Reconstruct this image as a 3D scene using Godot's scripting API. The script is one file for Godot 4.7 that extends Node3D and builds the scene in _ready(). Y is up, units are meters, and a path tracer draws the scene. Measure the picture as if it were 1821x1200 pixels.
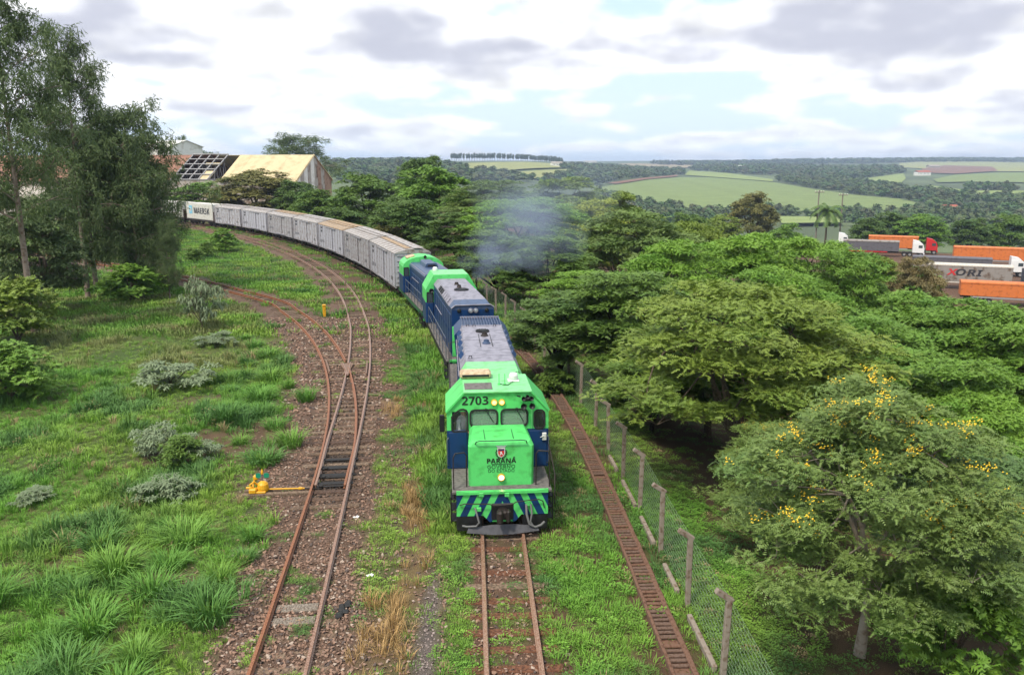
extends Node3D
# A freight train rounding a curve, seen from the air. World: y up, metres, the camera stands at x = 0, z = 0.

const FIELDS := [
	["field_sage", "sage", [[97.4, -972.7], [137.7, -1131.1], [225.7, -1391.6], [313.7, -1573.7], [377.6, -1587.1], [426.1, -1353.7], [411.8, -1124.2], [412.1, -994.6], [429.8, -915.9], [418.5, -849.3], [384.8, -773.3], [359.5, -764.1], [295.8, -734.7], [251.7, -769.1], [194.0, -748.6], [159.5, -807.8], [127.6, -895.3]]],
	["field_strip", "light", [[360.7, -1733.9], [461.3, -2163.6], [494.5, -1877.5], [465.8, -1480.8], [433.1, -1376.0], [386.1, -1623.2]]],
	["field_wedge", "light", [[500.6, -1273.9], [574.6, -1438.9], [866.9, -1840.6], [740.8, -1559.8], [584.7, -1250.4], [502.9, -1216.4]]],
	["field_upper", "pale", [[1111.6, -2387.8], [1504.5, -3235.4], [2040.7, -3834.2], [1885.9, -3071.2], [1394.5, -2197.8], [1144.7, -1860.0], [1044.7, -1958.0]]],
	["field_ploughed", "red", [[1069.2, -2170.0], [1449.5, -2791.3], [1463.8, -2537.5], [1124.3, -1924.4], [948.4, -1776.2], [920.6, -1866.4]]],
	["field_slope", "sage", [[759.1, -1495.4], [916.4, -1715.8], [1063.5, -1809.0], [1125.4, -1771.8], [799.8, -1255.6], [802.5, -1308.9], [741.0, -1350.7], [683.2, -1330.7]]],
	["field_low", "light", [[502.8, -1055.2], [615.3, -1226.8], [579.9, -1054.6], [651.5, -1020.8], [580.3, -908.0], [537.9, -909.4], [494.3, -932.1]]],
	["field_hill", "pale", [[-93.0, -1246.5], [-78.0, -1435.5], [-5.6, -1505.3], [159.0, -2633.0], [87.1, -1441.8], [-4.3, -1162.2], [-62.0, -1139.1]]],
	["field_hollow", "pale", [[-7.6, -1069.9], [93.9, -1396.8], [135.9, -1344.3], [33.2, -991.0]]],
	["field_bank", "red", [[129.4, -1126.3], [216.8, -1395.0], [340.4, -1708.8], [317.2, -1591.3], [222.3, -1370.3], [141.0, -1126.7]]],
	["field_ridge", "tan", [[215.3, -2462.9], [468.1, -3312.5], [742.0, -3553.9], [796.3, -3029.6], [658.0, -2502.0], [365.6, -2466.7]]],
	["field_near", "light", [[218.7, -674.1], [260.3, -656.6], [234.8, -581.5], [186.2, -566.7]]],
]
const WOODS := [
	["valley belt", 14, 9, [[452.9, -1424.1], [583.2, -1761.2], [601.5, -1560.1], [542.5, -1159.3], [510.9, -927.9], [565.2, -912.6], [432.0, -672.9], [386.1, -716.2], [371.1, -740.1], [421.7, -848.5], [421.2, -1016.7], [422.4, -1153.5]]],
	["upper belt", 20, 12, [[473.4, -2227.9], [591.1, -2657.2], [826.2, -2500.4], [870.3, -2262.8], [1041.7, -2237.2], [864.6, -1841.1], [564.5, -1438.0], [571.0, -1724.2], [494.5, -1877.5]]],
	["horizon", 40, 16, [[544.1, -3367.5], [1284.4, -3891.5], [1998.4, -4300.0], [2558.0, -4039.9], [2262.6, -3571.9], [1504.5, -3235.4], [1036.0, -3136.7], [573.8, -2936.8]]],
	["valley floor", 11, 9, [[92.0, -905.6], [131.5, -879.9], [155.3, -786.3], [189.1, -729.4], [250.2, -748.6], [288.5, -716.3], [365.7, -734.4], [422.4, -657.6], [297.2, -460.3], [216.1, -456.0], [234.1, -574.8], [266.8, -673.3], [224.4, -691.7], [137.8, -592.9], [65.1, -501.3]]],
	["square plantation", 8, 11, [[604.7, -1097.6], [653.1, -1069.3], [627.8, -1027.5], [581.1, -1054.3]]],
	["mid hills", 16, 10, [[87.1, -1441.8], [262.3, -2599.9], [352.1, -2375.3], [459.8, -2234.9], [366.2, -1778.1], [165.5, -1289.8], [95.9, -1013.4], [63.9, -1053.5], [32.8, -978.9], [86.7, -1288.5]]],
	["left ridge", 18, 10, [[-329.2, -1499.3], [-227.0, -1598.6], [-103.2, -1383.8], [-61.1, -1123.4], [-7.5, -1056.4], [32.8, -978.9], [-6.1, -850.3], [-119.4, -836.6], [-191.6, -911.1]]],
	["left row", 9, 15, [[-135.2, -1956.7], [9.3, -3062.5], [5.2, -1727.5], [-108.5, -1569.9]]],
	["square row", 8, 15, [[15.1, -2993.9], [194.0, -3288.5], [174.8, -2962.3], [8.2, -1617.6]]],
]
const TREES := [
	["yellow", "greyish", 7.07, -14.90, 5.65, 5.80, "flowering_tree", "tree", "largest grey green tree with yellow blossoms, in front of the wire fence's lower end"],
	["yellow", "greyish", 7.12, -19.80, 3.60, 4.40, "flowering_tree", "tree", "smaller yellow flecked tree with whitish trunk, between olive tree and largest yellow blossoming tree"],
	["umbrella", "bluish", 11.90, -17.80, 4.19, 6.00, "feathery_tree", "tree", "bluish green feathery tree with dark trunk at the lower right picture edge"],
	["umbrella", "olive", 7.15, -24.60, 6.84, 9.40, "umbrella_tree", "tree", "olive green umbrella tree with forked pale trunk and bare inner branches beyond the fence"],
	["spread", "dark", 2.24, -36.00, 4.09, 6.20, "feathery_tree", "tree", "dark green tree overhanging the fence right beside the front locomotive's hood"],
	["spread", "deep", 4.96, -35.00, 5.44, 7.40, "feathery_tree", "tree", "deep green tree between the fence overhang and the olive umbrella tree"],
	["umbrella", "bright", 4.65, -45.00, 4.88, 7.00, "feathery_tree", "tree", "light green tree beside the far fence posts, right of the smoke"],
	["umbrella", "bright", 9.15, -46.00, 8.70, 8.50, "feathery_tree", "tree", "fresh green spreading tree behind the olive umbrella tree, toward the smoke"],
	["spread", "bright", 14.78, -52.00, 9.52, 9.00, "feathery_tree", "tree", "brightest green broad tree at the middle of the grove's back row"],
	["umbrella", "bright", 20.33, -56.00, 9.85, 8.50, "feathery_tree", "tree", "bright green tree in the grove's back row, next to the parked grey trailer's left end"],
	["spread", "mid", 20.82, -50.00, 8.66, 7.00, "feathery_tree", "tree", "mid green tree in the grove just below the parked truck cabs"],
	["umbrella", "mid", 13.34, -31.00, 6.17, 7.00, "feathery_tree", "tree", "yellowish mid green tree between the olive tree and the orange trailer"],
	["spread", "mid", 18.52, -37.00, 6.78, 6.50, "feathery_tree", "tree", "mid green tree standing before the gap between grey and orange trailers"],
	["umbrella", "mid", 18.99, -33.00, 6.62, 8.00, "feathery_tree", "tree", "green layered tree directly below the nearest orange trailer"],
	["spread", "mid", 19.39, -30.00, 6.70, 7.50, "feathery_tree", "tree", "green tree cut by the right picture edge below the orange trailer"],
	["spread", "mid", 14.43, -28.00, 5.27, 6.00, "feathery_tree", "tree", "green tree tucked behind the largest yellow blossoming tree"],
	["umbrella", "bright", 14.22, -23.00, 4.68, 5.00, "feathery_tree", "tree", "small light green tree with plume like pads behind the yellow blossoming tree"],
	["umbrella", "dry", 31.00, -62.00, 8.37, 5.00, "sparse_tree", "tree", "sparse brownish tree in front of the red earth beside the grey lettered trailer"],
	["umbrella", "bright", 0.73, -74.00, 7.49, 13.00, "spreading_tree", "tree", "broad light green tree standing inside the drifting exhaust smoke"],
	["spread", "yellowish", 7.78, -82.00, 10.33, 9.00, "spreading_tree", "tree", "yellow green lit crown just right of the exhaust smoke"],
	["umbrella", "greyish", 9.58, -64.00, 10.81, 13.00, "spreading_tree", "tree", "grey green broad tree between the smoke and the bright grove"],
	["umbrella", "olive", 15.47, -72.00, 11.23, 9.00, "spreading_tree", "tree", "dull olive tree behind the bright grove's left part"],
	["spread", "olive", 6.78, -112.00, 11.48, 15.00, "spreading_tree", "tree", "grey olive crown under the hill with the two plantation blocks"],
	["umbrella", "greyish", -2.06, -100.00, 8.17, 14.00, "spreading_tree", "tree", "hazy grey green crown directly above the drifting smoke"],
	["spread", "olive", 14.15, -110.00, 14.05, 11.00, "spreading_tree", "tree", "olive crown left of the big sage field's tip"],
	["round", "mid", -10.23, -108.00, 10.13, 13.00, "mimosa_tree", "tree", "tall bright green layered tree above the boxcar roofs"],
	["round", "dark", -14.71, -138.00, 12.01, 12.00, "round_tree", "tree", "tall dark tree behind the bright layered tree, reaching the horizon"],
	["round", "deep", -20.26, -116.00, 9.02, 13.00, "round_tree", "tree", "large dark olive tree above the middle boxcars"],
	["round", "deep", -30.43, -128.00, 6.59, 9.00, "round_tree", "tree", "dark tree between the brownish rounded tree and the large dark olive one"],
	["round", "brownish", -47.05, -152.00, 9.64, 18.00, "round_tree", "tree", "brownish rounded tree before the cream warehouse roof"],
	["round", "dark", -38.10, -146.00, 7.74, 10.00, "round_tree", "tree", "dark green tree right below the cream warehouse gable"],
	["round", "mid", -64.30, -170.00, 7.60, 14.00, "round_tree", "tree", "green tree below the broken warehouse roof"],
	["round", "dark", -11.79, -92.00, 6.62, 9.00, "round_tree", "tree", "dark tree close behind the second boxcar's roof"],
	["spread", "dark", -5.21, -80.00, 5.55, 9.00, "spreading_tree", "tree", "dark tree between the third locomotive and the smoke"],
	["round", "brownish", -13.70, -90.00, 3.84, 6.00, "round_tree", "tree", "small brownish tree beside the boxcar roofs"],
	["round", "dark", -21.50, -105.00, 4.80, 8.00, "round_tree", "tree", "low dark tree behind the fourth boxcar"],
	["spread", "deep", -1.25, -60.00, 5.21, 8.00, "spreading_tree", "tree", "dark tree under the smoke beside the second locomotive"],
	["spread", "deep", 2.44, -55.00, 5.32, 7.50, "spreading_tree", "tree", "dense tree behind the fence at the smoke's lower right"],
	["eucalyptus", "euc", -66.79, -262.00, 21.83, 24.00, "eucalyptus_tree", "tree", "distant clump like eucalyptus rising behind the cream warehouse roof"],
	["eucalyptus", "euc", -121.12, -305.00, 25.10, 7.00, "eucalyptus_tree", "tree", "small distant tree beside the white gabled building"],
	["eucalyptus", "euc", -102.66, -285.00, 18.56, 10.00, "eucalyptus_tree", "tree", "low distant treetop above the broken warehouse roof"],
	["round", "brownish", 63.57, -218.00, 14.69, 14.00, "round_tree", "tree", "tall brownish tree standing against the big sage field"],
	["round", "mid", 103.30, -206.00, 9.78, 14.00, "round_tree", "tree", "round symmetrical green tree behind the red truck"],
	["round", "dark", 99.22, -214.00, 10.41, 13.00, "round_tree", "tree", "dark tree just left of the round symmetrical one behind the trucks"],
	["round", "dark", 118.71, -212.00, 9.71, 13.00, "round_tree", "tree", "dark bushy tree above the far orange trailer's left end"],
	["round", "deep", 129.46, -212.00, 11.05, 15.00, "round_tree", "tree", "deep green tree at the right edge above the far orange trailer"],
	["round", "dark", 90.18, -208.00, 8.50, 10.00, "round_tree", "tree", "dark low tree near the second utility pole"],
	["round", "olive", 42.88, -170.00, 10.36, 12.00, "round_tree", "tree", "olive tree behind the bright grove below the big field"],
	["round", "deep", 35.40, -165.00, 11.30, 11.00, "round_tree", "tree", "dark olive tree below the big sage field's left end"],
	["round", "mid", 56.25, -168.00, 8.87, 9.00, "round_tree", "tree", "low green tree left of the palm"],
	["euctall", "euc", -31.58, -60.00, 19.10, 6.20, "eucalyptus_tree", "tree", "tallest fully visible eucalyptus with bare trunk on the grassy slope"],
	["euctall", "euc", -28.14, -47.00, 20.13, 6.40, "eucalyptus_tree", "tree", "towering eucalyptus cut by the upper left corner"],
	["eucalyptus", "euc", -29.54, -63.00, 14.19, 8.00, "eucalyptus_tree", "tree", "drooping eucalyptus with pale slim trunk right of the tallest one"],
	["eucalyptus", "euc", -29.56, -67.00, 10.53, 4.80, "eucalyptus_tree", "tree", "lower drooping eucalyptus nearest the white containers"],
	["eucalyptus", "euc", -33.99, -66.00, 12.67, 7.00, "eucalyptus_tree", "tree", "dense eucalyptus between the tallest and the drooping one"],
	["eucalyptus", "euc", -25.48, -60.00, 5.62, 2.20, "eucalyptus_tree", "tree", "short hanging eucalyptus sapling beside the lettered white container"],
	["round", "euc", -31.11, -53.00, 8.40, 7.00, "round_tree", "tree", "dark tree under the towering eucalyptus at the left edge"],
	["bush", "mid", -27.84, -59.00, 2.73, 5.00, "bush", "bush", "dense rounded green bush at the foot of the eucalyptus trees"],
	["bush", "olive", -27.43, -44.00, 3.73, 5.00, "bush", "bush", "olive green bush at the left picture edge on the slope"],
	["bush", "mid", -21.01, -33.00, 2.43, 3.80, "bush", "bush", "green bush at the left picture edge, lower down"],
	["bush", "purple", -38.17, -67.00, 2.41, 5.50, "bush", "bush", "dark purplish bush behind the tallest eucalyptus trunk"],
	["bush", "mid", -33.16, -94.00, 2.56, 3.40, "bush", "bush", "small upright bush on the lawn nearest the siding curve"],
	["bush", "deep", -32.44, -83.00, 1.56, 2.00, "bush", "bush", "smallest dark bush on the lawn inside the curve"],
	["bush", "deep", -33.33, -89.00, 1.59, 1.80, "bush", "bush", "dark bush on the lawn, middle one of three"],
	["bush", "mid", 8.58, -14.20, 2.77, 3.20, "bush", "bush", "leafy bush beneath the bluish tree"],
	["bush", "deep", 1.80, -34.00, 1.10, 1.80, "bush", "bush", "small bush leaning on the fence beside the brick drain"],
	["silver", "silver", -18.64, -48.00, 3.54, 3.40, "silvery_shrub", "shrub", "tall open silvery shrub on a thin stem beside the diverging track"],
	["silver", "silver", -15.22, -35.20, 1.29, 4.60, "silvery_shrub", "shrub", "wide silvery leaved shrub in the middle of the grass slope"],
	["silver", "silver", -12.25, -26.60, 1.23, 2.60, "silvery_shrub", "shrub", "silvery shrub with drooping leaves above the dark leaved plant"],
	["silver", "silver", -10.61, -26.00, 0.96, 2.20, "silvery_shrub", "shrub", "silvery shrub right beside the dark leaved plant"],
	["silver", "silver", -10.20, -22.90, 0.71, 2.40, "silvery_shrub", "shrub", "low silvery shrub nearest to the yellow switch stand"],
	["silver", "silver", -16.27, -44.00, 0.68, 3.00, "silvery_shrub", "shrub", "low silvery shrub at the tall open shrub's foot"],
	["silver", "silver", -14.01, -22.50, 0.48, 1.60, "silvery_shrub", "shrub", "small silvery shrub alone at the lower left edge"],
	["bush", "deep", -10.87, -25.40, 1.03, 1.50, "broad_leaved_plant", "plant", "dark broad leaved plant amid the silvery shrubs"],
	["eucalyptus", "euc", -28.09, -61.00, 12.24, 5.40, "eucalyptus_tree", "tree", "leaning eucalyptus in front of the red warehouse roof's right end"],
	["umbrella", "mid", 34.29, -72.00, 8.12, 9.00, "feathery_tree", "tree", "green tree in front of the white truck cab between grove and yard"],
	["spread", "olive", 29.57, -66.00, 8.41, 7.00, "feathery_tree", "tree", "olive tree at the grove's edge before the grey trailer with red end"],
	["spread", "brownish", 38.06, -74.00, 6.85, 4.50, "sparse_tree", "tree", "small brownish tree hiding the lettered trailer's left end"],
	["spread", "deep", 5.30, -29.50, 3.34, 4.60, "feathery_tree", "tree", "low deep green tree between the fence and the olive umbrella tree"],
	["umbrella", "mid", 10.20, -26.50, 6.11, 6.00, "feathery_tree", "tree", "mid green tree pressed between olive umbrella tree and yellow blossoming crowns"],
	["spread", "mid", 7.81, -31.00, 4.86, 7.00, "feathery_tree", "tree", "green tree directly behind the olive umbrella tree"],
	["spread", "mid", 13.99, -25.00, 5.40, 5.50, "feathery_tree", "tree", "green tree behind the largest yellow tree's right shoulder"],
	["umbrella", "bright", 13.64, -42.00, 7.56, 8.00, "feathery_tree", "tree", "light green tree right behind the olive umbrella tree's top"],
]


class MB:
	var v := PackedVector3Array()
	var n := PackedVector3Array()
	var c := PackedColorArray()
	var i := PackedInt32Array()
	var col := Color(1, 1, 1)

	func tri(a: Vector3, b: Vector3, d: Vector3) -> void:
		# counter-clockwise seen from outside
		var nn := (b - a).cross(d - a)
		if nn.length_squared() < 1e-16:
			return
		nn = nn.normalized()
		var k := v.size()
		v.append(a); v.append(b); v.append(d)
		n.append(nn); n.append(nn); n.append(nn)
		c.append(col); c.append(col); c.append(col)
		i.append(k); i.append(k + 2); i.append(k + 1)

	func quad(a: Vector3, b: Vector3, d: Vector3, e: Vector3) -> void:
		var nn := (d - a).cross(e - b)
		if nn.length_squared() < 1e-16:
			return
		nn = nn.normalized()
		var k := v.size()
		v.append(a); v.append(b); v.append(d); v.append(e)
		for q in 4:
			n.append(nn); c.append(col)
		i.append(k); i.append(k + 2); i.append(k + 1)
		i.append(k); i.append(k + 3); i.append(k + 2)

	func quad_out(a: Vector3, b: Vector3, d: Vector3, e: Vector3, o: Vector3) -> void:
		if (d - a).cross(e - b).dot((a + b + d + e) * 0.25 - o) < 0.0:
			quad(e, d, b, a)
		else:
			quad(a, b, d, e)

	func box(p: Vector3, s: Vector3, ch := 0.0, bs := Basis()) -> void:
		var h := s * 0.5
		ch = minf(ch, minf(h.x, minf(h.y, h.z)) * 0.9)
		for ax in 3:
			var u := (ax + 1) % 3
			var w := (ax + 2) % 3
			for sg in [-1.0, 1.0]:
				var q: Array[Vector3] = []
				for k in 4:
					var t := Vector3.ZERO
					t[ax] = sg * h[ax]
					t[u] = (h[u] - ch) * (1.0 if k == 1 or k == 2 else -1.0)
					t[w] = (h[w] - ch) * (1.0 if k >= 2 else -1.0)
					q.append(p + bs * t)
				quad_out(q[0], q[1], q[2], q[3], p)
		if ch <= 0.0:
			return
		for ax in 3:
			var u := (ax + 1) % 3
			var w := (ax + 2) % 3
			for su in [-1.0, 1.0]:
				for sw in [-1.0, 1.0]:
					var a := Vector3.ZERO
					a[u] = su * h[u]; a[w] = sw * (h[w] - ch); a[ax] = h[ax] - ch
					var b := Vector3.ZERO
					b[u] = su * (h[u] - ch); b[w] = sw * h[w]; b[ax] = h[ax] - ch
					var a2 := a
					a2[ax] = -a[ax]
					var b2 := b
					b2[ax] = -b[ax]
					quad_out(p + bs * a, p + bs * b, p + bs * b2, p + bs * a2, p)
		for sx in [-1.0, 1.0]:
			for sy in [-1.0, 1.0]:
				for sz in [-1.0, 1.0]:
					var a := p + bs * Vector3(sx * h.x, sy * (h.y - ch), sz * (h.z - ch))
					var b := p + bs * Vector3(sx * (h.x - ch), sy * h.y, sz * (h.z - ch))
					var d := p + bs * Vector3(sx * (h.x - ch), sy * (h.y - ch), sz * h.z)
					if (b - a).cross(d - a).dot(a - p) < 0.0:
						tri(a, d, b)
					else:
						tri(a, b, d)

	# polygon in x, y of xf, its face towards +z of xf, extruded back by depth
	func prism(poly: PackedVector2Array, xf: Transform3D, depth: float) -> void:
		var q := poly.duplicate()
		if Geometry2D.is_polygon_clockwise(q):
			q.reverse()
		var t := Geometry2D.triangulate_polygon(q)
		for k in range(0, t.size(), 3):
			var a := q[t[k]]
			var b := q[t[k + 1]]
			var d := q[t[k + 2]]
			if (b - a).cross(d - a) < 0.0:
				var e := b
				b = d
				d = e
			tri(xf * Vector3(a.x, a.y, 0), xf * Vector3(b.x, b.y, 0), xf * Vector3(d.x, d.y, 0))
			tri(xf * Vector3(a.x, a.y, -depth), xf * Vector3(d.x, d.y, -depth), xf * Vector3(b.x, b.y, -depth))
		for k in q.size():
			var a := q[k]
			var b := q[(k + 1) % q.size()]
			quad(xf * Vector3(b.x, b.y, 0), xf * Vector3(a.x, a.y, 0), xf * Vector3(a.x, a.y, -depth), xf * Vector3(b.x, b.y, -depth))

	# ring between two outlines of equal count (a frame), thickness depth
	func ring(outer: PackedVector2Array, inner: PackedVector2Array, xf: Transform3D, depth: float) -> void:
		var m := outer.size()
		for k in m:
			var l := (k + 1) % m
			var a := outer[k]
			var b := outer[l]
			var d := inner[l]
			var e := inner[k]
			quad(xf * Vector3(a.x, a.y, 0), xf * Vector3(b.x, b.y, 0), xf * Vector3(d.x, d.y, 0), xf * Vector3(e.x, e.y, 0))
			quad(xf * Vector3(b.x, b.y, 0), xf * Vector3(a.x, a.y, 0), xf * Vector3(a.x, a.y, -depth), xf * Vector3(b.x, b.y, -depth))
			quad(xf * Vector3(e.x, e.y, 0), xf * Vector3(d.x, d.y, 0), xf * Vector3(d.x, d.y, -depth), xf * Vector3(e.x, e.y, -depth))

	# cross-section (x, y) swept straight along z from z0 to z1 (z0 > z1)
	func sweep_z(sec: PackedVector2Array, z0: float, z1: float) -> void:
		prism(sec, Transform3D(Basis(), Vector3(0, 0, z0)), z0 - z1)

	func tube(p: PackedVector3Array, r: PackedFloat32Array, sides := 6, cap := true) -> void:
		var m := p.size()
		if m < 2:
			return
		var k0 := v.size()
		var side := Vector3.ZERO
		for k in m:
			var t := (p[mini(k + 1, m - 1)] - p[maxi(k - 1, 0)]).normalized()
			if k == 0:
				side = t.cross(Vector3.UP if absf(t.y) < 0.9 else Vector3.RIGHT).normalized()
			else:
				side = (side - t * side.dot(t)).normalized()
			var up := side.cross(t)
			for q in sides:
				var a := TAU * q / sides
				var d := side * cos(a) + up * sin(a)
				v.append(p[k] + d * r[mini(k, r.size() - 1)]); n.append(d); c.append(col)
		for k in m - 1:
			for q in sides:
				var a := k0 + k * sides + q
				var b := k0 + k * sides + (q + 1) % sides
				i.append(a); i.append(b); i.append(b + sides)
				i.append(a); i.append(b + sides); i.append(a + sides)
		if cap:
			for e in [0, m - 1]:
				var d := (p[0] - p[1]).normalized() if e == 0 else (p[m - 1] - p[m - 2]).normalized()
				var k1 := v.size()
				v.append(p[e]); n.append(d); c.append(col)
				for q in sides:
					v.append(v[k0 + e * sides + q]); n.append(d); c.append(col)
				for q in sides:
					var a := k1 + 1 + q
					var b := k1 + 1 + (q + 1) % sides
					if e == 0:
						i.append(k1); i.append(b); i.append(a)
					else:
						i.append(k1); i.append(a); i.append(b)

	func rod(a: Vector3, b: Vector3, r: float, sides := 6) -> void:
		tube(PackedVector3Array([a, b]), PackedFloat32Array([r]), sides)

	func wire(p: Array, r: float, sides := 6) -> void:
		tube(PackedVector3Array(p), PackedFloat32Array([r]), sides)

	# outline (radius, height) turned round an axis
	func lathe(prof: PackedVector2Array, xf: Transform3D, sides := 16) -> void:
		for k in prof.size() - 1:
			var a := prof[k]
			var b := prof[k + 1]
			for q in sides:
				var t0 := TAU * q / sides
				var t1 := TAU * (q + 1) / sides
				quad(xf * Vector3(a.x * cos(t0), a.y, -a.x * sin(t0)), xf * Vector3(a.x * cos(t1), a.y, -a.x * sin(t1)), xf * Vector3(b.x * cos(t1), b.y, -b.x * sin(t1)), xf * Vector3(b.x * cos(t0), b.y, -b.x * sin(t0)))

	func mesh() -> ArrayMesh:
		var m := ArrayMesh.new()
		if v.is_empty():
			return m
		var a := []
		a.resize(Mesh.ARRAY_MAX)
		a[Mesh.ARRAY_VERTEX] = v
		a[Mesh.ARRAY_NORMAL] = n
		a[Mesh.ARRAY_COLOR] = c
		a[Mesh.ARRAY_INDEX] = i
		m.add_surface_from_arrays(Mesh.PRIMITIVE_TRIANGLES, a)
		return m


class Track:
	var p := PackedVector3Array()
	var s := PackedFloat32Array()

	func _init(pts: Array) -> void:
		var q := PackedVector3Array()
		for a in pts:
			q.append(Vector3(a[0], 0, -a[1]))
		for k in range(0, q.size() - 1):
			var a := q[maxi(k - 1, 0)]
			var b := q[k]
			var d := q[k + 1]
			var e := q[mini(k + 2, q.size() - 1)]
			var m := maxi(2, int(b.distance_to(d) / 0.5))
			for j in m:
				p.append(b.cubic_interpolate(d, a, e, float(j) / m))
		p.append(q[q.size() - 1])
		var l := 0.0
		for k in p.size():
			if k > 0:
				l += p[k].distance_to(p[k - 1])
			s.append(l)

	func length() -> float:
		return s[s.size() - 1]

	func idx(at: float) -> int:
		return clampi(s.bsearch(at) - 1, 0, s.size() - 2)

	func pos(at: float) -> Vector3:
		var k := idx(at)
		return p[k].lerp(p[k + 1], (at - s[k]) / (s[k + 1] - s[k]))

	func dir(at: float) -> Vector3:
		return (pos(minf(at + 1.5, length())) - pos(maxf(at - 1.5, 0.0))).normalized()

	func off(at: float, o: float) -> Vector3:
		var d := dir(at)
		return pos(at) + Vector3(-d.z, 0, d.x) * o

	func s_at_z(z: float) -> float:
		for k in p.size():
			if p[k].z <= z:
				return s[k]
		return length()


var rng := RandomNumberGenerator.new()
var nz := FastNoiseLite.new()
var nz2 := FastNoiseLite.new()
var M := {}
var used := {}
var A: Track
var B: Track
var C: Track
var tabA := PackedFloat32Array()
var tabB := PackedFloat32Array()
var tabC := PackedFloat32Array()
var cosA := PackedFloat32Array()
var cosB := PackedFloat32Array()
var cosC := PackedFloat32Array()
const AP := [[1.0, -14], [0.78, 0], [0.36, 8], [0.06, 13.8], [-0.25, 20], [-0.55, 25], [-0.98, 30], [-1.6, 35], [-2.42, 40], [-4.6, 50], [-7.41, 60], [-10.83, 70], [-14.84, 80], [-19.44, 90], [-24.65, 100], [-30.54, 110], [-37.21, 120], [-44.9, 130], [-53.8, 140], [-64.5, 150], [-76.5, 160], [-90, 170], [-105, 180], [-140, 202], [-190, 232]]
const BP := [[-2.3, -14], [-3.1, 0], [-3.85, 8], [-4.46, 13.8], [-5.14, 20], [-5.71, 25], [-6.29, 30], [-6.94, 35], [-7.69, 40], [-8.57, 45], [-9.6, 50], [-12.15, 60], [-15.39, 70], [-19.33, 80], [-23.96, 90], [-29.26, 100], [-35.25, 110], [-41.98, 120], [-49.6, 130], [-58.5, 140], [-68.9, 150], [-81, 160], [-94, 170], [-109, 180], [-144, 202], [-194, 232]]
const RR := [0.0, 40, 70, 110, 215, 260, 350, 500, 735, 1000, 1500, 2000, 2600, 3500, 5000, 8000]
const RH := [0.0, -2.5, -5.5, -10, -10, -14, -22, -29, -31, -26, -14, -4, 6, 22, 45, 60]
const LR := [0.0, 150, 250, 400, 700, 1000, 1500, 2000, 3000, 5000, 8000]
const LH := [0.0, 0, -2, -8, -12, -3, 14, 22, 30, 45, 60]


func ss(a: float, b: float, x: float) -> float:
	var t := clampf((x - a) / (b - a), 0.0, 1.0)
	return t * t * (3.0 - 2.0 * t)


func interp(x: float, xs: Array, ys: Array) -> float:
	var m := xs.size()
	if x >= xs[m - 1]:
		return ys[m - 1]
	for k in range(1, m):
		if x < xs[k]:
			return lerpf(ys[k - 1], ys[k], (x - xs[k - 1]) / (xs[k] - xs[k - 1]))
	return ys[m - 1]


func look(tab: PackedFloat32Array, z: float) -> float:
	var u := clampf((14.0 - z) * 2.0, 0.0, tab.size() - 1.001)
	var k := int(u)
	return lerpf(tab[k], tab[k + 1], u - k)


func lat(tab: PackedFloat32Array, cs: PackedFloat32Array, x: float, z: float) -> float:
	return (x - look(tab, z)) * look(cs, z)


func ground(x: float, z: float) -> float:
	var r := sqrt(x * x + z * z)
	var a := atan2(x, -z)
	var w := ss(-0.02, 0.2, a) * ss(4.5, 14.0, x - look(tabA, z))
	var pl := interp(r, LR, LH)
	var h := pl + (interp(r, RR, RH) - pl) * w
	if r > 300.0:
		h += 3.0 * sin(x * 0.004 + 1.3) * sin(z * 0.0031) * ss(300, 900, r)
	return h


func fine_ground(x: float, z: float) -> float:
	# small unevenness, none on the tracks
	var h := ground(x, z)
	if z < 12.0 and z > -180.0:
		var da := lat(tabA, cosA, x, z)
		var db := lat(tabB, cosB, x, z)
		var dc := lat(tabC, cosC, x, z) if z < -22.0 else 99.0
		var e := minf(minf(absf(da), absf(db)), absf(dc))
		var f := ss(1.2, 4.0, e)
		if da > 2.4 and da < 4.2:
			f = 0.0
		h += f * (0.16 * nz.get_noise_2d(x * 6.0, z * 6.0) + 0.22 * nz2.get_noise_2d(x * 1.5, z * 1.5))
		h += -0.05 * ss(1.3, 2.3, e) + 0.02 * nz.get_noise_2d(x * 40.0, z * 40.0)
	return h


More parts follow.
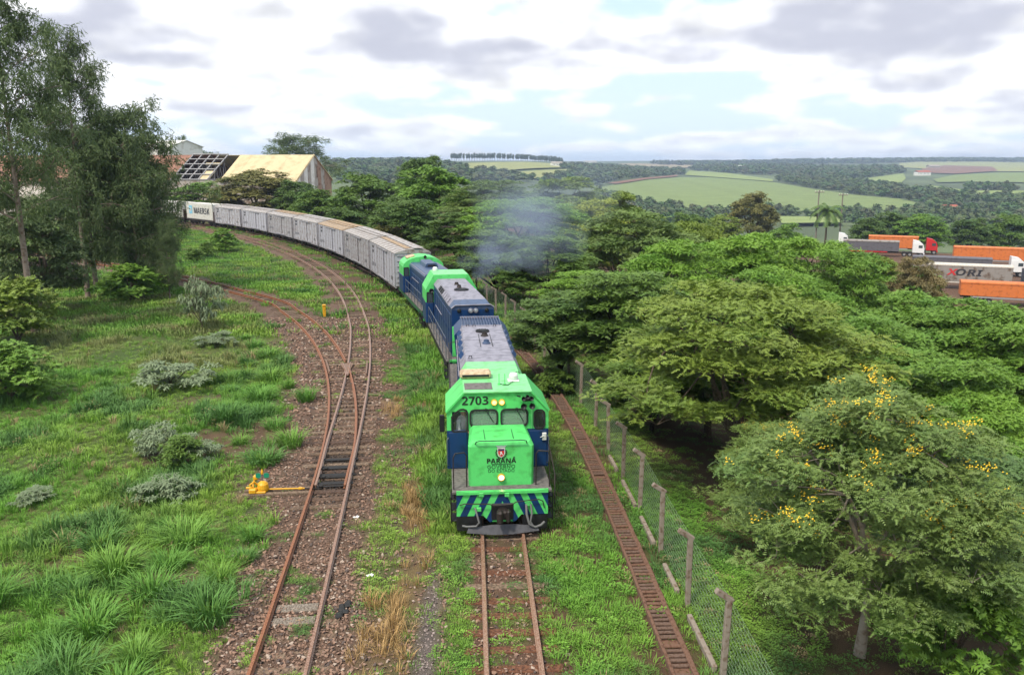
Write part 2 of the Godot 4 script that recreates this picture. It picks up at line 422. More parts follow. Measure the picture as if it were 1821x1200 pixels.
# how much each kind of cover claims the ground: x grass, y dry grass, z ballast, w bare red earth (the rest is grey gravel)
func cover(x: float, z: float) -> Vector4:
	var n1 := nz.get_noise_2d(x * 9.0, z * 9.0)
	var n2 := nz2.get_noise_2d(x * 3.0 + 40.0, z * 3.0)
	var n3 := nz.get_noise_2d(x * 22.0 - 70.0, z * 22.0)
	if z > 14.0 or z < -200.0:
		return Vector4(1, 0, 0, 0)
	var da := lat(tabA, cosA, x, z)
	var db := lat(tabB, cosB, x, z)
	var dc := lat(tabC, cosC, x, z) if z < -24.0 else 99.0
	var d := -z
	var g := 1.0
	var dry := 0.0
	var bal := 0.0
	var bare := 0.0
	if da > 4.0:
		var under := ss(4.9, 6.6, da + n1 * 0.9) * (1.0 - ss(26.0, 34.0, da))
		g = 1.0 - under * 0.82
		bare = under * 0.82
		if da > 22.0 and d > 60.0 and d < 200.0:
			var yard := ss(24.0, 30.0, da) * (1.0 - ss(196.0, 200.0, d))
			g = lerpf(g, 0.05, yard)
			bare = lerpf(bare, 0.95, yard)
	elif da > 2.85:
		g = 0.55 + n1 * 0.6 if da > 3.55 else 0.12 + 0.5 * ss(0.1, 0.4, n1 + n3 * 0.4)
		bare = 1.0 - g
	elif da > 0.75:
		g = clampf(0.85 + n1 * 0.9 + n3 * 0.5 - (0.35 if da < 1.3 else 0.0), 0.0, 1.0)
		bare = 1.0 - g
		if d > 57.0:
			g *= 0.5
			bare = 1.0 - g
	elif da > -0.8:
		g = clampf(0.08 + n1 * 1.3 + n3 * 0.6, 0.0, 0.6)
		bare = (1.0 - g) * 0.62
		bal = (1.0 - g) * 0.38
	elif db > 1.15:
		# the strip between the two tracks
		if d < 27.0:
			var mid := exp(-pow((da + 2.45 + n2 * 0.5) / 0.38, 2.0)) * (1.0 - ss(23.0, 26.0, d)) * ss(12.0, 15.0, d)
			var path := exp(-pow((da + 1.75) / 0.33, 2.0)) * (1.0 - ss(17.0, 20.0, d))
			g = clampf(0.75 * ss(-2.2, -1.2, da) + 0.48 + n1 * 1.1 - 0.35 * ss(1.9, 1.2, db), 0.0, 1.0)
			if d > 20.0 and da > -2.4:
				g = clampf(0.8 + n1 * 0.7, 0.0, 1.0)
			g = g * (1.0 - path) * (1.0 - mid * 0.8)
			dry = mid * (0.75 + n3 * 0.6)
			bal = (1.0 - g - dry) * (1.0 - path)
			bal = maxf(bal, 0.0)
		elif d < 62.0:
			g = clampf(ss(1.2, 2.2, db + n1 * 0.8) * 1.0 + n1 * 0.4, 0.0, 1.0)
			if da > -1.7 and n2 > -0.2:
				g *= 0.75
			if d > 30.0 and d < 33.0 and n1 > -0.1:
				dry = 0.5
				g *= 0.4
			bal = (1.0 - g) * 0.6
			bare = (1.0 - g) * 0.4
		else:
			g = clampf(0.22 + n1 * 1.2 + n2 * 0.5, 0.0, 1.0)
			bare = (1.0 - g) * 0.8
			bal = (1.0 - g) * 0.2
	elif db > -1.25:
		var tuft := ss(0.12, 0.4, n1 * 0.7 + n3 * 0.5)
		if d > 22.5 and d < 31.0:
			tuft *= 0.08
		g = tuft * (0.85 if absf(db) < 0.5 else 0.5)
		bal = 1.0 - g
	else:
		var edge := -1.4 - (0.2 if d < 22.0 else 0.0) - (1.2 * exp(-pow((d - 24.0) / 2.5, 2.0)))
		var gb := 1.0 - ss(edge - 0.5, edge + 0.5, db + n1 * 1.0)
		g = gb
		if z < -24.0:
			if absf(dc) < 1.1:
				g = ss(0.2, 0.5, n1 * 0.7 + n3 * 0.5) * 0.6
			elif dc > 0.0 and dc < 99.0:
				# inside the wedge between the siding and the diverging track
				var wedge := ss(43.0, 50.0, d + n1 * 4.0) * ss(1.2, 2.2, dc + n1 * 0.6) * ss(1.5, 2.4, -db + n1 * 0.6)
				g = maxf(wedge, 0.8 * ss(0.25, 0.5, n1 * 0.8 + n3 * 0.4))
			elif dc > -90.0:
				g = 1.0 - ss(-2.9, -1.7, dc + n1 * 1.1)
		# open earth among the tussocks
		if db < -2.2 and db > -9.0 and d < 34.0:
			var hole := ss(0.18, 0.42, n2 + n3 * 0.35) * ss(-9.0, -5.5, db)
			g *= 1.0 - 0.85 * hole
			bare = (1.0 - g) * 0.8 * hole
		bal = maxf(0.0, 1.0 - g - bare)
	return Vector4(clampf(g, 0, 1), clampf(dry, 0, 1), clampf(bal, 0, 1), clampf(bare, 0, 1))


func lin(r: float, g: float, b: float) -> Color:
	return Color(r, g, b).linear_to_srgb()


func noise_tex(seed_: int, freq: float, octaves: int, stops: Array, size := 512, normal := false, strength := 4.0) -> NoiseTexture2D:
	var f := FastNoiseLite.new()
	f.seed = seed_
	f.frequency = freq
	f.noise_type = FastNoiseLite.TYPE_SIMPLEX_SMOOTH
	f.fractal_octaves = octaves
	var t := NoiseTexture2D.new()
	t.width = size
	t.height = size
	t.seamless = true
	t.noise = f
	if normal:
		t.as_normal_map = true
		t.bump_strength = strength
	else:
		var gr := Gradient.new()
		gr.offsets = PackedFloat32Array(stops.map(func(s): return s[0]))
		gr.colors = PackedColorArray(stops.map(func(s): return s[1]))
		t.color_ramp = gr
	return t


func grey(x: float) -> Color:
	return Color(x, x, x)


func mat(key: String, color: Color, rough := 0.6, metal := 0.0, tex: Texture2D = null, scale := 0.5, world := false) -> StandardMaterial3D:
	var m := StandardMaterial3D.new()
	m.resource_name = key
	m.albedo_color = color
	m.roughness = rough
	m.metallic = metal
	if tex:
		m.albedo_texture = tex
		m.uv1_triplanar = true
		m.uv1_world_triplanar = world
		m.uv1_scale = Vector3.ONE * scale
	M[key] = m
	return m


func numbered(called: String) -> String:
	if not used.has(called):
		used[called] = 0
		return called
	used[called] += 1
	return "%s_%03d" % [called, used[called]]


func meta(o: Node, label: String, category := "", group := "", kind := "") -> Node:
	if label:
		o.set_meta("label", label)
	if category:
		o.set_meta("category", category)
	if group:
		o.set_meta("group", group)
	if kind:
		o.set_meta("kind", kind)
	return o


func thing(called: String, label: String, category: String, group := "", at := Vector3.ZERO, turn := 0.0) -> Node3D:
	var o := Node3D.new()
	o.name = numbered(called)
	add_child(o)
	o.position = at
	o.rotation.y = turn
	meta(o, label, category, group)
	return o


func part(parent: Node3D, called: String, shape, material: Material) -> MeshInstance3D:
	var o := MeshInstance3D.new()
	o.name = called
	o.mesh = shape.mesh() if shape is MB else shape
	o.material_override = material
	parent.add_child(o, true)
	return o


func solo(called: String, shape, material: Material, label: String, category := "", kind := "", group := "") -> MeshInstance3D:
	var o := MeshInstance3D.new()
	o.name = numbered(called)
	o.mesh = shape.mesh() if shape is MB else shape
	o.material_override = material
	add_child(o)
	meta(o, label, category, group, kind)
	return o


func rect(x: float, y: float, w: float, h: float, r: float, steps := 4) -> PackedVector2Array:
	var q := PackedVector2Array()
	for k in 4:
		var cx: float = x + (w * 0.5 - r) * [1, -1, -1, 1][k]
		var cy: float = y + (h * 0.5 - r) * [1, 1, -1, -1][k]
		for j in steps + 1:
			var a := PI * 0.5 * (k + float(j) / steps)
			q.append(Vector2(cx + cos(a) * r, cy + sin(a) * r))
	return q


func circle(x: float, y: float, r: float, m := 16) -> PackedVector2Array:
	var q := PackedVector2Array()
	for k in m:
		q.append(Vector2(x + cos(TAU * k / m) * r, y + sin(TAU * k / m) * r))
	return q


func text_part(parent: Node3D, called: String, words: String, height: float, at: Vector3, turn: float, material: Material, wide := 1.0, bold := true, slant := 0.0) -> MeshInstance3D:
	var f := SystemFont.new()
	f.font_names = PackedStringArray(["Droid Sans"])
	f.font_weight = 700 if bold else 400
	var t := TextMesh.new()
	t.text = words
	t.font = f
	t.font_size = 64
	t.pixel_size = height / 46.0
	t.depth = 0.012
	t.curve_step = 2.0
	var o := MeshInstance3D.new()
	o.name = called
	o.mesh = t
	o.material_override = material
	parent.add_child(o, true)
	var b := Basis(Vector3.UP, turn)
	o.transform = Transform3D(b * Basis(Vector3(wide, 0, 0), Vector3(slant, 1, 0), Vector3(0, 0, 1)), at)
	return o


func _ready() -> void:
	rng.seed = 20240611
	nz.seed = 7
	nz.frequency = 0.05
	nz.fractal_octaves = 3
	nz2.seed = 19
	nz2.frequency = 0.05
	nz2.fractal_octaves = 2
	# --- camera, sky, sun, exposure
	var cam := Camera3D.new()
	cam.name = "camera"
	cam.fov = 44.96
	cam.near = 0.1
	cam.far = 20000.0
	cam.position = Vector3(0, 9.56, 0)
	cam.rotation_degrees = Vector3(-11.8, 0, 0)
	add_child(cam)
	cam.current = true
	var env := Environment.new()
	env.background_mode = Environment.BG_SKY
	env.sky = make_sky()
	env.tonemap_mode = Environment.TONE_MAPPER_LINEAR
	env.tonemap_exposure = 1.45
	env.sdfgi_enabled = true
	env.ssao_enabled = true
	env.ssil_enabled = true
	env.fog_enabled = true
	env.fog_density = 0.00017
	env.fog_light_color = Color(0.80, 0.88, 1.0)
	env.volumetric_fog_enabled = true
	env.volumetric_fog_density = 0.0
	var we := WorldEnvironment.new()
	we.name = "environment"
	we.environment = env
	add_child(we)
	var sun := DirectionalLight3D.new()
	sun.name = "sun"
	sun.light_energy = 0.95
	sun.light_angular_distance = 9.0
	sun.light_color = Color(1.0, 0.96, 0.9)
	sun.shadow_enabled = true
	sun.rotation_degrees = Vector3(-58, -38, 0)
	add_child(sun)
	# --- tracks as curves
	A = Track.new(AP)
	B = Track.new(BP)
	fill_tables()
	materials()
	# --- setting
	build_ground()
	build_fields()
	build_woods()
	build_tracks()
	build_drain()
	build_fence()
	# --- the train
	build_train()
	build_switch_stand()
	# --- beyond
	build_warehouse()
	build_yard()
	build_far_houses()
	build_poles()
	# --- plants
	build_trees()
	build_grass()
	build_stones()
	build_smoke()
	build_bits()


func make_sky() -> Sky:
	# broken cloud at one height over the whole sky
	var w := 2048
	var h := 1024
	var f := FastNoiseLite.new()
	f.seed = 63
	f.frequency = 1.15
	f.noise_type = FastNoiseLite.TYPE_SIMPLEX_SMOOTH
	f.fractal_octaves = 6
	f.fractal_gain = 0.52
	var f2 := FastNoiseLite.new()
	f2.seed = 77
	f2.frequency = 0.42
	f2.fractal_octaves = 3
	var im := Image.create(w, h, false, Image.FORMAT_RGBF)
	var blue := Vector3(0.30, 0.55, 0.80)
	for y in h / 2 + 8:
		var el := PI * 0.5 - PI * (y + 0.5) / h
		var sy := sin(el)
		var cy := cos(el)
		var k := 1.0 / maxf(sy + 0.17, 0.05)
		var low := 1.0 - ss(0.0, 0.10, sy)
		var air := blue.lerp(Vector3(0.62, 0.74, 0.86), 1.0 - ss(0.0, 0.5, sy))
		for x in w:
			var az := TAU * ((x + 0.5) / w - 0.5)
			var px := sin(az) * cy * k
			var pz := -cos(az) * cy * k
			var a := f.get_noise_3d(px, 0.0, pz)
			var b := f2.get_noise_3d(px, 4.0, pz)
			var n := a * 0.75 + b * 0.55
			var cov := ss(-0.22, -0.03, n)
			var thick := ss(0.05, 0.46, n + 0.16 * f2.get_noise_3d(px * 3.0, 20.0, pz * 3.0))
			var e := f.get_noise_3d(px * 2.6 + 9.0, 2.0, pz * 2.6)
			var white := 0.90 + 0.42 * e
			var cl := Vector3(white, white, white * 1.01).lerp(Vector3(0.43, 0.44, 0.52), thick * 0.92)
			var c := air.lerp(cl, cov * 0.96)
			c = c.lerp(Vector3(0.72, 0.77, 0.84), low * 0.35)
			im.set_pixel(x, y, Color(c.x, c.y, c.z))
	for y in range(h / 2 + 8, h):
		for x in w:
			im.set_pixel(x, y, Color(0.2, 0.22, 0.18))
	var pm := PanoramaSkyMaterial.new()
	pm.panorama = ImageTexture.create_from_image(im)
	var sky := Sky.new()
	sky.sky_material = pm
	return sky


func fill_tables() -> void:
	for t in [A, B]:
		var tab := PackedFloat32Array()
		var cs := PackedFloat32Array()
		var k := 0
		var z := 14.0
		while z > -231.0:
			while k < t.p.size() - 2 and t.p[k + 1].z > z:
				k += 1
			var a: Vector3 = t.p[k]
			var b: Vector3 = t.p[k + 1]
			tab.append(lerpf(a.x, b.x, clampf((a.z - z) / maxf(a.z - b.z, 0.001), 0, 1)))
			cs.append(absf((b - a).normalized().z))
			z -= 0.5
		if t == A:
			tabA = tab
			cosA = cs
		else:
			tabB = tab
			cosB = cs
	# the diverging track leaves the siding at z = -22.8
	var cp := []
	for z in [22.8, 24, 26, 28, 30, 32, 34, 36, 38, 40, 43, 46, 50, 54, 58]:
		var u: float = z - 22.8
		cp.append([look(tabB, -z) - 0.0045 * u * u, z])
	cp.append_array([[-23.4, 65], [-28.1, 70.0], [-33.6, 75], [-39.3, 80], [-45.2, 85], [-51.0, 90], [-57, 94.6], [-70, 104], [-95, 122]])
	C = Track.new(cp)
	tabC = PackedFloat32Array()
	var k := 0
	var z := 14.0
	while z > -231.0:
		if z > -22.8:
			tabC.append(look(tabB, z))
			cosC.append(look(cosB, z))
		else:
			while k < C.p.size() - 2 and C.p[k + 1].z > z:
				k += 1
			var a: Vector3 = C.p[k]
			var b: Vector3 = C.p[k + 1]
			tabC.append(lerpf(a.x, b.x, clampf((a.z - z) / maxf(a.z - b.z, 0.001), 0, 1)))
			cosC.append(absf((b - a).normalized().z))
		z -= 0.5


func materials() -> void:
	var dirt := noise_tex(1, 0.012, 5, [[0.0, Color(0.78, 0.76, 0.72)], [0.34, Color(0.95, 0.945, 0.935)], [0.5, grey(1.0)], [1.0, grey(0.97)]])
	var stain := noise_tex(2, 0.01, 6, [[0.0, Color(0.62, 0.52, 0.45)], [0.28, Color(0.84, 0.80, 0.76)], [0.42, Color(0.95, 0.945, 0.94)], [1.0, Color(1, 1, 1)]])
	var grime := noise_tex(3, 0.015, 5, [[0.0, grey(0.72)], [0.42, grey(0.9)], [0.6, grey(1.0)], [1.0, grey(0.93)]])
	var rusty := noise_tex(4, 0.03, 5, [[0.0, Color(0.55, 0.38, 0.28)], [0.5, Color(0.85, 0.75, 0.68)], [1.0, Color(1, 1, 1)]])
	var wood := noise_tex(5, 0.02, 5, [[0.0, Color(0.4, 0.36, 0.33)], [0.5, Color(0.8, 0.76, 0.72)], [1.0, Color(1, 0.98, 0.94)]])
	var speck := noise_tex(6, 0.09, 4, [[0.0, grey(0.45)], [0.4, grey(0.78)], [0.6, grey(0.92)], [1.0, grey(1.0)]])
	var crop := noise_tex(8, 0.02, 4, [[0.0, Color(0.86, 0.76, 0.62)], [0.3, Color(0.86, 0.88, 0.8)], [0.5, Color(0.97, 0.97, 0.94)], [1.0, Color(1, 1, 1)]])
	M.tex_dirt = dirt
	mat("green_paint", lin(0.10, 0.62, 0.15), 0.42, 0.0, dirt, 0.33)
	mat("green_faded", lin(0.20, 0.66, 0.24), 0.5, 0.0, dirt, 0.4)
	mat("blue_paint", lin(0.004, 0.036, 0.13), 0.38, 0.0, dirt, 0.35)
	mat("roof_grey", lin(0.27, 0.26, 0.31), 0.55, 0.0, grime, 0.3)
	mat("roof_blue", lin(0.05, 0.085, 0.17), 0.42, 0.0, grime, 0.4)
	mat("deck_grey", lin(0.15, 0.135, 0.125), 0.85, 0.0, grime, 0.7)
	mat("black_steel", lin(0.014, 0.014, 0.016), 0.55, 0.2, grime, 0.6)
	mat("dark_steel", lin(0.045, 0.043, 0.045), 0.6, 0.3, rusty, 0.8)
	mat("plow_grey", lin(0.075, 0.075, 0.085), 0.6, 0.2, grime, 0.7)
	mat("rail_blue_steel", lin(0.10, 0.12, 0.15), 0.45, 0.3)
	mat("cream", lin(0.58, 0.45, 0.29), 0.6, 0.0, stain, 0.9)
	mat("rubber", lin(0.012, 0.012, 0.012), 0.7)
	mat("hose", lin(0.13, 0.13, 0.13), 0.7)
	mat("white_paint", lin(0.72, 0.72, 0.70), 0.45, 0.0, dirt, 0.8)
	mat("mid_green_trim", lin(0.02, 0.11, 0.04), 0.5)
	mat("letter_black", lin(0.012, 0.022, 0.014), 0.5)
	mat("shield_red", lin(0.55, 0.03, 0.025), 0.5)
	mat("shield_blue", lin(0.02, 0.035, 0.10), 0.5)
	mat("shield_silver", lin(0.42, 0.5, 0.45), 0.5)
	var lamp := mat("lamp_warm", Color(1.0, 0.9, 0.6), 0.3)
	lamp.emission_enabled = true
	lamp.emission = Color(1.0, 0.85, 0.5)
	lamp.emission_energy_multiplier = 1.1
	var lampw := mat("lamp_white", Color(1.0, 0.97, 0.9), 0.3)
	lampw.emission_enabled = true
	lampw.emission = Color(1.0, 0.95, 0.82)
	lampw.emission_energy_multiplier = 1.5
	mat("lens_off", lin(0.75, 0.78, 0.8), 0.12, 0.6)
	mat("lens_dark", lin(0.03, 0.035, 0.03), 0.2)
	var glass := mat("glass", Color(0.55, 0.62, 0.56, 0.5), 0.04)
	var clear := mat("clear_glass", Color(0.5, 0.55, 0.5, 0.06), 0.03)
	clear.transparency = BaseMaterial3D.TRANSPARENCY_ALPHA
	glass.transparency = BaseMaterial3D.TRANSPARENCY_ALPHA
	mat("cab_inside", lin(0.45, 0.5, 0.45), 0.8)
	mat("wagon_grey", lin(0.42, 0.42, 0.47), 0.6, 0.0, dirt, 0.5)
	mat("wagon_grey_b", lin(0.38, 0.375, 0.40), 0.6, 0.0, stain, 0.45)
	mat("wagon_grey_c", lin(0.45, 0.45, 0.49), 0.6, 0.0, stain, 0.3)
	mat("wagon_rib", lin(0.36, 0.355, 0.39), 0.6, 0.0, stain, 0.6)
	mat("wagon_roof", lin(0.40, 0.38, 0.37), 0.65, 0.0, stain, 0.35)
	mat("wagon_tan", lin(0.40, 0.29, 0.18), 0.75, 0.0, stain, 0.5)
	mat("wagon_letter", lin(0.05, 0.05, 0.06), 0.6)
	mat("wagon_pale_letter", lin(0.17, 0.17, 0.19), 0.6)
	mat("flat_brown", lin(0.085, 0.035, 0.026), 0.7, 0.0, rusty, 0.4)
	mat("container_white", lin(0.62, 0.60, 0.55), 0.5, 0.0, dirt, 0.25)
	mat("container_top", lin(0.68, 0.67, 0.63), 0.6, 0.0, stain, 0.3)
	mat("container_blue", lin(0.20, 0.50, 0.66), 0.5)
	mat("container_letter", lin(0.03, 0.035, 0.05), 0.5)
	mat("rail_rust", lin(0.36, 0.185, 0.10), 0.6, 0.1, rusty, 1.5, true)
	mat("rail_worn", lin(0.42, 0.31, 0.25), 0.42, 0.25, rusty, 1.2, true)
	for k in 4:
		mat("sleeper_%d" % k, [lin(0.20, 0.145, 0.105), lin(0.165, 0.11, 0.08), lin(0.26, 0.20, 0.15), lin(0.13, 0.085, 0.065)][k], 0.95, 0.0, wood, 1.1)
	mat("sleeper_red", lin(0.20, 0.09, 0.05), 0.95, 0.0, wood, 1.1)
	mat("sleeper_pale", lin(0.31, 0.29, 0.26), 0.95, 0.0, wood, 1.2)
	mat("oily", lin(0.016, 0.014, 0.013), 0.75, 0.0, grime, 1.0)
	mat("steel_plate", lin(0.33, 0.24, 0.17), 0.5, 0.4, rusty, 1.5)
	mat("yellow_paint", lin(0.72, 0.36, 0.008), 0.5, 0.0, dirt, 1.0)
	mat("target_green", lin(0.01, 0.24, 0.13), 0.45)
	mat("drain_clay", lin(0.17, 0.092, 0.06), 0.95, 0.0, stain, 1.6, true)
	mat("drain_bar", lin(0.15, 0.095, 0.07), 0.95, 0.0, stain, 2.3, true)
	mat("concrete", lin(0.28, 0.235, 0.19), 0.95, 0.0, stain, 0.9)
	mat("fence_wire", lin(0.25, 0.36, 0.22), 0.6, 0.2)
	mat("bark", lin(0.16, 0.13, 0.10), 0.95, 0.0, wood, 1.4, true)
	mat("bark_dark", lin(0.035, 0.028, 0.022), 0.95, 0.0, wood, 1.4, true)
	mat("bark_pale", lin(0.34, 0.29, 0.23), 0.9, 0.0, stain, 0.8, true)
	mat("bark_eucalyptus", lin(0.27, 0.21, 0.17), 0.9, 0.0, stain, 0.6, true)
	mat("roof_cream", lin(0.56, 0.46, 0.27), 0.7, 0.0, dirt, 0.06)
	mat("roof_red", lin(0.30, 0.15, 0.10), 0.8, 0.0, stain, 0.07)
	mat("wall_sheet", lin(0.42, 0.38, 0.33), 0.8, 0.0, stain, 0.09)
	mat("wall_white", lin(0.78, 0.76, 0.70), 0.8, 0.0, dirt, 0.06)
	mat("wall_rust", lin(0.36, 0.22, 0.15), 0.8, 0.0, stain, 0.09)
	mat("truss", lin(0.30, 0.29, 0.29), 0.7)
	mat("tarp_orange", lin(0.62, 0.17, 0.035), 0.55, 0.0, dirt, 0.2)
	mat("tarp_grey", lin(0.115, 0.11, 0.125), 0.6, 0.0, dirt, 0.2)
	mat("trailer_grey", lin(0.29, 0.265, 0.24), 0.6, 0.0, stain, 0.15)
	mat("tarp_pale", lin(0.58, 0.53, 0.46), 0.7, 0.0, dirt, 0.3)
	mat("tarp_blue", lin(0.06, 0.07, 0.10), 0.6)
	mat("letter_red", lin(0.55, 0.03, 0.03), 0.5)
	mat("letter_dark", lin(0.03, 0.03, 0.035), 0.5)
	mat("truck_red", lin(0.50, 0.02, 0.02), 0.35)
	mat("truck_white", lin(0.75, 0.75, 0.74), 0.35)
	mat("windscreen", lin(0.05, 0.07, 0.08), 0.1)
	mat("pole_wood", lin(0.20, 0.17, 0.14), 0.9)
	mat("house_red", lin(0.35, 0.09, 0.05), 0.8)
	mat("skin_shirt", Color(1, 1, 1), 0.8).vertex_color_use_as_albedo = true
	mat("hair", lin(0.02, 0.015, 0.012), 0.8)
	for f in [["sage", lin(0.17, 0.225, 0.065)], ["light", lin(0.22, 0.28, 0.08)], ["pale", lin(0.27, 0.285, 0.105)], ["red", lin(0.20, 0.10, 0.065)], ["tan", lin(0.30, 0.24, 0.15)]]:
		mat("crop_" + f[0], f[1], 1.0, 0.0, crop, 0.0045, true).uv1_scale = Vector3(0.0022, 0.0022, 0.011)
	var tints := {
		"bright": Vector3(0.165, 0.31, 0.027), "mid": Vector3(0.135, 0.26, 0.027), "deep": Vector3(0.115, 0.205, 0.028), "dark": Vector3(0.095, 0.17, 0.03),
		"olive": Vector3(0.17, 0.245, 0.03), "greyish": Vector3(0.14, 0.215, 0.045), "bluish": Vector3(0.11, 0.195, 0.05), "dry": Vector3(0.22, 0.175, 0.07),
		"yellowish": Vector3(0.28, 0.34, 0.03), "brownish": Vector3(0.17, 0.165, 0.04), "euc": Vector3(0.10, 0.15, 0.045), "purple": Vector3(0.085, 0.045, 0.05), "silver": Vector3(0.19, 0.25, 0.13)}
	for k in tints:
		var t: Vector3 = tints[k]
		var m := mat("leaf_" + k, lin(t.x, t.y, t.z), 0.62)
		m.vertex_color_use_as_albedo = true
		m.backlight_enabled = true
		m.backlight = Color(0.5, 0.5, 0.3)
	for g in [["grass", 0.35], ["dry_grass", 0.2], ["wood_leaf", 0.25]]:
		var m := mat(g[0], Color(1, 1, 1), 0.75)
		m.vertex_color_use_as_albedo = true
		m.backlight_enabled = true
		m.backlight = Color(g[1], g[1], g[1] * 0.6)
	mat("stone", Color(1, 1, 1), 0.95).vertex_color_use_as_albedo = true
	var gm := mat("earth", Color(1, 1, 1), 1.0, 0.0, speck, 0.9, true)
	gm.vertex_color_use_as_albedo = true
	gm.heightmap_enabled = true
	gm.heightmap_texture = noise_tex(9, 0.07, 4, [[0.0, grey(0.0)], [1.0, grey(1.0)]])
	gm.heightmap_scale = 4.0


func build_ground() -> void:
	# one sheet round the camera, finer where the photograph looks
	var angles := PackedFloat32Array()
	var a := -0.80
	while a < 0.80:
		angles.append(a)
		a += 0.0045
	while a < TAU - 0.80:
		angles.append(a)
		a += 0.11
	angles.append(TAU - 0.80)
	var radii := PackedFloat32Array()
	var r := 5.0
	while r < 7600.0:
		radii.append(r)
		r *= 1.017 if r < 200.0 else 1.03
	var m := angles.size()
	var v := PackedVector3Array()
	var c := PackedColorArray()
	var grass := Color(0.10, 0.17, 0.03)
	var grass2 := Color(0.15, 0.185, 0.04)
	var dry := Color(0.30, 0.20, 0.09)
	var bal := Color(0.235, 0.145, 0.098)
	var earth := Color(0.19, 0.095, 0.058)
	var gravel := Color(0.20, 0.165, 0.145)
	var far_wood := Color(0.09, 0.125, 0.045)
	var far_grass := Color(0.15, 0.20, 0.075)
	for rad in radii:
		for t in angles:
			var x := sin(t) * rad
			var z := -cos(t) * rad
			var h := fine_ground(x, z)
			v.append(Vector3(x, h, z))
			var col: Color
			if rad < 215.0:
				var k := cover(x, z)
				var n := nz.get_noise_2d(x * 4.0, z * 4.0)
				var gcol := grass.lerp(grass2, clampf(0.5 + n * 1.4, 0, 1))
				var rest := clampf(1.0 - k.x - k.y - k.z - k.w, 0, 1)
				col = gcol * k.x + dry * k.y + bal * k.z + earth * k.w + gravel * rest
				col = col * (0.9 + 0.25 * nz.get_noise_2d(x * 30.0, z * 30.0))
				# oil soaked ballast at the switch points
				if z < -21.0 and z > -34.0:
					var b := lat(tabB, cosB, x, z)
					var o := exp(-b * b * 2.2) * (exp(-pow((-z - 25.0) / 2.4, 2.0)) + 0.5 * exp(-pow((-z - 31.5) / 1.2, 2.0))) * (0.75 + nz.get_noise_2d(x * 25.0, z * 25.0) * 0.8)
					col = col.lerp(Color(0.018, 0.016, 0.015), clampf(o, 0, 0.95))
			else:
				var n := nz2.get_noise_2d(x * 0.08, z * 0.08)
				col = far_wood.lerp(far_grass, clampf(0.35 + n * 1.5, 0, 1))
			col.a = 1.0
			c.append(col)
	var i := PackedInt32Array()
	for q in radii.size() - 1:
		for t in m - 1:
			var p0 := q * m + t
			i.append(p0); i.append(p0 + m); i.append(p0 + m + 1)
			i.append(p0); i.append(p0 + m + 1); i.append(p0 + 1)
	# the middle, under the camera
	var k0 := v.size()
	v.append(Vector3(0, 0, 0))
	c.append(grass)
	for t in m - 1:
		i.append(k0); i.append(t); i.append(t + 1)
	var n := PackedVector3Array()
	n.resize(v.size())
	for k in range(0, i.size(), 3):
		var e := (v[i[k + 2]] - v[i[k]]).cross(v[i[k + 1]] - v[i[k]])
		n[i[k]] += e
		n[i[k + 1]] += e
		n[i[k + 2]] += e
	for k in n.size():
		n[k] = n[k].normalized()
		if n[k].y < 0.0:
			n[k] = -n[k]
	var ar := []
	ar.resize(Mesh.ARRAY_MAX)
	ar[Mesh.ARRAY_VERTEX] = v
	ar[Mesh.ARRAY_NORMAL] = n
	ar[Mesh.ARRAY_COLOR] = c
	ar[Mesh.ARRAY_INDEX] = i
	var me := ArrayMesh.new()
	me.add_surface_from_arrays(Mesh.PRIMITIVE_TRIANGLES, ar)
	solo("ground", me, M.earth, "grassy and earthy land from the tracks to the horizon", "", "structure")


func drape(poly: PackedVector2Array, lift: float, cell: float) -> MB:
	var mb := MB.new()
	var lo := poly[0]
	var hi := poly[0]
	for q in poly:
		lo = lo.min(q)
		hi = hi.max(q)
	var x := floorf(lo.x / cell) * cell
	while x < hi.x:
		var z := floorf(lo.y / cell) * cell
		while z < hi.y:
			var sq := PackedVector2Array([Vector2(x, z), Vector2(x + cell, z), Vector2(x + cell, z + cell), Vector2(x, z + cell)])
			for piece in Geometry2D.intersect_polygons(poly, sq):
				var t := Geometry2D.triangulate_polygon(piece)
				for k in range(0, t.size(), 3):
					var q: Array[Vector3] = []
					for j in 3:
						var w: Vector2 = piece[t[k + j]]
						q.append(Vector3(w.x, ground(w.x, w.y) + lift, w.y))
					if (q[1] - q[0]).cross(q[2] - q[0]).y < 0.0:
						mb.tri(q[0], q[2], q[1])
					else:
						mb.tri(q[0], q[1], q[2])
			z += cell
		x += cell
	return mb


func to_poly(a: Array) -> PackedVector2Array:
	var q := PackedVector2Array()
	for p in a:
		q.append(Vector2(p[0], p[1]))
	return q


func build_fields() -> void:
	var names := {"field_sage": "large sage green crop field across the valley", "field_strip": "narrow pale crop strip above the large field", "field_wedge": "pale wedge shaped field between two wood belts", "field_upper": "pale pasture under the horizon at the far right", "field_ploughed": "ploughed red brown field on the far slope", "field_slope": "green field on the far right slope", "field_low": "pale field below the square plantation", "field_hill": "pale pasture on the hill below the plantation rows", "field_hollow": "pale hollow field behind the smoke", "field_bank": "reddish earth bank along the large field", "field_ridge": "tan strip of stubble on the ridge", "field_near": "small pale field left of the palm"}
	var j := 0
	for f in FIELDS:
		solo("field", drape(to_poly(f[2]), 1.2 + 0.15 * j, 45.0), M["crop_" + f[1]], names[f[0]], "", "structure")
		j += 1


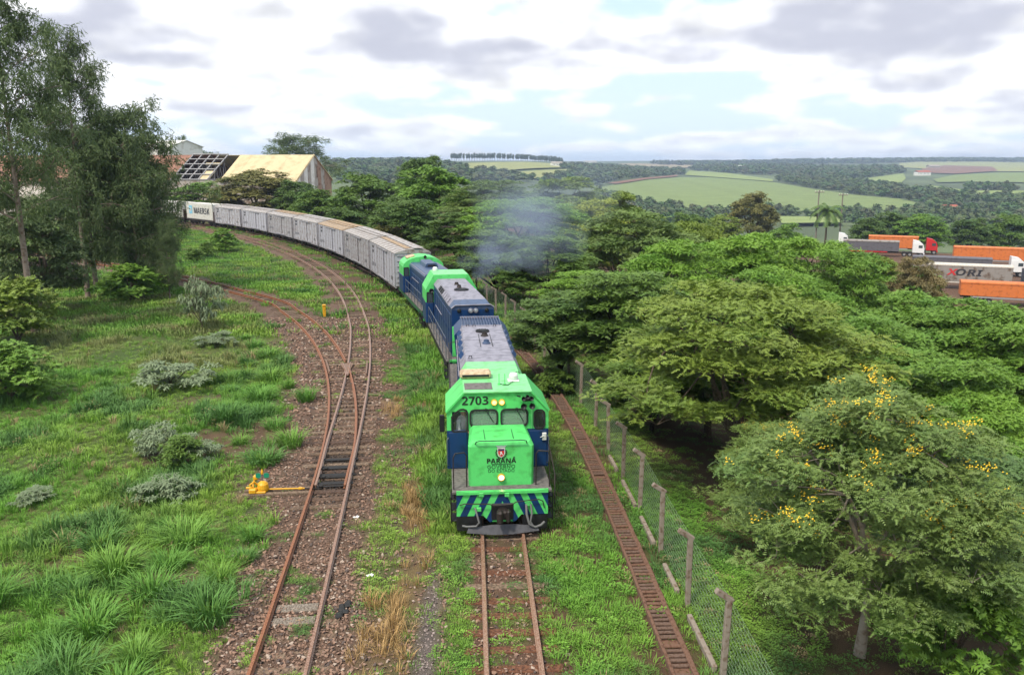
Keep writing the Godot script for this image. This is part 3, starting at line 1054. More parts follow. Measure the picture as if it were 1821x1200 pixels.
func far_tree_mesh(seed_: int, tall: float, tris: int) -> ArrayMesh:
	# a small far tree of leaf faces, one metre high and wide
	var g := RandomNumberGenerator.new()
	g.seed = seed_
	var mb := MB.new()
	var lobes := []
	for k in 6:
		lobes.append([Vector3(g.randf_range(-0.26, 0.26), g.randf_range(0.35, 0.78), g.randf_range(-0.26, 0.26)), g.randf_range(0.17, 0.28)])
	for k in tris:
		var l: Array = lobes[k % lobes.size()]
		var d := Vector3(g.randfn(), g.randfn(), g.randfn()).normalized()
		var p: Vector3 = l[0] + d * l[1] * sqrt(g.randf_range(0.5, 1.0))
		p.y = maxf(p.y, 0.06)
		var nn := (d + Vector3(g.randfn(), g.randfn() + 0.8, g.randfn()) * 0.5).normalized()
		var u := nn.cross(Vector3(g.randfn(), g.randfn(), g.randfn())).normalized() * g.randf_range(0.07, 0.13)
		var w := nn.cross(u) * 0.8
		var s := g.randf_range(0.88, 1.12)
		mb.col = Color(s, s, s)
		mb.tri(p - u - w, p + u - w, p + w * 1.2)
	mb.col = Color(0.9, 0.7, 0.6)
	mb.rod(Vector3(0, -0.05, 0), Vector3(0, 0.5, 0), 0.02, 4)
	return mb.mesh()


func scatter(called: String, me: Mesh, m: Material, xf: Array, cols: Array, label: String) -> void:
	var mm := MultiMesh.new()
	mm.transform_format = MultiMesh.TRANSFORM_3D
	mm.use_colors = true
	mm.mesh = me
	mm.instance_count = xf.size()
	for k in xf.size():
		mm.set_instance_transform(k, xf[k])
		mm.set_instance_color(k, cols[k])
	var o := MultiMeshInstance3D.new()
	o.name = numbered(called)
	o.multimesh = mm
	o.material_override = m
	add_child(o)
	meta(o, label, "", "", "stuff")


func build_woods() -> void:
	var a := far_tree_mesh(3, 1.0, 130)
	var labels := {"valley belt": "dark wood belt running down the valley beside the large field", "upper belt": "wooded belt above the large field's far edge", "horizon": "thin tree line along the far right horizon", "valley floor": "scrub and woods on the valley floor behind the truck yard", "square plantation": "dark rectangular plantation on the right slope", "mid hills": "woods on the middle hills right of the smoke", "left ridge": "woods along the ridge above the boxcars"}
	for w in WOODS:
		if not labels.has(w[0]):
			continue
		var poly := to_poly(w[3])
		var lo := poly[0]
		var hi := poly[0]
		for q in poly:
			lo = lo.min(q)
			hi = hi.max(q)
		var sp: float = w[1]
		var xf := []
		var cols := []
		var x := lo.x
		while x < hi.x:
			var z := lo.y
			while z < hi.y:
				var p := Vector2(x + rng.randf_range(-0.5, 0.5) * sp, z + rng.randf_range(-0.5, 0.5) * sp)
				if Geometry2D.is_point_in_polygon(p, poly) and (nz.get_noise_2d(p.x * 0.4, p.y * 0.4) > -0.2 or w[0] == "square plantation"):
					var h: float = w[2] * rng.randf_range(0.65, 1.25)
					var wd: float = maxf(h, sp * 1.15) * rng.randf_range(0.85, 1.25)
					xf.append(Transform3D(Basis(Vector3.UP, rng.randf() * TAU).scaled(Vector3(wd, h, wd)), Vector3(p.x, ground(p.x, p.y), p.y)))
					var t := rng.randf()
					cols.append(Color(0.06 + 0.04 * t, 0.10 + 0.045 * rng.randf(), 0.03 + 0.012 * t))
				z += sp
			x += sp
		scatter("woodland", a, M.wood_leaf, xf, cols, labels[w[0]])
	# the two plantation blocks on the hill and a few rows
	var tall := far_tree_mesh(5, 1.0, 90)
	for row in [[-140.0, 4.0, -1950.0, 20.0, 6.0, 7.0, "row of slim tall trees on the hill crest, left plantation block"], [11.0, 118.0, -1950.0, 19.0, 5.0, 8.0, "even dense plantation block on the hill crest, right one"], [-330.0, -150.0, -1700.0, 11.0, 9.0, 11.0, "tree line on the ridge right of the cream warehouse"], [560.0, 1250.0, -3300.0, 20.0, 11.0, 12.0, "line of separate slim trees along the distant ridge"]]:
		var xf := []
		var cols := []
		var x: float = row[0]
		while x < row[1]:
			for k in 3:
				var z: float = row[2] + k * 9.0 + rng.randf_range(-2, 2)
				var h: float = row[3] * rng.randf_range(0.85, 1.1)
				var wd: float = row[5] * rng.randf_range(0.8, 1.2)
				xf.append(Transform3D(Basis(Vector3.UP, rng.randf() * TAU).scaled(Vector3(wd, h, wd)), Vector3(x, ground(x, z), z)))
				cols.append(Color(0.045, 0.075, 0.035))
			x += row[4] * rng.randf_range(0.8, 1.3)
		scatter("woodland", tall, M.wood_leaf, xf, cols, row[6])


const RAIL := [[-0.055, 0.0], [0.055, 0.0], [0.055, 0.014], [0.012, 0.032], [0.012, 0.092], [0.034, 0.102], [0.034, 0.13], [-0.034, 0.13], [-0.034, 0.102], [-0.012, 0.092], [-0.012, 0.032], [-0.055, 0.014]]


func sweep_rail(mb: MB, pts: PackedVector3Array, prof := RAIL) -> void:
	# pts lie on the sleeper's top
	var m := pts.size()
	var prev: Array[Vector3] = []
	for k in m:
		var d := (pts[mini(k + 1, m - 1)] - pts[maxi(k - 1, 0)]).normalized()
		var right := Vector3(-d.z, 0, d.x).normalized()
		var cur: Array[Vector3] = []
		for q in prof:
			cur.append(pts[k] + right * q[0] + Vector3.UP * q[1])
		if k > 0:
			var o := (pts[k] + pts[k - 1]) * 0.5 + Vector3.UP * 0.06
			for q in prof.size():
				var w := (q + 1) % prof.size()
				mb.quad(prev[q], cur[q], cur[w], prev[w])
		else:
			cap_rail(mb, cur, false)
		if k == m - 1:
			cap_rail(mb, cur, true)
		prev = cur


func cap_rail(mb: MB, q: Array[Vector3], far: bool) -> void:
	for f in [[0, 1, 2, 11], [2, 3, 10, 11], [3, 4, 9, 10], [4, 5, 8, 9], [5, 6, 7, 8]]:
		if q.size() < 12:
			return
		if far:
			mb.quad(q[f[3]], q[f[2]], q[f[1]], q[f[0]])
		else:
			mb.quad(q[f[0]], q[f[1]], q[f[2]], q[f[3]])


func line(t: Track, s0: float, s1: float, o: float, y: float, step := 1.0) -> PackedVector3Array:
	var q := PackedVector3Array()
	var m := maxi(1, int((s1 - s0) / step))
	for k in m + 1:
		q.append(t.off(lerpf(s0, s1, float(k) / m), o) + Vector3.UP * y)
	return q


func sleeper_at(t: Node3D, p: Vector3, d: Vector3, len_: float, kind: int, top: float, red := false) -> void:
	var o := MeshInstance3D.new()
	o.name = "sleeper"
	o.mesh = M.sleeper_mesh[kind % 3]
	o.material_override = M.sleeper_red if red else M["sleeper_%d" % (kind % 4)]
	t.add_child(o, true)
	var right := Vector3(-d.z, 0, d.x)
	var b := Basis(right * (len_ / 2.0), Vector3.UP, -d)
	b = b * Basis(Vector3.UP, rng.randf_range(-0.02, 0.02))
	o.transform = Transform3D(b, p + Vector3.UP * (top - 0.075 + rng.randf_range(-0.012, 0.006)))


func build_tracks() -> void:
	var gs := 0.5325
	var y := 0.045
	var shapes := []
	for k in 3:
		var mb := MB.new()
		# two metres long, worn edges
		mb.box(Vector3.ZERO, Vector3(2.0, 0.15, 0.21 + 0.02 * k), 0.02)
		for q in mb.v.size():
			var p := mb.v[q]
			mb.v[q] = p + Vector3(nz.get_noise_3d(p.x * 30, p.y * 60 + k * 50, p.z * 60) * 0.05, nz.get_noise_3d(p.x * 25 + 9, p.y * 40, p.z * 60 + k * 30) * 0.016, 0)
		shapes.append(mb.mesh())
	M.sleeper_mesh = shapes
	# main line, under the train
	var t := thing("railway_track", "main line track under the train, with earth filled sleepers", "track")
	for o in [-gs, gs]:
		var mb := MB.new()
		sweep_rail(mb, line(A, A.s_at_z(6.0), A.length() - 1.0, o, y))
		part(t, "rail", mb, M.rail_worn)
	var s := A.s_at_z(-8.0)
	while s < A.s_at_z(-24.0):
		sleeper_at(t, A.pos(s), A.dir(s), 1.95, rng.randi() % 12, 0.035, rng.randf() < 0.6)
		s += rng.randf_range(0.58, 0.66)
	while s < A.s_at_z(-110.0):
		sleeper_at(t, A.pos(s), A.dir(s), 1.95, rng.randi() % 12, 0.04)
		s += 0.9
	# siding
	var t2 := thing("railway_track", "curving siding track left of the train, with bright worn railheads", "track")
	var sp := B.s_at_z(-22.9)
	var sf := B.s_at_z(-37.6)
	var mbr := MB.new()
	sweep_rail(mbr, line(B, B.s_at_z(6.0), B.length() - 1.0, gs, y))
	part(t2, "rail", mbr, M.rail_worn)
	var mbl := MB.new()
	sweep_rail(mbl, line(B, sf + 0.9, B.length() - 1.0, -gs, y))
	part(t2, "rail", mbl, M.rail_worn)
	s = B.s_at_z(-8.0)
	while s < B.s_at_z(-120.0):
		var p := B.pos(s)
		var d := B.dir(s)
		var o := 0.0
		if p.z < -24.0:
			o = maxf(0.0, p.x - look(tabC, p.z)) * look(cosB, p.z)
		if o < 1.9 and p.z < -25.0:
			sleeper_at(t2, p - Vector3(-d.z, 0, d.x) * o * 0.5, d, 2.15 + o * 1.05 + rng.randf_range(-0.1, 0.15), rng.randi() % 12, y)
		else:
			sleeper_at(t2, p, d, 1.95, rng.randi() % 12, y if p.z < -21.5 else rng.randf_range(0.0, 0.03))
		s += rng.randf_range(0.52, 0.6) if p.z > -60.0 else rng.randf_range(0.62, 0.68)
	# pale grey weathered sleepers in the foreground
	for z in [-15.6, -15.95]:
		var ps := B.s_at_z(z)
		var o := MeshInstance3D.new()
		o.name = "sleeper"
		o.mesh = shapes[1]
		o.material_override = M.sleeper_pale
		t2.add_child(o, true)
		var d := B.dir(ps)
		o.transform = Transform3D(Basis(Vector3(-d.z, 0, d.x) * 0.46, Vector3.UP, -d * 1.25), B.pos(ps) + Vector3.UP * -0.028)
	# diverging track and its turnout
	var t3 := thing("railway_turnout", "rusty turnout whose diverging track curves off to the left", "track")
	var left := line(B, B.s_at_z(6.0), sp - 0.5, -gs, y)
	left.append_array(line(C, 0.6, C.length() - 1.0, -gs, y))
	var mb1 := MB.new()
	sweep_rail(mb1, left)
	meta(part(t3, "rail", mb1, M.rail_rust), "brown rusty left rail")
	# switch blade of the siding: starts beside the left rail and runs to the frog
	var mb2 := MB.new()
	var q := PackedVector3Array()
	var m := 26
	for k in m + 1:
		var u := float(k) / m
		var sb := lerpf(sp + 0.2, sf - 0.7, u)
		q.append(B.off(sb, -gs + 0.09 * (1.0 - ss(0.0, 0.35, u))) + Vector3.UP * (y - 0.004))
	sweep_rail(mb2, q)
	part(t3, "switch_blade", mb2, M.rail_worn)
	var mb3 := MB.new()
	q = PackedVector3Array()
	var cf := C.s_at_z(-38.3)
	for k in m + 1:
		var u := float(k) / m
		var sc := lerpf(0.35, cf - 0.7, u)
		q.append(C.off(sc, gs - 0.09 * (1.0 - ss(0.0, 0.3, u))) + Vector3.UP * (y - 0.004))
	sweep_rail(mb3, q)
	part(t3, "switch_blade", mb3, M.rail_rust)
	var mb4 := MB.new()
	sweep_rail(mb4, line(C, cf + 0.9, C.length() - 1.0, gs, y))
	part(t3, "rail", mb4, M.rail_rust)
	# frog casting
	var fp := B.off(sf, -gs)
	var fd := (B.dir(sf) + C.dir(cf)).normalized()
	var fb := Basis(Vector3(-fd.z, 0, fd.x), Vector3.UP, -fd)
	var mf := MB.new()
	mf.prism(PackedVector2Array([Vector2(-0.2, -1.0), Vector2(0.2, -1.0), Vector2(0.14, -0.3), Vector2(0.3, 0.8), Vector2(0.3, 1.05), Vector2(-0.3, 1.05), Vector2(-0.3, 0.8), Vector2(-0.14, -0.3)]), Transform3D(fb * Basis(Vector3.RIGHT, -PI / 2), fp + Vector3.UP * (y + 0.1)), 0.09)
	part(t3, "frog", mf, M.steel_plate)
	for e in [-1.0, 1.0]:
		var mw := MB.new()
		mw.box(fp + fb * Vector3(e * 0.09, y + 0.115, 0.2), Vector3(0.05, 0.04, 2.6), 0.008, fb * Basis(Vector3.UP, -e * 0.075))
		part(t3, "wing_rail", mw, M.rail_worn)
	for g in [[B, sf, gs - 0.14], [C, cf, -gs + 0.14]]:
		var mg := MB.new()
		var trk: Track = g[0]
		sweep_rail(mg, line(trk, g[1] - 1.3, g[1] + 1.3, g[2], y))
		part(t3, "guard_rail", mg, M.steel_plate)
	# greased slide plates and tie bars at the points
	for k in 3:
		var sb := sp + 0.25 + k * 0.75
		var d := B.dir(sb)
		var b := Basis(Vector3(-d.z, 0, d.x), Vector3.UP, -d)
		var mr := MB.new()
		mr.box(B.pos(sb) + Vector3.UP * (y + 0.035), Vector3(1.0, 0.03, 0.09), 0.008, b)
		mr.box(B.pos(sb) + b * Vector3(-0.28, y + 0.06, 0), Vector3(0.12, 0.05, 0.13), 0.015, b)
		part(t3, "tie_bar", mr, M.oily)
	for k in 4:
		var sb := sp + 0.55 + k * 0.7
		var d := B.dir(sb)
		var b := Basis(Vector3(-d.z, 0, d.x), Vector3.UP, -d)
		var ms := MB.new()
		ms.box(B.pos(sb) + Vector3.UP * (y + 0.006), Vector3(1.3, 0.03, 0.2), 0.006, b)
		part(t3, "slide_plate", ms, M.oily)
	s = C.s_at_z(-44.0)
	while s < C.s_at_z(-92.0):
		sleeper_at(t3, C.pos(s), C.dir(s), 1.95, rng.randi() % 12, y)
		s += rng.randf_range(0.56, 0.68)


func build_drain() -> void:
	# clay coloured drain channel with cross bars, between the main line and the fence
	var t := thing("drain_channel", "reddish clay drain channel with ladder like bars between train and fence", "drain")
	var s0 := A.s_at_z(-8.0)
	var s1 := A.s_at_z(-48.0)
	for e in [[3.02, 0.07], [3.45, 0.11]]:
		var mb := MB.new()
		var w: float = e[1]
		var pr := [[-w / 2, -0.25], [w / 2, -0.25], [w / 2, 0.085], [w / 2 - 0.015, 0.1], [-w / 2 + 0.015, 0.1], [-w / 2, 0.085]]
		var pts := PackedVector3Array()
		var m := 90
		for k in m + 1:
			var s := lerpf(s0, s1, float(k) / m)
			pts.append(A.off(s, e[0] + 0.02 * nz.get_noise_1d(s * 30.0)) + Vector3.UP * (0.02 + 0.012 * nz.get_noise_1d(s * 60.0 + 300.0)))
		sweep_rail(mb, pts, pr)
		part(t, "side_wall", mb, M.drain_clay)
	var fl := MB.new()
	var pf := [[-0.25, 0.0], [0.25, 0.0], [0.25, 0.02], [-0.25, 0.02]]
	sweep_rail(fl, line(A, s0, s1, 3.25, 0.01), pf)
	part(t, "channel_floor", fl, M.drain_clay)
	var shapes := []
	for k in 3:
		var mb := MB.new()
		mb.box(Vector3.ZERO, Vector3(0.38, 0.05, 0.082 + 0.012 * k), 0.012)
		shapes.append(mb.mesh())
	var s := s0 + 0.3
	var n := 0
	while s < s1 - 0.2 and n < 290:
		var d := A.dir(s)
		var o := MeshInstance3D.new()
		o.name = "cross_bar"
		o.mesh = shapes[n % 3]
		o.material_override = M.drain_bar if rng.randf() < 0.75 else M.drain_clay
		t.add_child(o, true)
		o.transform = Transform3D(Basis(Vector3(-d.z, 0, d.x), Vector3.UP, -d) * Basis(Vector3.UP, rng.randf_range(-0.05, 0.05)), A.off(s, 3.24) + Vector3.UP * (0.07 + rng.randf_range(-0.008, 0.008)))
		s += 0.165 if s < A.s_at_z(-30.0) else 0.2
		if rng.randf() < 0.05:
			s += 0.16
		n += 1


func build_fence() -> void:
	var t := thing("wire_fence", "greenish wire mesh fence on bent concrete posts along the drain", "fence")
	var zs := [-8.3, -10.75, -13.7, -16.15, -18.7, -21.1, -23.7, -26.2, -29.0, -31.6, -34.2, -36.8, -39.4, -42.0, -44.6, -47.2, -49.8, -52.4, -55.0, -57.6]
	var tops: Array[Vector3] = []
	var bases: Array[Vector3] = []
	var lean: Array[Basis] = []
	for k in zs.size():
		var z: float = zs[k]
		var s := A.s_at_z(z)
		var p := A.off(s, 4.0 if z > -25.0 else 4.0 + 0.012 * (-z - 25.0))
		var d := A.dir(s)
		var b := Basis(Vector3(-d.z, 0, d.x), Vector3.UP, -d) * Basis(Vector3.BACK, rng.randf_range(-0.025, 0.03))
		var mb := MB.new()
		var w := 0.115
		# upright, then a short arm bent towards the track
		mb.box(p + b * Vector3(0, 0.50, 0), Vector3(w, 2.2, w), 0.014, b)
		mb.box(p + b * Vector3(-0.1, 1.68, 0), Vector3(w * 0.97, 0.40, w * 0.97), 0.014, b * Basis(Vector3.BACK, 0.98))
		part(t, "post", mb, M.concrete)
		tops.append(p + b * Vector3(0.05, 1.58, 0))
		bases.append(p + b * Vector3(0.05, 0.05, 0))
	# strands and the mesh, panel by panel
	for k in range(0, zs.size() - 1):
		var a0 := bases[k]
		var a1 := bases[k + 1]
		var b0 := tops[k]
		var b1 := tops[k + 1]
		var mb := MB.new()
		var near: bool = zs[k] > -34.0
		var step := 0.3 if near else 0.4
		var th := 0.0027 if near else 0.0035
		var wdt := a0.distance_to(a1)
		var hgt := 1.53
		var nrm := (a1 - a0).cross(Vector3.UP).normalized()
		for dirn in [1, -1]:
			var u := -hgt
			while u < wdt:
				# a slanted wire from the bottom (u) to the top (u + hgt), cut to the panel
				var t0 := 0.0
				var t1 := 1.0
				if u < 0.0:
					t0 = -u / hgt
				if u + hgt > wdt:
					t1 = (wdt - u) / hgt
				if t1 > t0 + 0.01:
					var q0 := (u + hgt * t0) / wdt
					var q1 := (u + hgt * t1) / wdt
					if dirn < 0:
						q0 = 1.0 - q0
						q1 = 1.0 - q1
					var p0: Vector3 = a0.lerp(a1, q0).lerp(b0.lerp(b1, q0), t0) + nrm * 0.004 * dirn
					var p1: Vector3 = a0.lerp(a1, q1).lerp(b0.lerp(b1, q1), t1) + nrm * 0.004 * dirn
					mb.tube(PackedVector3Array([p0, p1]), PackedFloat32Array([th]), 3, false)
				u += step
		part(t, "wire_mesh", mb, M.fence_wire)
		var ml := MB.new()
		for f in [0.02, 0.09, 0.16, 0.23, 0.3, 0.37, 0.44, 0.51, 0.58, 0.65, 0.72, 0.79, 0.86, 0.93, 0.99]:
			ml.tube(PackedVector3Array([a0.lerp(b0, f), a1.lerp(b1, f)]), PackedFloat32Array([0.0042]), 3, false)
		part(t, "line_wire", ml, M.fence_wire)
	# low kerb of broken concrete at the foot
	for k in range(1, 7):
		var mb := MB.new()
		var c := bases[k].lerp(bases[k + 1], 0.42)
		var dd := (bases[k + 1] - bases[k]).normalized()
		mb.box(c + Vector3(-0.16, -0.02, 0), Vector3(0.11, 0.16, 1.3 + 0.3 * (k % 3)), 0.02, Basis(dd.cross(Vector3.UP), Vector3.UP, -dd))
		part(t, "kerb_stone", mb, M.concrete)


func on_track(o: Node3D, s_front: float, length: float) -> void:
	var a := A.pos(s_front)
	var b := A.pos(s_front + length)
	var zz := (a - b).normalized()
	o.transform = Transform3D(Basis(Vector3.UP.cross(zz).normalized(), Vector3.UP, zz), a)


func tf(x: float, y: float, z: float) -> Transform3D:
	return Transform3D(Basis(), Vector3(x, y, z))


func wheel_mesh() -> ArrayMesh:
	var mb := MB.new()
	var t := Transform3D(Basis(Vector3.BACK, -PI / 2), Vector3.ZERO)
	mb.lathe(PackedVector2Array([Vector2(0.02, -0.07), Vector2(0.46, -0.07), Vector2(0.47, -0.03), Vector2(0.43, -0.02), Vector2(0.425, 0.06), Vector2(0.36, 0.07), Vector2(0.33, 0.03), Vector2(0.14, 0.03), Vector2(0.12, 0.09), Vector2(0.0, 0.09)]), t, 20)
	return mb.mesh()


func bogie(parent: Node3D, z: float, axles: int, gap: float) -> void:
	var mb := MB.new()
	var l := gap * (axles - 1) + 1.3
	for e in [-1.0, 1.0]:
		mb.box(Vector3(e * 0.78, 0.66, z), Vector3(0.16, 0.2, l), 0.03)
		for k in axles:
			mb.box(Vector3(e * 0.80, 0.56, z + (k - (axles - 1) * 0.5) * gap), Vector3(0.2, 0.34, 0.28), 0.04)
	mb.box(Vector3(0, 0.7, z), Vector3(1.5, 0.2, 0.5), 0.03)
	var f := part(parent, "bogie", mb, M.dark_steel)
	if not M.has("wheel_mesh"):
		M.wheel_mesh = wheel_mesh()
	for k in axles:
		for e in [-1.0, 1.0]:
			var w := part(f, "wheel", M.wheel_mesh, M.dark_steel)
			w.position = Vector3(e * 0.545, 0.60, z + (k - (axles - 1) * 0.5) * gap)
			if e > 0.0:
				w.rotation.y = PI


func handrail(parent: Node3D, pts: Array, r: float, m: Material, called := "handrail") -> void:
	var mb := MB.new()
	mb.wire(pts, r, 6)
	part(parent, called, mb, m)


func side_rails(t: Node3D, x: float, z0: float, z1: float, deck: float, m: Material) -> void:
	# stanchions and two rails along one side
	var mb := MB.new()
	var z := z0
	while z >= z1 - 0.01:
		mb.rod(Vector3(x, deck - 0.1, z), Vector3(x, deck + 0.95, z), 0.02)
		z -= (z0 - z1) / ceilf((z0 - z1) / 1.5)
	mb.rod(Vector3(x, deck + 0.95, z0), Vector3(x, deck + 0.95, z1), 0.02)
	mb.rod(Vector3(x, deck + 0.5, z0), Vector3(x, deck + 0.5, z1), 0.014)
	part(t, "handrail", mb, m)


func window(t: Node3D, outline: PackedVector2Array, inner: PackedVector2Array, at: Transform3D, called := "window") -> void:
	var fr := MB.new()
	fr.ring(outline, inner, at * tf(0, 0, 0.025), 0.06)
	var f := part(t, called, fr, M.rubber)
	var gl := MB.new()
	gl.prism(inner, at * tf(0, 0, -0.02), 0.006)
	part(f, "pane", gl, M.clear_glass if called == "door_window" else M.glass)


func wall_with_holes(mb: MB, x0: float, x1: float, y0: float, y1: float, holes: Array, at: Transform3D, depth: float) -> void:
	# a flat wall between x0..x1, y0..y1 with rectangular holes [x0, x1, y0, y1] that do not overlap in x
	var x := x0
	for h in holes:
		if h[0] > x:
			mb.prism(PackedVector2Array([Vector2(x, y0), Vector2(h[0], y0), Vector2(h[0], y1), Vector2(x, y1)]), at, depth)
		if h[2] > y0:
			mb.prism(PackedVector2Array([Vector2(h[0], y0), Vector2(h[1], y0), Vector2(h[1], h[2]), Vector2(h[0], h[2])]), at, depth)
		if h[3] < y1:
			mb.prism(PackedVector2Array([Vector2(h[0], h[3]), Vector2(h[1], h[3]), Vector2(h[1], y1), Vector2(h[0], y1)]), at, depth)
		x = h[1]
	if x < x1:
		mb.prism(PackedVector2Array([Vector2(x, y0), Vector2(x1, y0), Vector2(x1, y1), Vector2(x, y1)]), at, depth)


func headlamp(t: Node3D, p: Vector3, r: float, m: Material, lit := true, ring_m: Material = null) -> void:
	var mb := MB.new()
	var tr := Transform3D(Basis(Vector3.RIGHT, PI / 2), p)
	mb.lathe(PackedVector2Array([Vector2(r * 1.3, -0.03), Vector2(r * 1.3, 0.03), Vector2(r * 1.02, 0.045), Vector2(r * 1.0, 0.01)]), tr, 20)
	var h := part(t, "headlight", mb, ring_m if ring_m else M.yellow_paint)
	var gl := MB.new()
	gl.lathe(PackedVector2Array([Vector2(r, 0.012), Vector2(r * 0.8, 0.026), Vector2(r * 0.45, 0.034), Vector2(0.0, 0.037)]), tr, 20)
	part(h, "lens", gl, m)
	if lit:
		var l := SpotLight3D.new()
		l.name = "headlight_beam"
		l.position = p + Vector3(0, 0, 0.08)
		l.light_color = Color(1.0, 0.9, 0.68)
		l.light_energy = 1.2
		l.light_size = r
		l.spot_range = 60.0
		l.spot_attenuation = 2.0
		l.spot_angle = 30.0
		l.rotation.y = PI
		l.shadow_enabled = true
		t.add_child(l, true)


func coupler(t: Node3D, z: float, y := 0.72) -> void:
	var mb := MB.new()
	mb.box(Vector3(0, y, z - 0.25), Vector3(0.24, 0.24, 0.7), 0.04)
	mb.box(Vector3(-0.09, y, z + 0.14), Vector3(0.16, 0.36, 0.26), 0.05)
	mb.box(Vector3(0.13, y, z + 0.1), Vector3(0.12, 0.36, 0.2), 0.05)
	part(t, "coupler", mb, M.dark_steel)


func pilot(t: Node3D, deck: float) -> void:
	# green plate with blue chevrons, dark skirts below
	var pl := PackedVector2Array([Vector2(-1.2, deck + 0.03), Vector2(1.2, deck + 0.03), Vector2(1.2, 0.62), Vector2(0.5, 0.62), Vector2(0.34, 0.44), Vector2(-0.34, 0.44), Vector2(-0.5, 0.62), Vector2(-1.2, 0.62)])
	var mb := MB.new()
	mb.prism(pl, tf(0, 0, 0), 0.05)
	part(t, "pilot_plate", mb, M.green_paint)
	var clip := PackedVector2Array([Vector2(-1.2, deck - 0.07), Vector2(1.2, deck - 0.07), Vector2(1.2, 0.62), Vector2(0.5, 0.62), Vector2(0.34, 0.44), Vector2(-0.34, 0.44), Vector2(-0.5, 0.62), Vector2(-1.2, 0.62)])
	var slope := 0.48
	for e in [-1.0, 1.0]:
		for k in 6:
			var c := 0.14 + k * 0.37
			var w := 0.185
			var top := deck - 0.07
			var quad_ := PackedVector2Array()
			for q in [[c - w * 0.5, top], [c + w * 0.5, top], [c + w * 0.5 + slope * (top - 0.4) * 1.0, 0.4], [c - w * 0.5 + slope * (top - 0.4), 0.4]]:
				quad_.append(Vector2(e * (q[0] - (0.14 if k == 0 else 0.14)), q[1]))
			var half := PackedVector2Array([Vector2(0, 2), Vector2(e * 2, 2), Vector2(e * 2, 0), Vector2(0, 0)])
			for piece in Geometry2D.intersect_polygons(quad_, clip):
				for pc in Geometry2D.intersect_polygons(piece, half):
					var ms := MB.new()
					ms.prism(pc, tf(0, 0, 0.004), 0.003)
					part(t, "chevron_stripe", ms, M.blue_paint)
	# thin lip on top of the plate, with slanted ends
	var lp := MB.new()
	lp.prism(PackedVector2Array([Vector2(-1.2, deck - 0.05), Vector2(1.2, deck - 0.05), Vector2(1.2, deck + 0.055), Vector2(0.9, deck + 0.02), Vector2(-0.9, deck + 0.02), Vector2(-1.2, deck + 0.055)]), tf(0, 0, 0.05), 0.045)
	part(t, "lip", lp, M.green_paint)
	for e in [-1.0, 1.0]:
		var sk := MB.new()
		sk.box(Vector3(e * 0.86, 0.40, -0.05), Vector3(0.66, 0.42, 0.08), 0.02)
		sk.box(Vector3(e * 1.17, 0.62, -0.4), Vector3(0.07, 0.8, 0.7), 0.02)
		part(t, "skirt", sk, M.black_steel)
		# folding step on the corner
		var st := MB.new()
		for k in 3:
			st.box(Vector3(e * 1.25, 0.42 + k * 0.3, -0.42), Vector3(0.2, 0.03, 0.5), 0.008)
		st.box(Vector3(e * 1.34, 0.75, -0.16), Vector3(0.03, 0.75, 0.05), 0.008)
		st.box(Vector3(e * 1.34, 0.75, -0.66), Vector3(0.03, 0.75, 0.05), 0.008)
		part(t, "steps", st, M.black_steel)


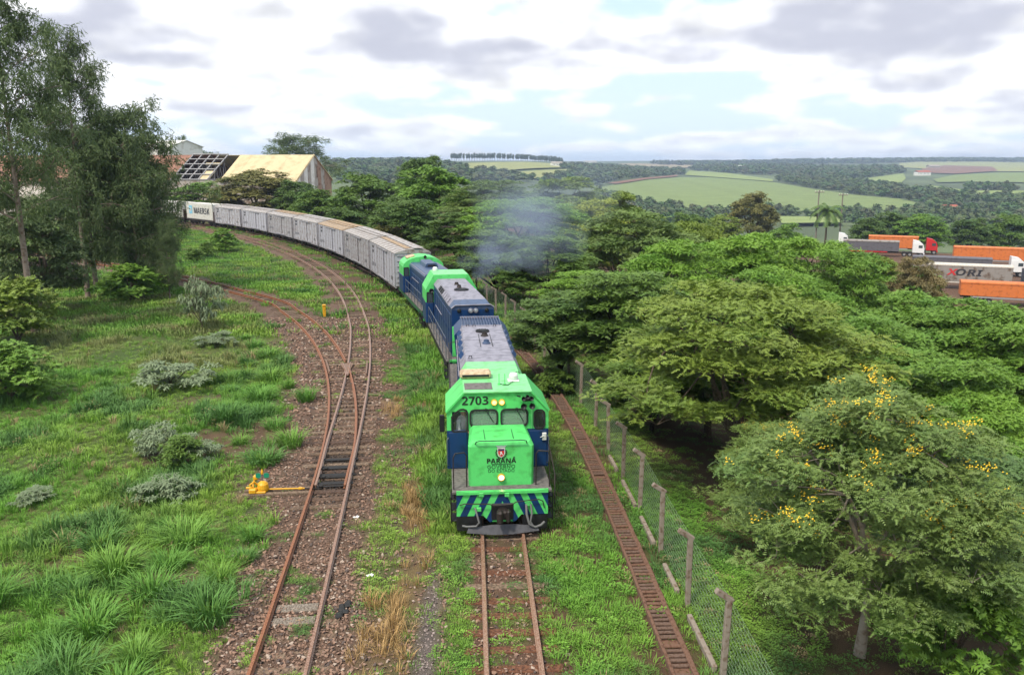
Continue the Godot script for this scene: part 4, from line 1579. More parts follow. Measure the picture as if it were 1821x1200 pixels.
func make_person(t: Vector3, turn: float, label: String) -> void:
	# one smooth body from joints: seated, leaning forward on the arms
	var J := [
		[Vector3(0, 0.02, 0), Vector3(0, 0.26, 0.02), 0.15, 0.145, 0], [Vector3(0, 0.26, 0.02), Vector3(0, 0.44, 0.05), 0.145, 0.15, 0],
		[Vector3(-0.15, 0.47, 0.05), Vector3(0.15, 0.47, 0.05), 0.075, 0.075, 0], [Vector3(0, 0.5, 0.06), Vector3(0, 0.6, 0.08), 0.055, 0.05, 1],
		[Vector3(0, 0.67, 0.09), Vector3(0, 0.74, 0.09), 0.085, 0.09, 1], [Vector3(0, 0.67, 0.15), Vector3(0, 0.7, 0.185), 0.03, 0.018, 1],
		[Vector3(-0.2, 0.45, 0.05), Vector3(-0.27, 0.2, 0.12), 0.058, 0.045, 0], [Vector3(-0.27, 0.2, 0.12), Vector3(-0.12, 0.16, 0.36), 0.04, 0.03, 1],
		[Vector3(0.2, 0.45, 0.05), Vector3(0.28, 0.22, 0.14), 0.058, 0.045, 0], [Vector3(0.28, 0.22, 0.14), Vector3(0.10, 0.24, 0.36), 0.04, 0.03, 1],
		[Vector3(-0.12, 0.16, 0.36), Vector3(-0.05, 0.15, 0.43), 0.032, 0.022, 1], [Vector3(0.10, 0.24, 0.36), Vector3(0.03, 0.23, 0.43), 0.032, 0.022, 1],
		[Vector3(-0.1, 0.0, 0.02), Vector3(-0.13, -0.02, 0.42), 0.095, 0.07, 2], [Vector3(0.1, 0.0, 0.02), Vector3(0.13, -0.02, 0.42), 0.095, 0.07, 2],
		[Vector3(-0.13, -0.02, 0.42), Vector3(-0.13, -0.44, 0.40), 0.065, 0.045, 2], [Vector3(0.13, -0.02, 0.42), Vector3(0.13, -0.44, 0.40), 0.065, 0.045, 2],
		[Vector3(-0.13, -0.45, 0.40), Vector3(-0.14, -0.47, 0.55), 0.045, 0.035, 2], [Vector3(0.13, -0.45, 0.40), Vector3(0.14, -0.47, 0.55), 0.045, 0.035, 2]]
	var cell := 0.025
	var o := Vector3(-0.42, -0.55, -0.2)
	var nx := 34
	var ny := 57
	var nzz := 34
	var f := PackedFloat32Array()
	var who := PackedByteArray()
	f.resize(nx * ny * nzz)
	who.resize(nx * ny * nzz)
	for z in nzz:
		for y in ny:
			for x in nx:
				var p := o + Vector3(x, y, z) * cell
				var d := 9.0
				var near := 9.0
				var w := 0
				for j in J:
					var a: Vector3 = j[0]
					var ab: Vector3 = j[1] - a
					var u := clampf((p - a).dot(ab) / ab.length_squared(), 0.0, 1.0)
					var e := p.distance_to(a + ab * u) - lerpf(j[2], j[3], u)
					if e < near:
						near = e
						w = j[4]
					if e < 0.2:
						var hh := maxf(0.035 - absf(d - e), 0.0) / 0.035
						d = minf(d, e) - hh * hh * 0.035 * 0.25
				f[(z * ny + y) * nx + x] = d
				who[(z * ny + y) * nx + x] = w
	var cols := [Color(0.62, 0.62, 0.66), Color(0.36, 0.20, 0.13), Color(0.03, 0.035, 0.06)]
	var at := {}
	var mb := MB.new()
	for z in nzz - 1:
		for y in ny - 1:
			for x in nx - 1:
				var sum := Vector3.ZERO
				var cnt := 0
				var k0 := (z * ny + y) * nx + x
				for e in [[0, 1], [0, nx], [0, nx * ny], [1, 1 + nx], [1, 1 + nx * ny], [nx, nx + 1], [nx, nx + nx * ny], [nx * ny, nx * ny + 1], [nx * ny, nx * ny + nx], [1 + nx, 1 + nx + nx * ny], [1 + nx * ny, 1 + nx + nx * ny], [nx + nx * ny, 1 + nx + nx * ny]]:
					var i0: int = k0 + e[0]
					var i1: int = k0 + e[1]
					if (f[i0] < 0.0) != (f[i1] < 0.0):
						var u := f[i0] / (f[i0] - f[i1])
						var q0 := Vector3(i0 % nx, (i0 / nx) % ny, i0 / (nx * ny))
						var q1 := Vector3(i1 % nx, (i1 / nx) % ny, i1 / (nx * ny))
						sum += q0.lerp(q1, u)
						cnt += 1
				if cnt:
					at[k0] = mb.v.size()
					mb.v.append(o + sum / cnt * cell)
					mb.c.append(cols[who[k0]])
					mb.n.append(Vector3(f[k0 + 1] - f[k0], f[k0 + nx] - f[k0], f[k0 + nx * ny] - f[k0]).normalized())
	for k0 in at:
		for ax in [[1, nx, nx * ny], [nx, nx * ny, 1], [nx * ny, 1, nx]]:
			var k1: int = k0 + ax[0]
			if k1 < f.size() and (f[k0] < 0.0) != (f[k1] < 0.0):
				var b: int = k0 - ax[1]
				var c: int = k0 - ax[1] - ax[2]
				var d: int = k0 - ax[2]
				if at.has(b) and at.has(c) and at.has(d):
					var q := [at[k0], at[b], at[c], at[d]]
					if f[k0] > 0.0:
						q.reverse()
					for j in [0, 2, 1, 0, 3, 2]:
						mb.i.append(q[j])
	var person := thing("person", label, "person", "", t, turn)
	part(person, "body", mb, M.skin_shirt)
	var hr := MB.new()
	hr.lathe(PackedVector2Array([Vector2(0.098, 0.0), Vector2(0.1, 0.04), Vector2(0.075, 0.085), Vector2(0.0, 0.1)]), tf(0, 0.735, 0.085), 12)
	part(person, "hair", hr, M.hair)


func emblem(t: Node3D, p: Vector3) -> void:
	# shield with twin branches under a pale crest, then the lettering
	var sh := func(w: float, h: float) -> PackedVector2Array:
		return PackedVector2Array([Vector2(-w, h), Vector2(w, h), Vector2(w, -h * 0.15), Vector2(w * 0.7, -h * 0.65), Vector2(0, -h), Vector2(-w * 0.7, -h * 0.65), Vector2(-w, -h * 0.15)])
	var e := Node3D.new()
	e.name = "emblem"
	t.add_child(e, true)
	e.position = p
	for e2 in [-1.0, 1.0]:
		var br := MB.new()
		for k in 6:
			var a := -1.35 + k * 0.36
			var c := Vector2(cos(a) * 0.135 * e2, sin(a) * 0.15 - 0.005)
			br.prism(circle(c.x, c.y, 0.022, 6), tf(0, 0, 0.004), 0.003)
		part(e, "branch", br, M.letter_black)
	var s0 := MB.new()
	s0.prism(sh.call(0.1, 0.135), tf(0, 0, 0.006), 0.005)
	part(e, "shield_border", s0, M.white_paint)
	var s1 := MB.new()
	s1.prism(sh.call(0.08, 0.112), tf(0, -0.002, 0.009), 0.002)
	part(e, "shield_field", s1, M.shield_red)
	var s2 := MB.new()
	s2.prism(PackedVector2Array([Vector2(-0.08, 0.05), Vector2(-0.04, 0.075), Vector2(0, 0.05), Vector2(0.04, 0.075), Vector2(0.08, 0.05), Vector2(0.08, 0.11), Vector2(-0.08, 0.11)]), tf(0, -0.002, 0.012), 0.002)
	part(e, "shield_chief", s2, M.shield_blue)
	var s3 := MB.new()
	s3.prism(PackedVector2Array([Vector2(-0.012, 0.04), Vector2(0.014, 0.04), Vector2(0.02, 0.0), Vector2(0.045, -0.05), Vector2(0.025, -0.055), Vector2(0.004, -0.02), Vector2(-0.03, -0.065), Vector2(-0.045, -0.055), Vector2(-0.014, 0.0), Vector2(-0.04, 0.01)]), tf(0, -0.002, 0.012), 0.002)
	part(e, "figure", s3, M.white_paint)
	var s4 := MB.new()
	s4.prism(PackedVector2Array([Vector2(-0.15, 0.21), Vector2(-0.06, 0.19), Vector2(0, 0.205), Vector2(0.06, 0.19), Vector2(0.15, 0.21), Vector2(0.1, 0.15), Vector2(-0.1, 0.15)]), tf(0, 0, 0.005), 0.004)
	part(e, "crest", s4, M.shield_silver)
	text_part(t, "lettering", "PARANÁ", 0.125, p + Vector3(0, -0.225, 0.0), 0.0, M.letter_black, 1.15)
	var ln := MB.new()
	ln.box(p + Vector3(0, -0.315, 0.003), Vector3(0.52, 0.012, 0.006))
	part(t, "rule_line", ln, M.letter_black)
	text_part(t, "lettering", "GOVERNO", 0.095, p + Vector3(0, -0.39, 0.0), 0.0, M.mid_green_trim, 1.25, false)
	text_part(t, "lettering", "DO ESTADO", 0.085, p + Vector3(0, -0.50, 0.0), 0.0, M.mid_green_trim, 1.15, false)


func chamfer_section(hw: float, eave: float, fw: float, top: float, base: float) -> PackedVector2Array:
	return PackedVector2Array([Vector2(-hw, base), Vector2(hw, base), Vector2(hw, eave), Vector2(fw, top), Vector2(-fw, top), Vector2(-hw, eave)])


func hood_doors(t: Node3D, x: float, z0: float, z1: float, y0: float, y1: float, n: int, m: Material) -> void:
	# access doors on a hood's flank
	var w := (z0 - z1) / n
	for k in n:
		var mb := MB.new()
		mb.box(Vector3(x, (y0 + y1) * 0.5, z0 - w * (k + 0.5)), Vector3(0.03, y1 - y0, w * 0.88), 0.01)
		mb.box(Vector3(x * 1.02, lerpf(y0, y1, 0.55), z0 - w * (k + 0.8)), Vector3(0.03, 0.14, 0.03), 0.008)
		part(t, "hood_door", mb, m)


func front_locomotive(s0: float) -> void:
	var t := thing("locomotive", "front diesel locomotive with bright green cab numbered 2703 and lit headlights", "locomotive", "green and blue locomotives")
	on_track(t, s0, 13.0)
	var deck := 1.28
	pilot(t, deck)
	var mb := MB.new()
	mb.box(Vector3(0, deck - 0.035, -7.15), Vector3(2.62, 0.07, 14.2), 0.01)
	part(t, "deck", mb, M.deck_grey)
	mb = MB.new()
	mb.box(Vector3(0, 1.08, -7.1), Vector3(2.3, 0.32, 13.9), 0.02)
	part(t, "underframe", mb, M.black_steel)
	mb = MB.new()
	mb.box(Vector3(0, 0.72, -7.1), Vector3(2.2, 0.55, 3.2), 0.12)
	part(t, "fuel_tank", mb, M.black_steel)
	bogie(t, -2.9, 3, 1.45)
	bogie(t, -11.3, 3, 1.45)
	# plough blade
	mb = MB.new()
	mb.prism(PackedVector2Array([Vector2(-0.95, 0.0), Vector2(-0.25, -0.07), Vector2(0.25, -0.07), Vector2(0.95, 0.0), Vector2(0.9, 0.13), Vector2(0.3, 0.19), Vector2(-0.3, 0.19), Vector2(-0.9, 0.13)]), Transform3D(Basis(Vector3.RIGHT, -0.5), Vector3(0, 0.25, 0.22)), 0.05)
	part(t, "plough", mb, M.plow_grey)
	coupler(t, 0.2)
	mb = MB.new()
	mb.box(Vector3(0, 0.72, -0.02), Vector3(0.62, 0.5, 0.1), 0.05)
	part(t, "coupler_pocket", mb, M.black_steel)
	# brake hoses
	for h in [[-0.82, [Vector3(-0.72, 0.86, 0.05), Vector3(-0.68, 0.74, 0.16), Vector3(-0.62, 0.52, 0.2), Vector3(-0.7, 0.42, 0.2), Vector3(-0.95, 0.4, 0.16), Vector3(-1.06, 0.42, 0.14)], 0.028], [0.7, [Vector3(0.62, 0.92, 0.05), Vector3(0.62, 0.7, 0.18), Vector3(0.68, 0.45, 0.22), Vector3(0.84, 0.34, 0.2), Vector3(1.0, 0.38, 0.17), Vector3(1.1, 0.46, 0.14)], 0.032], [0.6, [Vector3(0.74, 0.92, 0.05), Vector3(0.76, 0.72, 0.16), Vector3(0.72, 0.5, 0.2), Vector3(0.8, 0.36, 0.2)], 0.026]]:
		mb = MB.new()
		mb.wire(h[1], h[2], 8)
		part(t, "brake_hose", mb, M.hose)
	for c in [Vector3(-0.55, 1.22, 0.03), Vector3(0.12, 1.2, 0.03), Vector3(-0.62, 0.82, 0.04), Vector3(0.66, 0.93, 0.04)]:
		mb = MB.new()
		mb.box(c, Vector3(0.13, 0.12, 0.07), 0.015)
		part(t, "pipe_bracket", mb, M.green_paint)
	# uncoupling lever across the pilot
	handrail(t, [Vector3(-1.12, 0.94, 0.03), Vector3(-1.0, 1.0, 0.08), Vector3(-0.35, 0.98, 0.1), Vector3(-0.22, 0.94, 0.12), Vector3(0.24, 0.96, 0.12), Vector3(0.36, 1.02, 0.1), Vector3(0.95, 1.06, 0.08), Vector3(1.06, 1.0, 0.05), Vector3(1.1, 0.8, 0.05)], 0.014, M.dark_steel, "uncoupling_lever")
	# nose
	var nf := -0.42
	var nb := -1.72
	mb = MB.new()
	var f0 := [Vector3(-0.80, deck, nf), Vector3(0.80, deck, nf), Vector3(0.82, 2.36, nf - 0.02), Vector3(0.74, 2.46, nf - 0.05), Vector3(-0.74, 2.46, nf - 0.05), Vector3(-0.82, 2.36, nf - 0.02)]
	var f1 := [Vector3(-0.86, deck, nf - 0.06), Vector3(0.86, deck, nf - 0.06), Vector3(0.87, 2.36, nf - 0.09), Vector3(0.78, 2.5, nf - 0.16), Vector3(-0.78, 2.5, nf - 0.16), Vector3(-0.87, 2.36, nf - 0.09)]
	var f2 := [Vector3(-0.84, deck, nb), Vector3(0.84, deck, nb), Vector3(0.80, 2.44, nb), Vector3(0.70, 2.54, nb), Vector3(-0.70, 2.54, nb), Vector3(-0.80, 2.44, nb)]
	for k in 6:
		var l := (k + 1) % 6
		mb.quad_out(f0[k], f0[l], f1[l], f1[k], Vector3(0, 1.8, -1.0))
		mb.quad_out(f1[k], f1[l], f2[l], f2[k], Vector3(0, 1.8, -1.0))
	mb.quad(f0[0], f0[1], f0[2], f0[5])
	mb.quad(f0[5], f0[2], f0[3], f0[4])
	var nose := part(t, "nose", mb, M.green_paint)
	for x in [-0.42, 0.34]:
		mb = MB.new()
		mb.box(Vector3(x, 2.522, -1.1), Vector3(0.02, 0.012, 1.0), 0.003)
		part(nose, "panel_seam", mb, M.mid_green_trim)
	handrail(nose, [Vector3(-0.68, 2.44, nf - 0.02), Vector3(-0.66, 2.52, nf + 0.05), Vector3(-0.58, 2.545, nf + 0.06), Vector3(0.58, 2.545, nf + 0.06), Vector3(0.66, 2.52, nf + 0.05), Vector3(0.68, 2.44, nf - 0.02)], 0.016, M.mid_green_trim)
	emblem(nose, Vector3(0.0, 2.19, nf - 0.006))
	headlamp(nose, Vector3(0, 1.51, nf + 0.02), 0.075, M.lamp_white)
	# deck edge strip in front of the nose
	mb = MB.new()
	mb.prism(PackedVector2Array([Vector2(-1.15, 0.0), Vector2(1.15, 0.0), Vector2(0.95, 0.32), Vector2(-0.95, 0.32)]), Transform3D(Basis(Vector3.RIGHT, -PI / 2), Vector3(0, deck + 0.012, -0.02)), 0.01)
	part(t, "tread_plate", mb, M.deck_grey)
	# cab: lower blue walls, upper green shell with window holes
	var cf := -1.74
	var cb := -3.55
	var hw := 1.42
	var by := 2.40
	mb = MB.new()
	for e in [-1.0, 1.0]:
		mb.box(Vector3(e * (hw - 0.02), (deck + by) * 0.5, (cf + cb) * 0.5), Vector3(0.04, by - deck, cf - cb), 0.006)
		mb.box(Vector3(e * 1.12, (deck + by) * 0.5, cf - 0.02), Vector3(0.56, by - deck, 0.04), 0.004)
	mb.box(Vector3(0, (deck + by) * 0.5, cb + 0.02), Vector3(2.76, by - deck, 0.04))
	var low := part(t, "cab_lower_wall", mb, M.blue_paint)
	mb = MB.new()
	mb.box(Vector3(0, deck + 0.35, (cf + cb) * 0.5), Vector3(2.7, 0.05, 1.7))
	part(t, "cab_floor", mb, M.cab_inside)
	for e in [-1.0, 1.0]:
		mb = MB.new()
		mb.box(Vector3(e * 1.12, 1.83, cf + 0.012), Vector3(0.5, 1.04, 0.024), 0.01)
		part(low, "cab_door", mb, M.blue_paint)
	var at := tf(0, 0, cf)
	mb = MB.new()
	var holes := [[-1.27, -0.85, by, 2.94], [-0.75, -0.03, 2.5, 2.97], [0.11, 0.81, 2.5, 2.97], [1.01, 1.31, by + 0.02, 2.9]]
	wall_with_holes(mb, -hw, hw, by, 2.97, holes, at, 0.05)
	mb.prism(PackedVector2Array([Vector2(-hw, 2.97), Vector2(hw, 2.97), Vector2(0.94, 3.47), Vector2(-0.94, 3.47)]), at, 0.05)
	part(t, "cab_front_wall", mb, M.green_paint)
	window(t, rect(-0.39, 2.735, 0.80, 0.53, 0.14), rect(-0.39, 2.735, 0.70, 0.43, 0.10), at)
	window(t, rect(0.46, 2.735, 0.78, 0.53, 0.14), rect(0.46, 2.735, 0.68, 0.43, 0.10), at)
	var lo := PackedVector2Array([Vector2(-1.30, 2.40), Vector2(-1.24, 2.35), Vector2(-0.88, 2.35), Vector2(-0.82, 2.40), Vector2(-0.82, 2.90), Vector2(-0.86, 2.99), Vector2(-0.95, 3.03), Vector2(-1.05, 3.02), Vector2(-1.20, 2.92), Vector2(-1.30, 2.80)])
	var li := PackedVector2Array()
	for q in lo:
		li.append(Vector2(-1.06, 2.68) + (q - Vector2(-1.06, 2.68)) * Vector2(0.83, 0.88))
	lo.reverse()
	li.reverse()
	if Geometry2D.is_polygon_clockwise(lo):
		lo.reverse()
		li.reverse()
	window(t, lo, li, at, "door_window")
	window(t, rect(1.16, 2.67, 0.34, 0.58, 0.14), rect(1.16, 2.67, 0.25, 0.49, 0.1), at, "door_window")
	# wipers
	for w in [[-0.36, -0.12], [0.50, 0.72]]:
		mb = MB.new()
		mb.rod(Vector3(w[0] + 0.02, 2.99, cf + 0.05), Vector3(w[1], 2.62, cf + 0.045), 0.011, 4)
		mb.box(Vector3(w[0] + 0.02, 3.0, cf + 0.04), Vector3(0.06, 0.05, 0.05), 0.01)
		part(t, "wiper", mb, M.rubber)
	# green upper side walls and the roof slopes
	mb = MB.new()
	for e in [-1.0, 1.0]:
		mb.box(Vector3(e * (hw - 0.02), 2.685, -3.38), Vector3(0.04, 0.57, 0.34), 0.004)
		mb.box(Vector3(e * (hw - 0.02), 2.685, -1.93), Vector3(0.04, 0.57, 0.28), 0.004)
		mb.box(Vector3(e * (hw - 0.02), 2.935, -2.64), Vector3(0.038, 0.07, 1.14), 0.004)
	mb.prism(PackedVector2Array([Vector2(-hw + 0.05, by), Vector2(hw - 0.05, by), Vector2(hw - 0.05, 2.93), Vector2(0.9, 3.45), Vector2(-0.9, 3.45), Vector2(-hw + 0.05, 2.93)]), tf(0, 0, cb + 0.04), 0.03)
	part(t, "cab_side_wall", mb, M.green_paint)
	for e in [-1.0, 1.0]:
		var sg := MB.new()
		sg.box(Vector3(e * (hw - 0.03), 2.65, -2.64), Vector3(0.012, 0.5, 1.14))
		part(t, "side_window", sg, M.clear_glass)
		# roof slope: eave to roof edge
		var sl := MB.new()
		var a := Vector3(e * (hw + 0.03), 2.95, cf + 0.05)
		var b := Vector3(e * 0.94, 3.5, cf + 0.05)
		var a2 := Vector3(e * (hw + 0.03), 2.95, cb)
		var b2 := Vector3(e * 0.94, 3.5, cb)
		sl.quad_out(a, b, b2, a2, Vector3(0, 2.5, -2.6))
		var dn := Vector3(-e * 0.03, -0.035, 0)
		sl.quad_out(a + dn, b + dn, b2 + dn, a2 + dn, Vector3(e * 3, 4.5, -2.6))
		sl.quad_out(a, b, b + dn, a + dn, Vector3(0, 2.5, -2.6))
		sl.quad_out(a2, b2, b2 + dn, a2 + dn, Vector3(0, 2.5, -2.6))
		sl.quad_out(a, a2, a2 + dn, a + dn, Vector3(0, 3.5, -2.6))
		part(t, "roof_slope", sl, M.green_paint)
	mb = MB.new()
	mb.box(Vector3(0, 3.49, (cf + cb) * 0.5 + 0.02), Vector3(1.9, 0.05, cf - cb + 0.08), 0.012)
	part(t, "cab_roof", mb, M.green_faded)
	# things on the cab front and roof
	headlamp(t, Vector3(-0.10, 3.19, cf + 0.02), 0.068, M.lamp_warm)
	headlamp(t, Vector3(0.11, 3.19, cf + 0.02), 0.068, M.lamp_warm)
	text_part(t, "number_lettering", "2703", 0.235, Vector3(-0.63, 3.24, cf + 0.004), 0.0, M.letter_black, 1.05)
	mb = MB.new()
	for h in [[0.70, 3.13, 0.085, 0.26], [0.93, 3.13, 0.085, 0.26], [0.70, 3.33, 0.06, 0.2], [0.92, 3.34, 0.06, 0.22], [0.81, 3.38, 0.055, 0.2]]:
		mb.lathe(PackedVector2Array([Vector2(0.02, 0.0), Vector2(0.03, h[3] * 0.6), Vector2(h[2], h[3]), Vector2(h[2] * 0.8, h[3] - 0.01), Vector2(0.0, h[3] * 0.7)]), Transform3D(Basis(Vector3.RIGHT, PI / 2), Vector3(h[0], h[1], cf + 0.02)), 12)
	mb.box(Vector3(0.81, 3.28, cf + 0.06), Vector3(0.3, 0.12, 0.1), 0.03)
	mb.rod(Vector3(0.62, 3.36, cf + 0.1), Vector3(0.52, 3.4, cf + 0.12), 0.02)
	part(t, "horn", mb, M.black_steel)
	handrail(t, [Vector3(0.95, 3.05, cf + 0.02), Vector3(0.95, 2.42, cf + 0.02)], 0.012, M.green_faded, "air_pipe")
	mb = MB.new()
	mb.box(Vector3(-0.56, 3.62, -3.28), Vector3(0.92, 0.2, 0.5), 0.06)
	var ac := part(t, "air_conditioner", mb, M.cream)
	mb = MB.new()
	mb.box(Vector3(-0.56, 3.62, -3.03), Vector3(0.78, 0.07, 0.03), 0.01)
	part(ac, "grille", mb, M.black_steel)
	mb = MB.new()
	mb.box(Vector3(-0.52, 3.522, -2.25), Vector3(0.78, 0.016, 0.7), 0.006)
	part(t, "roof_hatch", mb, M.deck_grey)
	mb = MB.new()
	mb.box(Vector3(0.52, 3.54, -2.75), Vector3(0.34, 0.06, 0.3), 0.02)
	mb.lathe(PackedVector2Array([Vector2(0.13, 0.0), Vector2(0.14, 0.05), Vector2(0.135, 0.12), Vector2(0.1, 0.18), Vector2(0.0, 0.2)]), tf(0.52, 3.57, -2.75), 16)
	part(t, "antenna_dome", mb, M.white_paint)
	for a in [[0.08, -2.4], [0.24, -2.35]]:
		mb = MB.new()
		mb.box(Vector3(a[0], 3.54, a[1]), Vector3(0.08, 0.05, 0.08), 0.015)
		mb.rod(Vector3(a[0], 3.5, a[1]), Vector3(a[0], 3.84, a[1]), 0.012, 5)
		part(t, "antenna", mb, M.green_paint)
	handrail(t, [Vector3(0.08, 3.55, -2.4), Vector3(0.18, 3.54, -2.3), Vector3(0.32, 3.53, -2.28), Vector3(0.5, 3.55, -2.6)], 0.01, M.black_steel, "antenna_cable")
	# white switch box and handle on the right door, mirror on the left
	mb = MB.new()
	mb.box(Vector3(1.3, 2.18, cf + 0.05), Vector3(0.12, 0.22, 0.05), 0.012)
	mb.rod(Vector3(1.28, 2.2, cf + 0.08), Vector3(1.18, 2.17, cf + 0.1), 0.012, 5)
	part(t, "switch_box", mb, M.white_paint)
	mb = MB.new()
	mb.box(Vector3(-1.55, 2.6, cf - 0.05), Vector3(0.14, 0.5, 0.06), 0.02)
	mb.rod(Vector3(-1.5, 2.75, cf - 0.08), Vector3(-1.36, 2.75, cf - 0.08), 0.015, 5)
	part(t, "mirror", mb, M.black_steel)
	for e in [-1.0, 1.0]:
		handrail(t, [Vector3(e * 1.38, 2.2, cf + 0.02), Vector3(e * 1.42, 2.15, cf + 0.08), Vector3(e * 1.42, 1.45, cf + 0.1), Vector3(e * 1.38, 1.4, cf + 0.02)], 0.016, M.rail_blue_steel)
		# looped rail at the front corner
		handrail(t, [Vector3(e * 1.26, 0.95, -0.22), Vector3(e * 1.27, deck + 0.86, -0.25), Vector3(e * 1.22, deck + 0.97, -0.28), Vector3(e * 0.98, deck + 0.97, -0.34), Vector3(e * 0.92, deck + 0.88, -0.36), Vector3(e * 0.92, deck, -0.36)], 0.018, M.dark_steel)
	handrail(t, [Vector3(1.42, deck + 0.7, -1.7), Vector3(1.46, deck + 0.2, -0.6), Vector3(1.42, 0.75, -0.3), Vector3(1.2, 0.9, -0.1)], 0.018, M.dark_steel)
	# crew seat inside
	mb = MB.new()
	mb.box(Vector3(-1.02, 1.93, -2.2), Vector3(0.45, 0.1, 0.45), 0.03)
	mb.box(Vector3(-1.02, 2.1, -2.5), Vector3(0.42, 0.6, 0.08), 0.03)
	mb.box(Vector3(-1.02, 1.75, -2.2), Vector3(0.15, 0.35, 0.15), 0.02)
	part(t, "crew_seat", mb, M.black_steel)
	mb = MB.new()
	mb.box(Vector3(0.1, 2.15, -2.2), Vector3(1.1, 0.75, 0.4), 0.04)
	part(t, "control_desk", mb, M.cab_inside)
	# hood: green start, then blue with a grey roof, radiator fins at the end
	var he := -13.45
	mb = MB.new()
	mb.sweep_z(chamfer_section(0.98, 3.16, 0.78, 3.47, deck), cb, -5.4)
	part(t, "hood_front", mb, M.green_faded)
	mb = MB.new()
	mb.sweep_z(PackedVector2Array([Vector2(-0.96, deck), Vector2(0.96, deck), Vector2(0.96, 3.14), Vector2(-0.96, 3.14)]), -5.4, he)
	var hood := part(t, "hood", mb, M.blue_paint)
	# roof plates, each with its seam
	var z := -5.4
	var n := 0
	for l in [0.95, 1.1, 1.35, 1.35, 1.3]:
		mb = MB.new()
		mb.sweep_z(PackedVector2Array([Vector2(-0.965, 3.13), Vector2(0.965, 3.13), Vector2(0.965, 3.17), Vector2(0.77, 3.46 + 0.006 * (n % 2)), Vector2(-0.77, 3.46 + 0.006 * (n % 2)), Vector2(-0.965, 3.17)]), z - 0.01, z - l + 0.01)
		part(t, "roof_plate", mb, M.roof_grey)
		z -= l
		n += 1
	# radiator section: wider blue flare with slats
	mb = MB.new()
	mb.sweep_z(PackedVector2Array([Vector2(-1.02, 2.3), Vector2(1.02, 2.3), Vector2(1.08, 3.1), Vector2(0.8, 3.40), Vector2(-0.8, 3.40), Vector2(-1.08, 3.1)]), z, he)
	var rad := part(t, "radiator", mb, M.blue_paint)
	for k in 15:
		mb = MB.new()
		mb.box(Vector3(-0.77 + k * 0.11, 3.45, (z + he) * 0.5), Vector3(0.035, 0.09, z - he - 0.06), 0.008)
		part(rad, "fin", mb, M.roof_blue)
	mb = MB.new()
	mb.box(Vector3(0, 3.44, z - 0.02), Vector3(1.62, 0.1, 0.05), 0.01)
	part(rad, "frame_bar", mb, M.roof_grey)
	mb = MB.new()
	mb.box(Vector3(0, 3.44, he + 0.02), Vector3(1.62, 0.1, 0.05), 0.01)
	part(rad, "frame_bar", mb, M.roof_grey)
	# scoops along both shoulders
	for e in [-1.0, 1.0]:
		for k in 5:
			mb = MB.new()
			var zc := -6.75 - k * 0.9
			mb.prism(PackedVector2Array([Vector2(0, -0.01), Vector2(0.4, -0.01), Vector2(0.4, 0.10)]), Transform3D(Basis(Vector3(0, 0, -1), Vector3(e * 0.83, 0.557, 0), Vector3(0.557, -e * 0.83, 0)), Vector3(0.92, 3.235, zc) if e > 0 else Vector3(-0.81, 3.40, zc)), 0.2)
			part(t, "air_scoop", mb, M.blue_paint if k % 2 == 0 else M.roof_blue)
		hood_doors(t, e * 0.97, -5.6, -11.3, deck + 0.1, 2.9, 8, M.blue_paint)
		mb = MB.new()
		mb.box(Vector3(e * 1.0, 2.96, -8.4), Vector3(0.04, 0.05, 5.6), 0.01)
		part(t, "grab_rail", mb, M.roof_grey)
		side_rails(t, e * 1.29, -3.8, -14.1, deck, M.dark_steel)
	# roof details: fan, two stacks, seams, lifting eyes
	mb = MB.new()
	mb.lathe(PackedVector2Array([Vector2(0.26, 0.0), Vector2(0.26, 0.06), Vector2(0.22, 0.07), Vector2(0.2, 0.03), Vector2(0.0, 0.03)]), tf(-0.02, 3.46, -10.3), 18)
	for k in 6:
		mb.box(Vector3(-0.02, 3.53, -10.3), Vector3(0.5, 0.015, 0.03), 0.004, Basis(Vector3.UP, k * PI / 6))
	part(t, "roof_fan", mb, M.black_steel)
	for q in [-9.5, -8.2]:
		mb = MB.new()
		mb.lathe(PackedVector2Array([Vector2(0.15, 0.0), Vector2(0.14, 0.04), Vector2(0.1, 0.07), Vector2(0.09, 0.14), Vector2(0.07, 0.14), Vector2(0.06, 0.04), Vector2(0, 0.04)]), tf(0.02, 3.46, q), 14)
		part(t, "exhaust_stack", mb, M.dark_steel if q < -9 else M.roof_blue)
	for x in [-0.2, 0.22]:
		for k in 7:
			mb = MB.new()
			mb.box(Vector3(x, 3.472, -7.75 - k * 0.32), Vector3(0.03, 0.014, 0.2), 0.004)
			part(t, "roof_hinge", mb, M.black_steel)
	for q in [[-0.62, -5.9], [-0.3, -11.3], [-0.55, -11.3], [0.5, -11.3], [0.72, -3.7], [-0.7, -3.7]]:
		mb = MB.new()
		mb.wire([Vector3(q[0] - 0.05, 3.47, q[1]), Vector3(q[0] - 0.04, 3.55, q[1]), Vector3(q[0] + 0.04, 3.55, q[1]), Vector3(q[0] + 0.05, 3.47, q[1])], 0.014, 5)
		part(t, "lifting_eye", mb, M.black_steel)
	# battery box and green tail of the walkway on the left
	mb = MB.new()
	mb.box(Vector3(-1.06, deck + 0.32, -5.6), Vector3(0.16, 0.6, 0.8), 0.03)
	part(t, "battery_box", mb, M.green_paint)
	handrail(t, [Vector3(-1.2, deck, -14.2), Vector3(-1.2, deck + 0.95, -14.2), Vector3(-0.3, deck + 0.95, -14.2), Vector3(-0.3, deck, -14.2)], 0.018, M.dark_steel)
	handrail(t, [Vector3(1.2, deck, -14.2), Vector3(1.2, deck + 0.95, -14.2), Vector3(0.3, deck + 0.95, -14.2), Vector3(0.3, deck, -14.2)], 0.018, M.dark_steel)
	var pw := t.transform * Vector3(-1.02, 2.12, -2.2)
